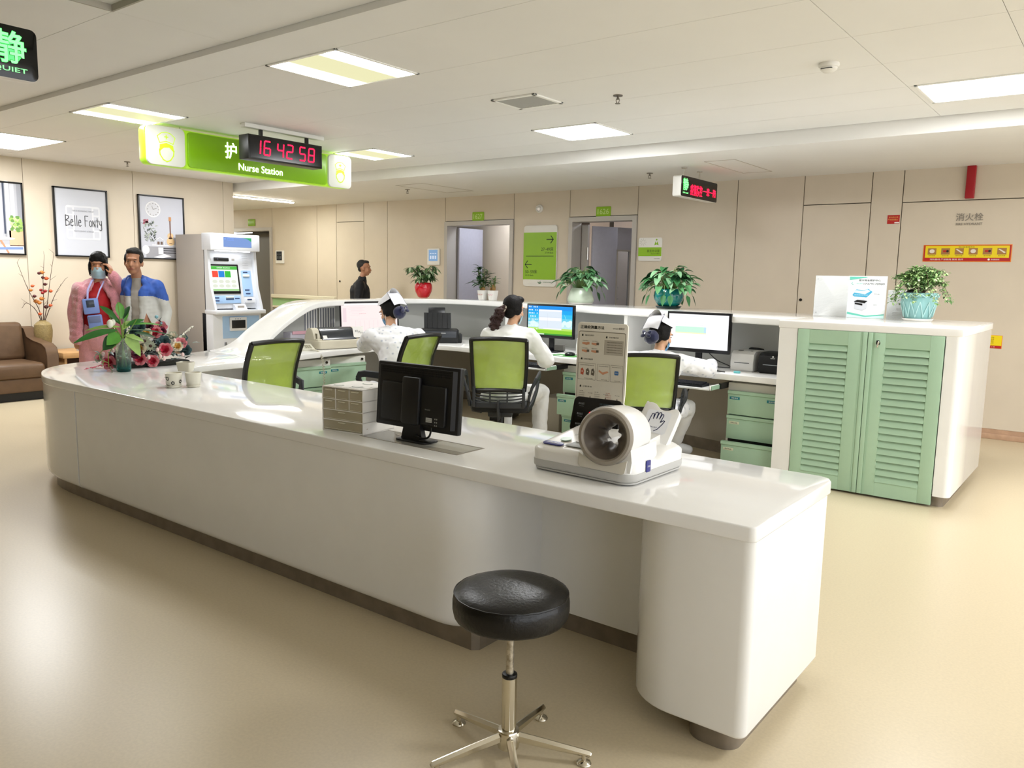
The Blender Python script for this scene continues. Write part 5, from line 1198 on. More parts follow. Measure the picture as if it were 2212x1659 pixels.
def item(x, y, tx): k.m(PRINT); k.poly([(x-.004, y-.004, Z), (x+.003, y-.004, Z), (x+.003, y+.003, Z), (x, y+.006, Z), (x-.004, y+.001, Z)]); k.text(tx, x+0.033, y, 0.045, 0.0065, Z)
item(0.028, 0.49, '测量时的注意事项'); item(0.145, 0.486, '开始测量前请'); item(0.028, 0.388, '正确的测量姿势'); item(0.028, 0.27, '注意事项')
SKN = mat('drawn_skin', '#C9916E', 0.6); GB = mat('drawn_grey_box', '#B0A99A', 0.6); BLU = mat('drawn_blue', '#3E6FA6', 0.5); PL = mat('drawn_line', '#5F574B', 0.6); RDI = mat('drawn_red', '#B5553D', 0.6)
for i in range(2):
    for j in range(2):
        x, y = 0.045+i*0.046, 0.455-j*0.032
        k.m(SKN); k.poly([(x-.018, y-.003, Z), (x+.004, y-.007, Z), (x+.018, y-.002, Z), (x+.014, y+.004, Z), (x-.004, y+.004, Z), (x-.018, y+.004, Z)])
        k.m(PL if i or j else SKN); k.rect(x+.012, y+.0005, .012, .010, Z+.0004); k.m(PL); k.text('请将手臂伸入', x-.002, y+.011, .03, .0035, Z)
k.m(GB); k.rect(0.18, 0.443, 0.09, 0.062, Z); k.m(PL)
for j in range(5): k.text('测量前请保持安静五分钟左右', 0.183, 0.465-j*0.0105, 0.072, 0.0045, Z+.0005)
for i, (x, w_) in enumerate(((0.056, 0.085), (0.136, 0.058), (0.199, 0.056))):
    k.m(PL); k.line([(x-w_/2, 0.300), (x+w_/2, 0.300), (x+w_/2, 0.370), (x-w_/2, 0.370), (x-w_/2, 0.300)], 0.0009, Z)
    k.text('请放松肩膀坐直身体', x, 0.362, w_*.8, 0.004, Z); k.text('请放松肩膀', x+w_*.1, 0.305, w_*.5, 0.0035, Z)
for x in (0.033, 0.06, 0.085): k.m(PL if x > .04 else RDI); k.poly([(x-.008, .322, Z), (x+.006, .318, Z), (x+.009, .336, Z), (x+.002, .350, Z), (x-.007, .344, Z)]); k.m(CRM2); k.disc(x, .334, .003, z=Z+.0004, n=8)
k.m(SKN); k.poly([(0.113, .338, Z), (0.135, .326, Z), (0.161, .338, Z), (0.155, .343, Z), (0.133, .336, Z), (0.115, .346, Z)])
k.m(BLU); k.rect(0.199, 0.338, 0.019, 0.017, Z, r=.003); k.m(CRM2); k.text('开始', 0.199, .338, .012, .005, Z+.0004)
for x, cc in ((0.035, PL), (0.11, PL), (0.165, RDI)):
    k.m(cc); k.text('注意', x-.002, 0.249, .02, .004, Z)
    for j in range(6): k.text('请不要弯曲手臂', x, 0.240-j*.0085, .027, .0042, Z)
    k.m(PL); xx = x+.042; k.poly([(xx-.014, .215, Z), (xx-.003, .206, Z), (xx+.011, .212, Z), (xx+.005, .22, Z), (xx+.001, .232, Z), (xx-.004, .221, Z)]); k.text('不正确', xx, .243, .022, .004, Z)
k.m(PL); k.text('注：测量结果仅供参考，请咨询医师的意见，请勿自行诊断治疗，如有异常请及时就医', BW*.5, .185, .21, .0042, Z); k.text('请定期校准本仪器', BW*.25, .178, .08, .0042, Z)
k.out('printed_sheet', ib)
# ================================================================== POSTERS, SOFA, KIOSK
def poster(label, y0, y1, z0=1.645, z1=2.495, bg='#C9CDD6'):
    w, h = y1-y0, z1-z0
    o = thing('framed_poster', label, 'poster', M=frame((-10.6, (y0+y1)/2, (z0+z1)/2), (0, 1, 0), (0, 0, 1)), group=None)
    g = G(mat('black_frame', '#121214', 0.35)); f = 0.018
    for q in ((-w/2, w/2, -h/2, -h/2+f), (-w/2, w/2, h/2-f, h/2), (-w/2, -w/2+f, -h/2, h/2), (w/2-f, w/2, -h/2, h/2)): g.box(*q, 0, 0.035, 0.002)
    g.out('frame', o)
    k = G(mat('poster_bg_'+bg.strip('#'), bg, 0.5)); k.rect(0, 0, w-0.03, h-0.03, 0.02)
    return o, k, w, h
def pm(c): return mat('poster_'+c.strip('#'), c, 0.55)
o, k, w, h = poster('black framed grey poster with the words Belle Fonty in thin handwriting', 4.438, 5.095, bg='#C6C9D2')
Z = 0.0215
k.m(pm('#DADCE2')); k.rect(0.02, -0.0, 0.42, 0.42, Z, r=0.03); k.m(pm('#C6C9D2')); k.rect(0.02, 0, 0.38, 0.38, Z+.001, r=.01); k.m(pm('#DADCE2')); k.rect(0.02, 0, 0.26, 0.40, Z+.002); k.m(pm('#C6C9D2')); k.rect(0.02, 0, 0.215, 0.375, Z+.003)
k.m(pm('#DADCE2'))
for i in range(5): k.rect(0.02, -0.19+i*0.095, 0.40, 0.018, Z+.0016)
k.m(pm('#1B1B20'))
# condensed handwriting drawn as strokes
def hw(s, x, y, H, t, z):
    S = {'B': [[(0, 0), (0, 1), (.42, .92), (.46, .74), (.05, .53), (.5, .4), (.52, .12), (0, 0)]], 'e': [[(.05, .32), (.4, .4), (.36, .58), (.15, .6), (.03, .35), (.08, .06), (.24, 0), (.42, .1)]],
         'l': [[(.1, 1), (.1, .02)]], 'F': [[(0, 0), (0, 1), (.48, 1)], [(0, .55), (.36, .56)]], 'o': [[(.2, .6), (.03, .45), (.03, .15), (.2, 0), (.38, .15), (.38, .45), (.2, .6)]],
         'n': [[(0, 0), (0, .62), (.34, 0), (.36, .62)]], 't': [[(.16, .85), (.16, .0)], [(-.02, .62), (.36, .62)]], 'y': [[(0, .62), (.04, .3), (.2, .22), (.34, .3)], [(.36, .62), (.36, -.2), (.2, -.32), (.02, -.22)]]}
    A = {'B': .68, 'e': .56, 'l': .3, 'F': .62, 'o': .54, 'n': .54, 't': .44, 'y': .5, ' ': .45}
    for ch in s:
        for st_ in S.get(ch, []): k.line([(x+a*H*.62, y+b*H) for a, b in st_], t, z)
        x += A[ch]*H*.62
hw('Belle Fonty', -0.195, -0.045, 0.132, 0.007, Z+.005)
k.m(pm('#8E9098')); k.text('THIS IS AN AMAZING TYPE OF', 0.02, 0.145, 0.26, 0.02, Z+.005); k.text('PHOTOGRAPHY & DESIGN', 0.02, -0.105, 0.24, 0.02, Z+.005)
k.out('printed_picture', o)
o, k, w, h = poster('black framed poster with wall clock, plant and small guitar, beside the kiosk', 5.50, 6.15, bg='#BFC1CB')
# still life: clock, guitar, leaves, shelf
k.m(pm('#E2E2E4')); k.disc(-0.12, 0.24, 0.105, z=Z, n=32); k.m(pm('#CBCCD2')); k.disc(-0.12, 0.24, 0.093, z=Z+.0008, n=32); k.m(pm('#6E6A66')); k.line([(-0.12, 0.24), (-0.07, 0.255)], .005, Z+.0016); k.line([(-0.12, 0.24), (-0.135, 0.285)], .005, Z+.0016)
for a in range(12): k.disc(-0.12+.078*math.cos(a*PI/6), .24+.078*math.sin(a*PI/6), .006, z=Z+.0016, n=6)
k.m(pm('#E0DEE0')); k.rect(0.08, -0.235, 0.46, 0.014, Z); k.m(pm('#9A9AA0')); k.rect(0.04, -0.33, 0.55, 0.15, Z-.0004); k.m(pm('#3A3A40'))
for i in range(3): k.rect(0.14, -0.275-i*0.03, 0.3, 0.012, Z)
k.m(pm('#D8B88C')); k.disc(0.115, -0.18, 0.058, 0.055, Z+.0008, 20); k.disc(0.115, -0.105, 0.044, 0.042, Z+.0008, 20); k.m(pm('#6A4030')); k.disc(0.115, -0.12, 0.016, z=Z+.0016, n=14); k.rect(0.115, 0.0, 0.016, 0.20, Z+.0014); k.rect(0.115, -0.205, 0.04, 0.008, Z+.0016); k.m(pm('#C08A5C')); k.rect(0.115, 0.125, 0.036, 0.055, Z+.0014)
r2 = random.Random(3)
for c in ('#5E6660', '#8C968A', '#3C4440', '#A5ADA0'):
    k.m(pm(c))
    for i in range(16):
        x, y = -0.25+r2.random()*0.15, -0.2+r2.random()*0.25; a = r2.random()*PI; L = 0.05
        k.poly([(x, y, Z+.001+r2.random()*.001), (x+L*.5*math.cos(a)+.01, y+L*.5*math.sin(a), Z+.0015), (x+L*math.cos(a), y+L*math.sin(a), Z+.0012), (x+L*.5*math.cos(a)-.01, y+L*.5*math.sin(a)+.01, Z+.0014)])
k.m(pm('#B06A78'))
for i in range(9): k.disc(-0.26+r2.random()*.07, 0.03+r2.random()*.1, .014, z=Z+.003, n=8)
k.m(pm('#E8E8EA')); k.disc(-0.24, -0.30, 0.05, 0.06, Z+.002, 14); k.rect(-0.03, -0.31, 0.07, 0.09, Z+.002); k.poly([(-.14, -.40, Z+.002), (.02, -.35, Z+.002), (.12, -.38, Z+.002), (-.02, -.41, Z+.002)]); k.m(pm('#F2F2F2')); k.line([(-.1, -.235), (-.1, -.17), (-.04, -.13), (.02, -.17), (.02, -.235)], .007, Z+.002); k.m(pm('#6E5A50')); k.rect(-.06, -.205, .03, .04, Z+.0024); k.rect(-.015, -.205, .03, .04, Z+.0024)
k.out('printed_picture', o)
o, k, w, h = poster('black framed poster with grey curtain, round table and plant at the left picture edge', 3.44, 4.10, bg='#A7A8AE')
for i in range(9):
    k.m(pm('#BDBEC3' if i % 2 else '#8F9197')); k.rect(-0.29+i*0.072, 0.1, 0.045, 0.64, Z)
k.m(pm('#3A4152')); k.rect(0.12, 0.12, 0.02, 0.6, Z+.001); k.m(pm('#E8E9EE')); k.rect(0.16, 0.1, 0.04, 0.66, Z+.001)
k.m(pm('#D9A888')); k.rect(0.235, -0.23, 0.15, 0.18, Z+.001); k.m(pm('#E6DED8')); k.rect(0, -0.36, 0.62, 0.1, Z+.001); k.m(pm('#6E86B4')); k.poly([(-.3, -.35, Z+.002), (.3, -.33, Z+.002), (.3, -.36, Z+.002), (-.3, -.38, Z+.002)])
for c in ('#8FAE5C', '#B9CC8C', '#5E8440'):
    k.m(pm(c))
    for i in range(18): k.disc(0.18+r2.random()*.12, -0.14+r2.random()*.16, .02, z=Z+.002+r2.random()*.001, n=7)
k.m(pm('#D8D2CE')); k.disc(-0.02, -0.235, 0.24, 0.022, Z+.002, 24); k.m(pm('#B98466')); k.line([(0.06, -.25), (0.14, -.40)], .022, Z+.0018)
k.m(pm('#D98C9C'))
for i in range(10): k.disc(-0.08+r2.random()*.12, -0.12+r2.random()*.07, .018, z=Z+.003, n=8)
k.m(pm('#6E5A60')); k.rect(-0.02, -0.18, 0.05, 0.07, Z+.0026)
k.out('printed_picture', o)

# sofa
SOF = mat('brown_leather', '#5E4732', 0.42, var=0.10, vscale=10, bump=0.06, bscale=60)
so = thing('sofa', 'brown leather sofa against the poster wall at the left picture edge', 'sofa', (-10.12, 3.13, 0))
def cush(g, *a, b=0.05): g.box(*a, b, 4)
g = G(SOF); cush(g, -0.42, 0.32, -0.95, 0.95, 0.10, 0.26, b=0.02); g.out('sofa_base', so)
for y in (-0.41, 0.41):
    g = G(SOF); cush(g, -0.25, 0.34, y-0.40, y+0.40, 0.25, 0.43, b=0.06); g.out('seat_cushion', so)
    g = G(SOF); g.M = Matrix.Translation((-0.28, y, 0.40)) @ Matrix.Rotation(math.radians(-10), 4, 'Y'); cush(g, -0.10, 0.10, -0.40, 0.40, 0, 0.46, b=0.06); g.out('back_cushion', so)
for s in (-1, 1):
    g = G(SOF); g.loft([[(x, s*0.88+yy, z) for x, z in ((-0.42, 0.1), (0.32, 0.1), (0.335, 0.5), (0.30, 0.59), (0.2, 0.63), (-0.05, 0.655), (-0.2, 0.69), (-0.27, 0.78), (-0.34, 0.80), (-0.42, 0.8))] for yy in (-0.06, -0.065, 0.065, 0.06)]); g.out('armrest', so, sharp=50)
g = G(BLACK); 
for x, y in ((-0.36, -0.88), (-0.36, 0.88), (0.26, -0.88), (0.26, 0.88)): pass
g.box(-0.38, 0.26, -0.90, 0.90, 0.0, 0.10); g.out('underside_shadow_block', so)  # black block stands for the shadow under the sofa
# low wooden table, jar, vase of branches
OAK = mat('oak_veneer', '#B98F5E', 0.45, var=0.08, vscale=8)
tb = thing('side_table', 'low oak side table with open shelf between sofa and patients', 'table', (-10.22, 4.60, 0))
g = G(OAK); g.box(-0.3, 0.3, -0.42, 0.42, 0.44, 0.505, 0.005); g.out('table_top', tb)
g = G(OAK)
for y in (-0.4, 0.37): g.box(-0.28, 0.28, y, y+0.03, 0.0, 0.44, 0.003)
g.box(-0.28, 0.28, -0.4, 0.4, 0.16, 0.18); g.out('table_frame', tb)
g = G(mat('table_dark_back', '#54392A', 0.6)); g.box(-0.28, -0.26, -0.4, 0.4, 0.02, 0.44); g.out('back_board', tb)
VAS = mat('stoneware_olive', '#8C7A50', 0.5, var=0.15, vscale=60)
va = thing('floor_vase', 'olive stoneware vase with branches of dried red fruits behind the sofa arm', 'vase', (-10.30, 4.13, 0.505))
g = G(VAS); g.lathe([(0.0, 0.0), (0.055, 0.0), (0.075, 0.06), (0.095, 0.18), (0.10, 0.25), (0.092, 0.32), (0.06, 0.355), (0.04, 0.36), (0.038, 0.375), (0.03, 0.375), (0.03, 0.35), (0.0, 0.35)], n=32, M=None); 
g.out('vase_body', va)
BRK = mat('twig_bark', '#4E3A30', 0.8)
g = G(BRK); tips = []
r3 = random.Random(11)
stems = [[(0, 0, .3), (-.01, -.03, .5), (.0, -.14, .74), (.0, -.24, 1.05)], [(0, 0, .3), (0, .02, .55), (.0, .03, .85), (.0, .06, 1.14)], [(0, 0, .3), (.02, .05, .55), (.02, .10, .85), (.0, .17, 1.17)], [(0, 0, .3), (0, .08, .5), (.02, .16, .7), (.02, .27, .86)], [(0, 0, .3), (0, -.06, .48), (0, -.16, .58), (0, -.22, .52)]]
for st_ in stems:
    P = catmull(st_, 6); g.tube(P, [0.006-0.004*i/len(P) for i in range(len(P))], 6)
    for i in range(6, len(P), 3):
        d = Vector((r3.uniform(-.03, .03), r3.uniform(-.06, .06), r3.uniform(.02, .06))); g.tube([P[i], P[i]+d*.6, P[i]+d], [0.002, .0015, .001], 5); tips.append(P[i]+d)
g.out('branches', va)
FC = [mat('fruit_red', '#8E1F22', 0.35), mat('fruit_orange', '#C4562A', 0.35), mat('fruit_dark', '#4A1418', 0.4), mat('fruit_amber', '#B8702E', 0.4)]
fr = [(-.10, .78, 1), (-.115, .73, 3), (-.06, .60, 3), (-.09, .66, 2), (.0, .70, 0), (.02, .94, 3), (.02, .88, 2), (-.03, .93, 2), (.07, .87, 1), (.05, .80, 2), (.01, .73, 0), (.04, .72, 0), (.10, .72, 1), (.0, .63, 3), (-.03, .58, 3), (.08, .55, 1), (.055, .53, 2), (-.04, .45, 1)]
for y, z, c in fr:
    g = G(FC[c]); x = r3.uniform(-.03, .05); q = r3.uniform(.018, .026); g.ell((x, y, z), (q, q, q*.9), 12, 8); g.cyl((x, y+q*.7, z), (x, y+q*1.5, z+.004), q*.35, q*.15, 8); tag(g.out('dried_fruit', va), None)
j = thing('glass_jar', 'small patterned glass jar on the oak table beside the woman in pink', 'jar', (-10.14, 4.47, 0.505))
g = G(mat('jar_glass', '#C9D0D6', 0.1, alpha=0.6)); g.lathe([(0, 0), (0.035, 0.0), (0.038, 0.02), (0.038, 0.10), (0.03, 0.115), (0.0, 0.115)], n=20); g.out('jar_body', j)
g = G(WSIGN); g.cyl((0, 0, 0.115), (0, 0, 0.135), 0.033, n=20); g.out('lid', j)
# a second brown armchair, mostly hidden behind the flowers
ac = thing('armchair', 'brown leather armchair mostly hidden behind the flower arrangement by the kiosk', 'armchair', (-10.1, 5.42, 0))
g = G(SOF); cush(g, -0.4, 0.3, -0.3, 0.3, 0.1, 0.42, b=0.05); g.out('seat_cushion', ac)
g = G(SOF); cush(g, -0.42, -0.22, -0.3, 0.3, 0.4, 0.74, b=0.06); g.out('back_cushion', ac)

# self service kiosk
ks = thing('self_service_kiosk', 'tall white and blue self service kiosk with lit touch screen against the poster wall', 'kiosk', M=frame((-9.72, 5.98, 0), (0, 1, 0), (0, 0, 1)) )
# local: x across the front (world +Y), y up, z toward +X
KW = mat('kiosk_white', '#D2D5DB', 0.3); KGR = mat('kiosk_side_grey', '#A49D96', 0.5); KBL = mat('kiosk_blue', '#9DBDE2', 0.35); KSL = mat('kiosk_slot_dark', '#30406A', 0.3)
kw = 0.74
g = G(KGR); g.box(0.0, 0.02, 0.02, 1.985, -0.80, -0.10, 0.003); g.box(kw-0.02, kw, 0.02, 1.985, -0.80, -0.10, 0.003); g.box(0.02, kw-0.02, 0.02, 1.96, -0.80, -0.3); g.box(0.001, kw-0.001, 1.9605, 1.987, -0.799, -0.05); g.out('kiosk_case', ks)
g = G(KW)
g.box(-0.005, kw+0.01, 1.775, 2.0, -0.16, 0.06, 0.012)                      # canopy
g.box(-0.0, kw+0.005, 0.02, 0.95, -0.2, 0.06, 0.012)                      # lower cabinet
# screen body side cheeks, sloping
for a, b in ((0.0, 0.035), (kw-0.035, kw+0.005)): g.loft([[(x, y, z) for y, z in ((0.96, -0.12), (0.96, 0.12), (1.04, 0.10), (1.3, 0.015), (1.62, -0.02), (1.78, -0.03), (1.78, -0.12))] for x in (a, b)])
g.box(-0.012, kw+0.02, 0.93, 0.985, -0.12, 0.16, 0.012)
g.out('kiosk_body', ks)
g = G(KW); g.loft([[(x, y, z) for y, z in ((1.0, -0.10), (1.0, 0.0), (1.1, 0.0), (1.72, -0.10), (1.78, -0.12), (1.78, -0.14), (1.1, -0.12))] for x in (0.035, kw-0.035)]); g.out('sloping_front', ks)
Ms = frame((0, 1.1, 0.0), (1, 0, 0), (0, 0.62, -0.10))
def on(x, y, z=0.0): return Ms @ Matrix.Translation((x, y, z))
g = G(BLACK); g.M = Ms; g.prism(rrect(0.035, 0.48, 0.10, 0.50, 0.01), 0.0, 0.012, 0.003); sc = g.out('touch_screen', ks)
k = G(); k.M = Ms @ Matrix.Translation((0.25, 0.305, 0.0135))
k.m(e('#EEF4E6', 1.1)); k.rect(0, 0, 0.41, 0.34, 0); k.m(e('#52BA4A', 1.0)); k.rect(0, 0.145, 0.41, 0.045, .0006); k.m(e('#F3F7EE', 1.1)); k.text('自助服务 请选择业务', 0, .145, .2, .02, .001)
for i, c in enumerate(('#F05040', '#2E86DA', '#3DBB44')): k.m(e(c, 1.0)); k.rect(-0.135+i*0.095, 0.06, 0.088, 0.085, .0008)
k.m(e('#DDE2D2', 1.0))
for i in range(4):
    for j_ in range(2): k.disc(-0.15+i*0.095, -0.04-j_*0.06, 0.038, 0.022, .0008, 14)
k.m(e('#9ED08C', 1.0)); k.rect(0, -.155, .41, .025, .0006); k.out('lit_screen', sc)
g = G(BLACK); g.M = Ms; g.box(0.13, 0.35, 0.545, 0.59, 0, 0.012, 0.003); g.m(mat('lens_glint', '#5A6070', 0.1)); g.cyl((0.18, 0.567, 0.012), (0.18, 0.567, 0.016), 0.008, n=12); g.out('camera_bar', ks)
g = G(KGR); g.M = Ms; g.box(0.055, 0.08, 0.55, 0.58, 0, 0.004); g.box(0.40, 0.44, 0.555, 0.58, 0, 0.004); g.out('card_logos', ks)
g = G(KBL); g.M = Ms; g.prism(rrect(0.05, 0.47, -0.03, 0.075, 0.01), 0, 0.004, 0.001); g.prism(rrect(0.52, 0.675, 0.06, 0.42, 0.01), 0, 0.004, 0.001); g.out('blue_fascia', ks)
g = G(KSL); g.M = Ms
for x0, x1, y in ((0.07, 0.14, 0.045), (0.08, 0.14, 0.005), (0.24, 0.36, 0.025), (0.38, 0.45, 0.035), (0.55, 0.62, 0.395), (0.55, 0.62, 0.15), (0.56, 0.63, 0.10)): g.box(x0, x1, y-0.006, y+0.008, 0.003, 0.008, 0.001)
g.m(WSIGN); g.box(0.54, 0.64, 0.335, 0.365, 0.004, 0.02, 0.004); g.box(0.24, 0.36, 0.045, 0.06, 0.004, 0.02, 0.003); g.out('slots', ks)
g = G(KW); g.M = Ms; g.prism(rrect(0.53, 0.68, -0.03, 0.04, 0.008), 0, 0.02, 0.003); g.m(KSL); g.box(0.56, 0.63, 0.01, 0.024, 0.02, 0.024); g.out('card_reader', ks)
g = G(mat('kiosk_print_grey', '#B8BCC4', 0.4)); g.M = Ms
for i in range(6): g.rect(0.60, 0.46+i*0.032, 0.09, 0.004, 0.0045)
g.out('printed_notes', ks)
g = G(KW); g.loft([[(x, y, z) for y, z in ((0.985, 0.02), (0.985, 0.11), (1.05, 0.06), (1.06, 0.02))] for x in (0.33, 0.36, 0.47, 0.50)]); g.m(KGR); g.box(0.36, 0.46, 0.99, 1.04, 0.085, 0.09)
g.m(mat('keypad_steel', '#9AA0A8', 0.3, metal=0.5)); g.box(0.06, 0.28, 0.985, 0.990, 0.03, 0.12, 0.002); g.box(0.55, 0.66, 0.985, 0.990, 0.03, 0.11, 0.002); g.out('card_scanner', ks)
g = G(mat('kiosk_header_screen', '#000000', 0.3, emit='#8FB0F0', estr=0.24)); g.M = frame((0, 0, 0.0615), (1, 0, 0), (0, 1, 0)); g.rect(0.40, 1.89, 0.43, 0.13, 0.0); g.m(mat('kiosk_header_green', '#000000', 0.3, emit='#3FB070', estr=0.3)); g.poly([(0.46, 1.955, .0006), (0.615, 1.955, .0006), (0.615, 1.905, .0006), (0.55, 1.94, .0006)]); g.m(mat('kiosk_header_ink', '#5A78C0', 0.4)); g.text('江西中医药大学附属医院', 0.29, 1.935, 0.1, 0.012, .0006); g.text('自助服务系统', 0.29, 1.915, 0.1, 0.011, .0006); g.disc(.21, 1.93, .01, z=.0006, n=10); g.out('header_display', ks)
g = G(glow('kiosk_under_lamp', (0.95, 0.97, 1.0), 2.0)); g.box(0.1, 0.6, 1.765, 1.774, -0.02, 0.045); g.out('reading_lamp', ks)
g = G(KBL); g.prism(rrect(0.14, kw-0.03, 0.60, 0.90, 0.008), 0.058, 0.064, 0.001); g.out('blue_panel', ks)
g = G(KW); g.prism(rrect(0.24, 0.50, 0.70, 0.885, 0.012), 0.062, 0.085, 0.004); g.m(mat('tray_hollow', '#15161A', 0.3)); g.box(0.265, 0.475, 0.735, 0.845, 0.084, 0.087, 0.002); g.m(KSL)
for i in range(4): g.cyl((0.32+i*0.025, 0.862, 0.085), (0.32+i*0.025, 0.862, 0.088), 0.006, n=8)
g.out('receipt_tray', ks)
g = G(mat('handle_steel', '#8A8C90', 0.3, metal=0.8)); g.box(0.16, 0.19, 0.40, 0.55, 0.06, 0.075, 0.004); g.out('door_handle', ks)
# ================================================================== PLANTS, FLOWERS, POTS, SIGN HOLDERS
ZT = 1.2215
SOIL = mat('potting_soil', '#2A1D14', 0.95, var=0.3, vscale=80)
def pot(root, prof, m, n=40, wob=None, soil=None, sx=1, sy=1):
    g = G(m); g.lathe(prof, n=n, wob=wob, sx=sx, sy=sy); p = g.out('pot', root, sharp=50)
    if soil: g = G(SOIL); g.cyl((0, 0, soil[1]-0.01), (0, 0, soil[1]), soil[0], n=24); g.out('soil', root)
    return p
def saucer(root, m, r, h=0.014):
    g = G(m); g.lathe([(0, 0), (r*.85, 0), (r, h), (r*.96, h), (r*.84, h*.4), (0, h*.4)], n=40); g.out('saucer', root)
def LG(*c): return [mat('leaf_'+x.strip('#'), x, 0.35, var=0.12, vscale=18) for x in c]
# schefflera in red pot
p = thing('potted_umbrella_plant', 'umbrella plant with drooping leaflets in a shiny red pot on the high shelf', 'plant', (-7.02, 7.25, ZT))
RP = mat('red_glaze', '#C00D22', 0.1, coat=0.6)
pot(p, [(0, 0), (.06, 0), (.085, .02), (.095, .045), (.118, .09), (.128, .14), (.124, .19), (.108, .215), (.10, .22), (.092, .215), (.10, .19), (0, .18)], RP, soil=(.1, .2))
r4 = random.Random(5); gs = G(mat('plant_stem', '#5A6A32', 0.6)); gl = [G(m) for m in LG('#4E6B3E', '#7E9470', '#2F4E2A', '#93A684')]
heads = []
for i in range(34):
    a = r4.uniform(0, 2*PI); R_ = r4.uniform(.02, .24); hgt = r4.uniform(.12, .34)-R_*0.45
    tip = Vector((R_*math.cos(a), R_*math.sin(a)*.8, .2+hgt)); gs.tube(catmull([(0.04*math.cos(a), .04*math.sin(a), .2), (R_*.4*math.cos(a), R_*.4*math.sin(a), .2+hgt*.6), tip], 4), .003, 5); heads.append(tip)
    for q in range(7):
        b = 2*PI*q/7+r4.random(); d = Vector((math.cos(b), math.sin(b), r4.uniform(-.35, .15))); gl[r4.randrange(4)].leaf(tip, d, r4.uniform(.08, .12), .036, droop=.45, fold=.12)
gs.out('stem', p)
m0 = gl[0]
for q in gl[1:]:
    m0.m(q.mats[0]); m0.put(q.bm)
m0.out('foliage', p)
def merge(gl):
    m0 = gl[0]
    for q in gl[1:]: m0.m(q.mats[0]); m0.put(q.bm)
    return m0
# two small white square pots with bamboo-like plants
WP_ = mat('white_glaze_pot', '#E2E0DA', 0.25)
def sqpot(root, w, h, m=WP_, mark=None):
    g = G(m); rings = [[(x*s, y*s, z) for x, y in rrect(-w/2, w/2, -w/2, w/2, w*.12, 3)] for s, z in ((.0, 0), (.74, 0), (.78, .01), (1.0, h), (.93, h), (.9, h-.02), (0, h-.03))]
    g.loft(rings); g.out('pot', root, sharp=40)
    g = G(SOIL); g.box(-w*.42, w*.42, -w*.42, w*.42, h-.03, h-.018); g.out('soil', root)
    if mark:
        k = G(mark); k.M = frame((0, -w*.47, h*.55), (1, 0, 0), (0, 0.06, 1)) 
        for i in range(5): k.disc(-w*.3+i*w*.15, .004*(-1)**i, w*.045, w*.06, 0.003, 8)
        k.out('painted_pattern', root)
def spiky(root, cx_, cy_, z0, n, H, L, cols, seed, spread=.12):
    r_ = random.Random(seed); gs = G(mat('plant_stem', '#5A6A32', 0.6)); gl = [G(m) for m in cols]
    for i in range(n):
        a = r_.uniform(0, 2*PI); h_ = r_.uniform(.35, 1)*H; ro = r_.uniform(0, .03)
        b = Vector((cx_+ro*math.cos(a), cy_+ro*math.sin(a), z0)); t_ = b+Vector((spread*.35*math.cos(a), spread*.35*math.sin(a), h_)); gs.tube([b, (b+t_)/2, t_], .003, 5)
        for q in range(6):
            u = .35+.65*q/5; c = b.lerp(t_, u); bb = r_.uniform(0, 2*PI); gl[r_.randrange(len(gl))].leaf(c, (math.cos(bb), math.sin(bb), r_.uniform(.0, .9)), L*r_.uniform(.6, 1.1), L*.22, droop=.35)
    gs.out('stem', root); merge(gl).out('foliage', root)
p = thing('potted_bamboo', 'small spiky green plant in white square pot with painted border, left of a pair', 'plant', (-6.20, 7.42, ZT))
sqpot(p, .10, .115, mark=mat('pot_pattern_red', '#B0554A', 0.5)); spiky(p, 0, 0, .10, 12, .30, .16, LG('#1F4A22', '#2E6A2E', '#16381C'), 21)
g = G(mat('tan_pebble_root', '#8A6A3C', 0.8, var=.2)); g.ell((0.0, 0, .12), (.035, .03, .04), 12, 8); g.out('root_stump', p)
p = thing('potted_cactus', 'small plant with brown stump in white square pot with pink flowers, right of a pair', 'plant', (-6.05, 7.43, ZT))
sqpot(p, .10, .115, mark=mat('pot_pattern_pink', '#D89AA4', 0.5)); g = G(mat('tan_pebble_root', '#8A6A3C', 0.8, var=.2)); g.ell((.01, 0, .14), (.026, .024, .05), 12, 8); g.ell((-.03, 0, .125), (.016, .016, .03), 10, 6); g.out('root_stump', p)
spiky(p, 0.01, 0, .15, 5, .12, .09, LG('#2E6A2E', '#4E7A3A'), 23, .08)
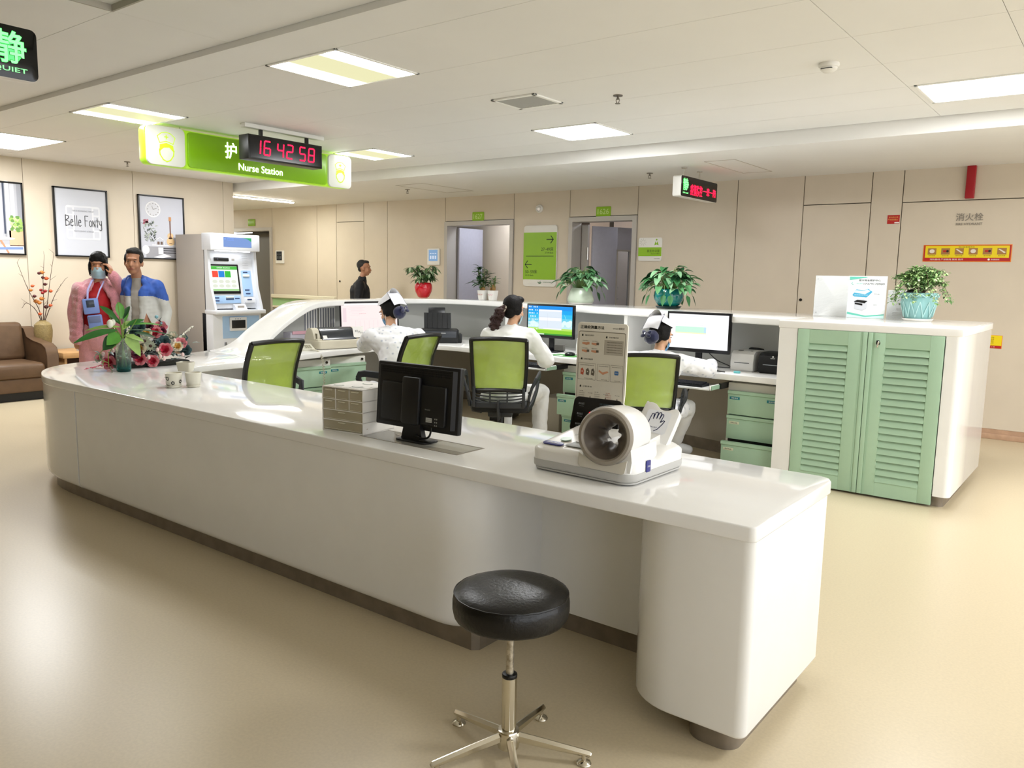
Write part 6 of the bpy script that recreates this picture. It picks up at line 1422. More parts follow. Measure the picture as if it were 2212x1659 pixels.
# pothos bowls
def pothos(root, z0, n, R_, H, cols, seed, L=.085, hang=.5):
    r_ = random.Random(seed); gs = G(mat('pothos_stem', '#6E8A4A', 0.5)); gl = [G(m) for m in cols]
    for i in range(n):
        a = r_.uniform(0, 2*PI); rr_ = R_*math.sqrt(r_.uniform(.02, 1)); hz = H*(1-(rr_/R_)**2*r_.uniform(.5, 1.15))*r_.uniform(.55, 1.05)
        c = Vector((rr_*math.cos(a), rr_*math.sin(a)*.75, z0+hz)); gs.tube(catmull([(.2*rr_*math.cos(a), .2*rr_*math.sin(a), z0-.02), (.6*rr_*math.cos(a), .5*rr_*math.sin(a), z0+hz*.7+.03), c], 3), .0022, 5)
        b = a+r_.uniform(-.9, .9); gl[r_.randrange(len(gl))].leaf(c, (math.cos(b), math.sin(b), r_.uniform(-.5, .35)), L*r_.uniform(.75, 1.25), L*.62, droop=.4, fold=.18, shape='heart', n=6)
    for i in range(int(n*hang*.12)):
        a = r_.uniform(0, 2*PI); e1 = Vector((R_*1.05*math.cos(a), R_*.8*math.sin(a), z0-.05)); gs.tube(catmull([(.3*R_*math.cos(a), .3*R_*math.sin(a), z0), (.85*R_*math.cos(a), .7*R_*math.sin(a), z0+.04), e1], 4), .0022, 5); gl[0].leaf(e1, (math.cos(a)*.4, math.sin(a)*.4, -1), L*.95, L*.5, droop=.1, shape='heart')
    gs.out('stem', root); merge(gl).out('foliage', root)
p = thing('potted_pothos', 'pothos with broad leaves in a pale grey green bowl on the high shelf', 'plant', (-4.80, 7.42, ZT))
saucer(p, PLW, .125); pot(p, [(0, .012), (.115, .012), (.128, .03), (.128, .05), (.112, .10), (.092, .15), (.088, .155), (.08, .15), (0, .14)], mat('celadon_bowl', '#B9C4B2', 0.3), soil=(.085, .148))
pothos(p, .17, 85, .21, .20, LG('#44744A', '#6C9A6C', '#2E5634', '#94B894'), 31, .10)
p = thing('potted_pothos', 'dense pothos in a round teal glazed bowl, in front of the wide wall panels', 'plant', (-3.66, 7.26, ZT))
saucer(p, mat('dark_green_saucer', '#12302C', 0.3), .115, .02); pot(p, [(0, .015), (.07, .015), (.10, .035), (.125, .075), (.132, .11), (.125, .145), (.105, .17), (.098, .168), (.11, .14), (0, .14)], mat('teal_glaze', '#157A74', 0.15, coat=.4, col2='#0F5E60', vscale=12), soil=(.1, .155))
pothos(p, .17, 120, .20, .21, LG('#346E3E', '#5C9460', '#235030', '#80AC82'), 37, .10)
# maidenhair fern in blue pot
p = thing('potted_fern', 'light green maidenhair fern in a ribbed blue pot on the white cabinet', 'plant', (-1.33, 6.9, ZT))
saucer(p, PLW, .092, .016); BP_ = mat('aqua_glaze_pot', '#7FAFAE', 0.3, coat=.3)
pot(p, [(0, .012), (.072, .012), (.076, .02), (.098, .11), (.104, .145), (.102, .15), (.106, .155), (.104, .175), (.094, .175), (.09, .16), (0, .15)], BP_, n=48, wob=lambda k_, i_: 1+(.022*math.cos(k_*2*PI/48*16) if i_ in (3, 4) else 0), soil=(.09, .165))
k = G(mat('pale_glaze_relief', '#A9CFCB', 0.3, coat=.3))
for q in range(12):
    a0 = 2*PI*q/12; a1 = 2*PI*(q+.5)/12; a2 = 2*PI*(q+1)/12
    def PP(a, z_): rr_ = .078+(z_-.02)*.215+.004; return Vector((rr_*math.cos(a), rr_*math.sin(a), z_))
    for aa, ab, za, zb in ((a0, a1, .025, .12), (a1, a2, .12, .025)): k.tube([PP(aa, za), PP((aa+ab)/2, (za+zb)/2), PP(ab, zb)], .0025, 5)
    for aa, ab, za, zb in ((a0, a1, .15, .168), (a1, a2, .168, .15)): k.tube([PP(aa, za), PP(ab, zb)], .003, 5)
k.out('zigzag_relief', p)
r_ = random.Random(41); gs = G(mat('fern_stem', '#5A4A38', 0.6)); gl = [G(m) for m in LG('#8CAA68', '#6E9456', '#B0C690', '#4E7642')]
for i in range(75):
    a = r_.uniform(0, 2*PI); R_ = r_.uniform(.04, .19); H = r_.uniform(.07, .17)*(1-R_*1.5); e1 = Vector((R_*math.cos(a), R_*math.sin(a)*.8, .17+H-(.12 if R_ > .15 else 0)))
    P = catmull([(.02*math.cos(a), .02*math.sin(a), .165), (R_*.55*math.cos(a), R_*.5*math.sin(a), .17+H*1.05), e1], 7); gs.tube(P, .0011, 4)
    for c in P[4:]:
        for q in range(5):
            d = Vector((r_.uniform(-1, 1), r_.uniform(-1, 1), r_.uniform(-.7, .3))); gl[r_.randrange(4)].leaf(c+d*.012, d, r_.uniform(.014, .024), .016, droop=.2, n=2)
gs.out('stem', p); merge(gl).out('foliage', p)
g = G(BLACK); g.ell((-.03, -.03, .17), (.045, .04, .028), 14, 8); g.cyl((-.02, -.03, .18), (-.02, -.03, .215), .007); tag(g.out('black_watering_cap', p), 'black rounded cap')
# acrylic sign holders on the cabinet
ACR = mat('clear_acrylic', '#EEF3F5', 0.05, alpha=0.28)
def holder(label, x, y, w, h, rz, face, tilt_=0.12):
    o = thing('sign_holder', label, 'sign holder', (x, y, ZT), rz)
    M = frame((0, 0, 0), (1, 0, 0), (0, tilt_, 1))
    g = G(ACR); g.M = M; g.box(-w/2, w/2, 0, h, -0.003, -0.001); g.box(-w/2, w/2, 0, h, -0.007, -0.005); g.M = Matrix.Identity(4); g.box(-w/2, w/2, 0.0, 0.07, 0.0, 0.003); g.out('acrylic_stand', o)
    k = G(); k.M = M; face(k, w, h); k.out('sheet', o); return o
def blank(k, w, h):
    k.m(PAPER); k.box(-w/2+.003, w/2-.003, .004, h-.004, -.005, -.003)
    k.m(mat('acrylic_screw', '#B8BABC', .3, metal=.5))
    for a in (-1, 1):
        for b in (.03, h-.03): k.cyl((a*(w/2-.02), b, -.001), (a*(w/2-.02), b, .002), .004, n=8)
holder('blank white sign holder, leftmost on the cabinet top', -2.03, 7.05, 0.285, 0.345, 0.25, blank)
def ad(k, w, h):
    k.M = k.M @ Matrix.Diagonal((1.344, 1.15, 1, 1)); w, h = .212, .30
    k.m(PAPER); k.box(-w/2+.003, w/2-.003, .004, h-.004, -.005, -.003); Z = -.0004
    k.m(mat('ad_teal', '#5FB3A0', .5)); k.poly([(-w/2+.004, h-.006, Z), (-w/2+.004, h-.03, Z), (-.01, h-.012, Z), (.0, h-.006, Z)]); k.poly([(-w/2+.004, .03, Z), (-w/2+.004, .045, Z), (.0, .022, Z), (w/2-.004, .036, Z), (w/2-.004, .028, Z), (.0, .012, Z)]); k.m(mat('ad_pale_teal', '#BFE0D8', .5)); k.poly([(-w/2+.004, .006, Z), (-w/2+.004, .03, Z), (0, .012, Z), (w/2-.004, .028, Z), (w/2-.004, .006, Z)])
    k.m(PRINT); k.text('蓝天物业陪护中心', .01, h-.03, .12, .014, Z+.0006, bold=.01); k.text('17379170909', .035, h-.055, .115, .013, Z+.0006); k.m(mat('ad_teal', '#5FB3A0', .5)); k.text('物业服务', -.045, h-.053, .035, .010, Z+.0006); k.line([(-.085, h-.045), (-.09, h-.055), (-.08, h-.062)], .003, Z+.0006)
    k.m(mat('ad_blue', '#3E97B8', .5)); k.poly([(-.08, .165, Z), (-.07, .155, Z), (.0, .15, Z), (.03, .19, Z), (.005, .21, Z), (-.02, .198, Z), (-.06, .205, Z)]); k.m(mat('ad_sky', '#BFDDEC', .5)); k.poly([(-.072, .182, Z+.0005), (-.01, .172, Z+.0005), (.02, .195, Z+.0005), (.0, .206, Z+.0005), (-.02, .194, Z+.0005), (-.06, .2, Z+.0005)])
    k.m(PAPER)
    for i in range(7): k.disc(-.065+i*.011, .166, .003, z=Z+.0008, n=6)
    k.m(mat('ad_grey', '#B9BBC0', .5)); k.poly([(-.065, .07, Z), (-.02, .055, Z), (.005, .075, Z), (.008, .125, Z), (-.02, .14, Z), (-.068, .128, Z)]); k.m(BLACK); k.poly([(-.07, .118, Z+.0006), (-.008, .108, Z+.0006), (.006, .125, Z+.0006), (-.05, .132, Z+.0006)]); k.poly([(-.062, .10, Z+.0006), (-.02, .092, Z+.0006), (-.02, .106, Z+.0006), (-.064, .112, Z+.0006)])
    k.m(PRINT); k.text('租赁折叠床', .055, .175, .03, .006, Z+.0006); k.text('复印打印', .05, .098, .02, .006, Z+.0006)
holder('sign holder with printed advert showing a bed, printer and phone number', -1.71, 6.86, 0.285, 0.345, 0.15, ad)
def picc(k, w, h):
    k.m(mat('ghost_paper', '#E4E3DF', .6, alpha=.7)); k.box(-w/2+.003, w/2-.003, .004, h-.004, -.005, -.003); k.m(mat('ghost_print', '#B9B6B0', .6, alpha=.8)); Z = -.0006
    k.text('PICC', .0, .12, .09, .03, Z); k.text('维护门诊', 0, .08, .08, .025, Z); k.rect(-.06, .18, .035, .035, Z)
    for i in range(3): k.rect(.0, .2-.02*i, .06, .004, Z); k.rect(0, .05-i*.012, .13, .003, Z)
holder('low see-through sign holder with faint PICC lettering, left of the fern', -1.50, 7.12, 0.22, 0.235, 0.1, picc)
g = G(mat('frosted_acrylic', '#D6D4CC', .3, alpha=.6)); g.box(-2.24, -2.11, 7.24, 7.244, ZT, ZT+.17); tag(g.out('acrylic_plate'), 'small frosted acrylic plate standing behind the blank sign holder', 'plate')

# ------------------------------------------------------------------ small pots on the front counter
IV = mat('ivory_ceramic', '#DCD8C8', 0.3)
def rpot(root, m, r0, r1, h, flutes=0):
    g = G(m); g.lathe([(0, .01), (r0, .01), (r0+.003, .014), (r1, h), (r1-.004, h+.002), (r1-.006, h-.004), (r0-.002, .02), (0, .02)], n=48, wob=(lambda k_, i_: 1+.012*math.cos(k_*2*PI/48*24)) if flutes else None); g.out('pot', root, sharp=50)
    g = G(m); g.lathe([(0, 0), (r0*1.0, 0), (r0*1.28, .012), (r0*1.22, .014), (r0*.95, .005), (0, .005)], n=40); g.out('saucer', root)
p = thing('flower_pot', 'small ivory pot with black painted flowers, in front of a little stack', 'pot', (-4.725, 2.64, TZ))
rpot(p, IV, .040, .052, .092)
k = G(mat('black_paint', '#15120F', .4))
def onpot(a, z_): rr_ = .042+(z_-.01)*.14+.0015; return Vector((rr_*math.sin(a), -rr_*math.cos(a), z_))
for a, z_, s_ in ((.25, .060, .016), (-.85, .028, .015), (.95, .033, .014), (-1.8, .06, .014), (2.0, .04, .014)):
    for q in range(7):
        b = 2*PI*q/7; c = onpot(a+.20*s_/.016*math.cos(b), z_+.010*s_/.016*math.sin(b)); n_ = Vector((math.sin(a), -math.cos(a), 0)); M = _rt(c, c+n_); t = bmesh.new(); bmesh.ops.create_circle(t, cap_ends=True, segments=8, radius=.0038); k.put(t, M)
k.tube([onpot(-.5+.1*q, .066+.004*math.sin(q)) for q in range(6)], .0008, 4); k.tube([onpot(-.3+.12*q, .020+.006*math.sin(q*.9)) for q in range(8)], .0008, 4); k.out('painted_flowers', p)
p = thing('flower_pot', 'small plain ivory fluted pot standing beside the flower painted pot', 'pot', (-4.66, 2.735, TZ)); rpot(p, IV, .036, .050, .092, 1)
p = thing('flower_pot', 'small square ivory pot resting on top of the two round pots', 'pot', (-4.745, 2.735, TZ+.0945), .5)
g = G(IV); g.loft([[(x*s, y*s, z_) for x, y in rrect(-.048, .048, -.036, .036, .012, 4)] for s, z_ in ((0, .0), (.82, 0), (.85, .003), (1.0, .048), (1.02, .058), (.97, .058), (.93, .05), (.8, .01), (0, .01))]); g.out('pot', p, sharp=45); g = G(SOIL); g.box(-.04, .04, -.028, .028, .03, .045); g.out('soil', p)

# ------------------------------------------------------------------ glass vase with leafy cuttings
v = thing('glass_vase', 'ribbed glass bottle tinted teal at its foot, holding long leafy cuttings', 'vase', (-5.70, 2.81, TZ), 1.1)
GT = bpy.data.materials.new('teal_tinted_glass'); GT.use_nodes = True; nt = GT.node_tree; b = nt.nodes['Principled BSDF']
b.inputs['Transmission Weight'].default_value = .9; b.inputs['Roughness'].default_value = .06; b.inputs['IOR'].default_value = 1.25
tc = nt.nodes.new('ShaderNodeTexCoord'); sp = nt.nodes.new('ShaderNodeSeparateXYZ'); rp = nt.nodes.new('ShaderNodeValToRGB'); nt.links.new(tc.outputs['Object'], sp.inputs[0]); nt.links.new(sp.outputs['Z'], rp.inputs['Fac'])
rp.color_ramp.elements[0].position = .02; rp.color_ramp.elements[0].color = lin('#2E8F8A'); rp.color_ramp.elements[1].position = .13; rp.color_ramp.elements[1].color = lin('#E2ECE2'); nt.links.new(rp.outputs['Color'], b.inputs['Base Color'])
g = G(GT); hw_ = lambda k_, i_: 1+.03*abs(math.cos(k_*PI/60*10)) if 2 <= i_ <= 6 else 1
g.lathe([(0, 0), (.040, 0), (.047, .006), (.049, .03), (.049, .155), (.046, .175), (.030, .20), (.019, .212), (.019, .235), (.022, .238), (.016, .24), (.016, .21), (.040, .17), (.044, .15), (.044, .03), (.035, .012), (0, .012)], n=60, wob=hw_); g.out('bottle', v, sharp=70)
gs = G(mat('cutting_stem', '#6C8A3A', 0.5)); gl = [G(m) for m in LG('#2F6A28', '#5A9A3C', '#1E4A20', '#8FB05A')]
r_ = random.Random(51)
cut = [((-.02, 0, .50), .25), ((.03, .02, .42), .2), ((-.08, .02, .40), .2), ((.10, .0, .38), .2), ((0, -.03, .34), .2), ((-.04, .05, .30), .2)]
for (tx, ty, tz), _L in cut:
    P = catmull([(r_.uniform(-.02, .02), r_.uniform(-.02, .02), .03), (0, 0, .22), (tx*.5, ty*.5, (tz+.22)/2), (tx, ty, tz)], 6); gs.tube(P, .0035, 6)
LV = [((-.02, 0, .36), (-.55, .1, .75), .20, .035), ((.0, 0, .38), (-.1, 0, 1), .16, .05), ((.01, 0, .38), (.35, 0, .95), .13, .03), ((.0, 0, .32), (-1, .1, .15), .24, .022), ((-.03, 0, .30), (-1, -.2, -.05), .28, .045), ((.02, 0, .33), (1, .15, .25), .26, .014), ((.04, 0, .30), (1, .3, .05), .34, .010), ((.03, 0, .27), (.5, -.1, -.75), .15, .075), ((.03, 0, .33), (.75, .1, .5), .14, .03), ((-.02, 0, .27), (-.6, -.2, -.35), .10, .09), ((-.05, 0, .24), (-.7, -.2, -.5), .10, .085), ((.0, 0, .30), (.4, .3, .6), .12, .04), ((-.01, 0, .34), (-.35, .3, .5), .14, .03), ((.02, 0, .36), (.15, .1, 1), .12, .03), ((.08, 0, .28), (1, .1, -.05), .14, .026), ((.02, -.01, .26), (.9, 0, -.1), .12, .03)]
for i, (c, d, L, W) in enumerate(LV): gl[i % 4].leaf(c, d, L, W*1.15, up=(0, -1, .45), droop=.25, fold=.1, shape='heart' if W > .07 else 'oval', n=7)
gs.tube(catmull([(-.04, 0, .20), (-.13, -.02, .16), (-.15, -.02, .10), (-.10, -.02, .07)], 5), .0025, 5); gl[3].leaf((-.12, -.02, .09), (-.3, 0, -.8), .05, .04, shape='heart'); gs.tube(catmull([(-.02, -.02, .22), (-.09, -.04, .14), (-.095, -.04, .04)], 5), .0025, 5); gl[0].leaf((-.09, -.04, .05), (.3, 0, -1), .06, .04)
gs.out('stem', v); merge(gl).out('foliage', v)
g = G(mat('white_bud', '#E6E6D6', .5)); g.ell((-.075, .0, .345), (.022, .02, .03), 12, 8); g.ell((-.055, .01, .355), (.016, .016, .024), 10, 8); g.out('white_flower', v)

# ------------------------------------------------------------------ artificial flower arrangement
fa = thing('flower_arrangement', 'long low arrangement of artificial pink, cream and dusty blue flowers behind the glass bottle', 'flowers', (-5.93, 3.17, TZ), 0)
g = G(mat('dark_foam_base', '#23241F', .9)); g.box(-.08, .09, -.30, .24, 0, .035, .015); g.out('base', fa)
def petal_ring(g, c, ax_, n, R_, W, H, cup, off=0):
    q = _rt(Vector(c), Vector(c)+Vector(ax_).normalized())
    for i in range(n):
        a = 2*PI*i/n+off; t = bmesh.new(); V = []; nu, nv = 4, 4
        for u in range(nu+1):
            row = []
            for v_ in range(nv+1):
                uu = u/nu; vv = v_/nv-.5; rr_ = R_*uu; wd = W*math.sin(PI*(.15+.75*uu)); hh = H*(uu**1.6)*cup-H*.25*(uu**4)
                row.append(t.verts.new((rr_*math.cos(a)-vv*wd*math.sin(a), rr_*math.sin(a)+vv*wd*math.cos(a), hh-abs(vv)*H*.15)))
            V.append(row)
        for u in range(nu):
            for v_ in range(nv): t.faces.new((V[u][v_], V[u+1][v_], V[u+1][v_+1], V[u][v_+1]))
        g.put(t, q)
def flower(kind, c, ax_, s, cols):
    g = G(cols[0])
    if kind == 'rose':
        petal_ring(g, c, ax_, 6, s, s*1.2, s*.7, 1.0); petal_ring(g, c, ax_, 5, s*.78, s*1.0, s*.9, 1.1, .4); g.m(cols[1]); petal_ring(g, c, ax_, 5, s*.55, s*.8, s*.95, 1.15, .9); petal_ring(g, c, ax_, 3, s*.3, s*.5, s*.9, 1.2, .2)
    elif kind == 'daisy':
        petal_ring(g, c, ax_, 12, s, s*.3, s*.25, .8); petal_ring(g, c, ax_, 12, s*.75, s*.28, s*.4, .8, .26); g.m(cols[1]); q = Vector(ax_).normalized(); g.ell(Vector(c)+q*s*.12, s*.28, 10, 6)
    o = g.out('rose' if kind == 'rose' else 'daisy', fa, sharp=None); return o
def fm(c): return mat('petal_'+c.strip('#'), c, .5, var=.06, vscale=30)
PK, PD, CRm, CY, BLs, PU, PUd, GRm, DKc = fm('#E08E96'), fm('#C03048'), fm('#E8E0CC'), fm('#D9B060'), fm('#4A6468'), fm('#7A2E48'), fm('#4E1C34'), fm('#AAB09A'), fm('#3A1E16')
# (y, z, x, kind, size, colours)
AX = (.75, -.6, .35)
spec = [(-.36, .05, .12, 'rose', .05, (PK, PD)), (-.30, .10, .08, 'rose', .04, (PU, PUd)), (-.14, .06, .13, 'rose', .045, (PK, PD)), (-.16, .11, .12, 'rose', .042, (PU, PUd)), (-.13, .14, .10, 'rose', .055, (CRm, CY)), (-.05, .04, .14, 'rose', .045, (PK, PD)),
        (.06, .12, .12, 'rose', .052, (PK, PD)), (-.15, .20, .02, 'rose', .045, (PK, PD)), (-.02, .25, .0, 'rose', .042, (CRm, CY)), (.05, .25, .0, 'rose', .050, (PK, PD)), (.02, .30, -.04, 'rose', .038, (PU, PUd)), (.12, .29, -.05, 'rose', .05, (PK, PK)), (.10, .26, .0, 'rose', .036, (PU, PUd)),
        (.17, .14, .10, 'rose', .04, (CRm, CY)), (.22, .16, .06, 'rose', .045, (PK, PK)), (.26, .10, .05, 'rose', .045, (BLs, BLs)), (-.12, .27, -.02, 'rose', .05, (BLs, BLs)), (-.05, .30, -.04, 'rose', .045, (BLs, BLs)), (.08, .18, .06, 'rose', .05, (BLs, BLs)), (-.2, .16, .04, 'rose', .045, (BLs, BLs)), (.20, .22, -.02, 'rose', .035, (GRm, CRm)),
        (-.07, .20, .06, 'daisy', .045, (GRm, DKc)), (-.04, .16, .09, 'daisy', .040, (GRm, DKc)), (.28, .20, .0, 'rose', .03, (BLs, GRm)), (-.42, .09, .08, 'rose', .03, (GRm, PK)), (-.27, .04, .13, 'rose', .04, (PK, PD)), (-.24, .13, .05, 'rose', .04, (PU, PUd))]
for y, z_, x, kd, s_, cs in spec:
    ax_ = Vector(AX)+Vector((0, y*1.2, (z_-.12)*2)); flower(kd, (x-.02, y-.03, z_*.92+.01), ax_, s_*1.08, cs)
r_ = random.Random(61)
for y, z_, x in ((-.20, .20, .08), (.0, .08, .15), (.03, .06, .15), (.16, .19, .08), (-.40, .12, .1), (-.33, .14, .1), (-.01, .13, .13), (.20, .08, .12), (-.09, .08, .15)):
    g = G(fm('#E6C9C4')); g.ell((x-.02, y-.03, z_), (.013, .013, .017), 10, 6); tag(g.out('bud', fa), 'pale pink bud')
gl = [G(m) for m in LG('#2F4A44', '#3C5A52', '#1E2E2C', '#5E7A70')]
for i in range(150):
    y = r_.uniform(-.42, .30); x = r_.uniform(-.12, .12); z_ = r_.uniform(.02, .22)*(1-abs(y)*.8); a = r_.uniform(0, 2*PI); gl[r_.randrange(4)].leaf((x, y, z_), (math.cos(a), math.sin(a), r_.uniform(-.2, .8)), r_.uniform(.04, .08), .03, droop=.3)
for a in range(5): gl[2].leaf((-.05, .06+a*.012, .33), (.3, math.cos(a*1.3), math.sin(a*1.3)), .05, .02, droop=.1)
gl[3].leaf((.05, .28, .16), (.2, 1, .3), .07, .035); gl[3].leaf((.1, -.42, .05), (.3, -1, .1), .07, .03); merge(gl).out('foliage', fa)
def sprig(m, a, b, n, s_):
    g = G(m); a = Vector(a); b = Vector(b); g.tube([a, (a+b)/2+Vector((0, 0, .01)), b], .0016, 5)
    for i in range(n):
        c = a.lerp(b, i/n); d = Vector((r_.uniform(-1, 1), r_.uniform(-1, 1), r_.uniform(-.3, 1))).normalized(); g.ell(c+d*s_*1.3, (s_, s_, s_*.8), 6, 4)
    g.out('sprig', fa)
sprig(fm('#E4E2D4'), (.03, .18, .20), (-.02, .34, .29), 34, .006); sprig(fm('#E4E2D4'), (0, -.22, .2), (-.02, -.18, .34), 26, .006); sprig(fm('#C0576A'), (.12, -.36, .05), (.20, -.62, .035), 30, .005); sprig(fm('#D6D4B8'), (.08, -.02, .14), (.14, -.03, .06), 20, .007)
g = G(fm('#7FB0BC')); g.ell((-.05, .05, .37), .014, 10, 8); g.ell((-.04, .08, .32), .010, 8, 6); g.out('blue_berry', fa)
g = G(fm('#A9745A')); g.poly([(-.06, -.06, .30), (-.06, .0, .30), (-.06, -.025, .40)]); g.poly([(-.06, .0, .30), (-.04, .01, .31), (-.06, -.025, .40)]); g.out('dried_leaf', fa)

for nm, k_ in (('potted_umbrella_plant', .86), ('potted_fern', 1.25)): bpy.data.objects[nm].scale = (k_,)*3
for o_ in [q for q in bpy.data.objects if q.name.startswith('potted_pothos')]: o_.scale = (1.13,)*3
# ================================================================== PEOPLE
def V3(*a): return Vector(a)
def blob(name, shapes, m, parent, vox=.008, smooth=5, amp=0.0, nsc=9.0, colorf=None, nz=(1, 1, 1), cut=None):
    g = G(*(m if isinstance(m, (list, tuple)) else [m]))
    for s in shapes:
        if s[0] == 'c': g.cap(s[1], s[2], s[3], s[4] if len(s) > 4 else None, 14)
        elif s[0] == 'e': g.ell(s[1], s[2], 18, 12, M=s[3] if len(s) > 3 else None)
        elif s[0] == 'b': g.box(*s[1:7], .01)
    o = g.out(name, parent, sharp=None)
    md = o.modifiers.new('r', 'REMESH'); md.mode = 'VOXEL'; md.voxel_size = vox; md.use_smooth_shade = True
    ms = o.modifiers.new('s', 'SMOOTH'); ms.factor = .5; ms.iterations = smooth
    dg = bpy.context.evaluated_depsgraph_get(); me = bpy.data.meshes.new_from_object(o.evaluated_get(dg))
    o.modifiers.clear(); old = o.data; o.data = me; bpy.data.meshes.remove(old); me.name = name
    if amp:
        ns = [v.normal.copy() for v in me.vertices]
        for v, n_ in zip(me.vertices, ns):
            c = v.co; q = Vector((c.x*nsc*nz[0], c.y*nsc*nz[1], c.z*nsc*nz[2])); v.co = c+n_*(amp*(abs(noise.noise(q))*1.6-.5)+amp*.4*noise.noise(q*2.7))
    if cut:
        b_ = bmesh.new(); b_.from_mesh(me); bmesh.ops.delete(b_, geom=[f for f in b_.faces if cut(f.calc_center_median())], context='FACES'); b_.to_mesh(me); b_.free()
    for p in me.polygons: p.use_smooth = True
    if colorf:
        for p in me.polygons: p.material_index = colorf(p.center)
    return o
SKIN = mat('skin_tan', '#B98363', 0.5, var=.05, vscale=25); SKIN2 = mat('skin_fair', '#CFA080', 0.5, var=.04, vscale=25)
HAIRB = mat('black_hair', '#0D0A0A', 0.62, bump=.4, bscale=120, spec=.25)
def hfr(c, fwd, up=(0, 0, 1)):
    f = Vector(fwd).normalized(); u = Vector(up); r = f.cross(u).normalized(); u = r.cross(f)
    M = Matrix.Identity(4)
    for i in range(3): M[i][0] = r[i]; M[i][1] = f[i]; M[i][2] = u[i]; M[i][3] = c[i]
    return M
def head_shapes(M, s=1.0):
    R3 = M.to_3x3(); P = lambda x, y, z: M @ Vector((x*s, y*s, z*s))
    return [('e', P(0, -.012, .032), (.074*s, .093*s, .09*s), R3), ('e', P(0, .022, -.025), (.063*s, .068*s, .082*s), R3), ('e', P(0, .042, -.082), (.038*s, .036*s, .032*s), R3),
            ('c', P(0, .086, .0), P(0, .100, -.034), .009*s, .0135*s), ('e', P(0, .085, .028), (.05*s, .012*s, .010*s), R3), ('e', P(0, .080, -.062), (.026*s, .016*s, .012*s), R3),
            ('e', P(.036, .062, -.035), (.022*s, .02*s, .025*s), R3), ('e', P(-.036, .062, -.035), (.022*s, .02*s, .025*s), R3),
            ('e', P(.074, -.004, -.012), (.010*s, .019*s, .031*s), R3), ('e', P(-.074, -.004, -.012), (.010*s, .019*s, .031*s), R3)]
def face(root, M, s=1.0, eyes=True, mouth=True, brow='#2A201C'):
    def part(nm, m, lst):
        g = G(m); g.M = M
        for c, r in lst: g.ell(tuple(q*s for q in c), tuple(q*s for q in r), 12, 8)
        return g.out(nm, root, sharp=None)
    if eyes:
        for sx in (-1, 1):
            e_ = part('eye', mat('eye_white', '#9A8A7C', .4), [((sx*.030, .0815, .004), (.0115, .0068, .0032))]); part('iris', mat('iris_dark', '#120A08', .2), [((sx*.029, .0865, .004), (.0052, .003, .0046))])
            part('eyebrow', mat('brow_'+brow.strip('#'), brow, .8), [((sx*.031, .0885, .024), (.016, .004, .0026))])
    if mouth: part('lips', mat('lips', '#8E4E44', .5), [((0, .0955, -.060), (.021, .005, .0035)), ((0, .0950, -.066), (.018, .005, .0035))])
def hand_shapes(w, d, n, side=1, curl=.5, s=1.0):
    """w wrist, d direction of the hand, n palm normal; side puts the thumb"""
    w = Vector(w); d = Vector(d).normalized(); n = Vector(n); n = (n-d*n.dot(d)).normalized(); l = d.cross(n)*side
    out = [('c', w, w+d*.03*s, .021*s, .022*s), ('e', w+d*.055*s, (.036*s, .036*s, .016*s), Matrix((l, d, n)).transposed())]
    for i, (o_, L_) in enumerate(((-.029, .060), (-.010, .071), (.010, .076), (.029, .068))):
        a = w+d*.085*s+l*o_*s; c1 = math.cos(curl*.6); s1 = math.sin(curl*.6); b = a+(d*c1+n*s1)*L_*.55*s; c2 = math.cos(curl*1.7); s2 = math.sin(curl*1.7); c = b+(d*c2+n*s2)*L_*.5*s
        out += [('c', a-d*.03*s, a, .0088*s, .0088*s), ('c', a, b, .0086*s, .0078*s), ('c', b, c, .0078*s, .0066*s)]
    t0 = w+d*.03*s+l*.028*s; t1 = t0+(d*.6+l*.75+n*.25)*.035*s; t2 = t1+(d*.9+l*.15+n*.4)*.03*s
    return out+[('c', t0, t1, .0115*s, .0095*s), ('c', t1, t2, .0095*s, .0078*s)]
def body_shapes(J, s=1.0, legs=True, feet=True, k=1.0, female=False):
    L = [('e', J['pelvis'], (.155*s*k, .105*s*k, .10*s*k)), ('c', J['pelvis'], J['belly'], .115*s*k, .11*s*k), ('c', J['belly'], J['chest'], .108*s*k, .118*s*k), ('c', J['chest'], J['neck'], .10*s*k, .055*s), ('c', J['neck'], J['head'], .05*s, .046*s)]
    for a in 'LR':
        if 'sh'+a in J: L += [('c', J['chest'].lerp(J['neck'], .55), J['sh'+a], .075*s*k, .056*s), ('c', J['chest'], J['sh'+a], .085*s*k, .05*s), ('c', J['sh'+a], J['el'+a], .05*s, .038*s), ('c', J['el'+a], J['wr'+a], .038*s, .025*s)]
        if legs: L += [('c', J['hip'+a], J['kn'+a], .082*s, .055*s), ('c', J['kn'+a], J['an'+a], .055*s, .036*s)]
        if legs and feet: L += [('c', J['an'+a], J['to'+a], .036*s, .03*s)]
    return L

# ---- woman in pink and man in blue-grey jacket (local x = right, y = away from the viewer at the desk)
def view_frame(x, y):
    a = Vector((x, y, 0)).normalized(); r = Vector((-a.y, a.x, 0))*-1
    return frame((x, y, 0), (r.x, r.y, 0), (a.x, a.y, 0))
Mw = view_frame(-7.55, 3.53)
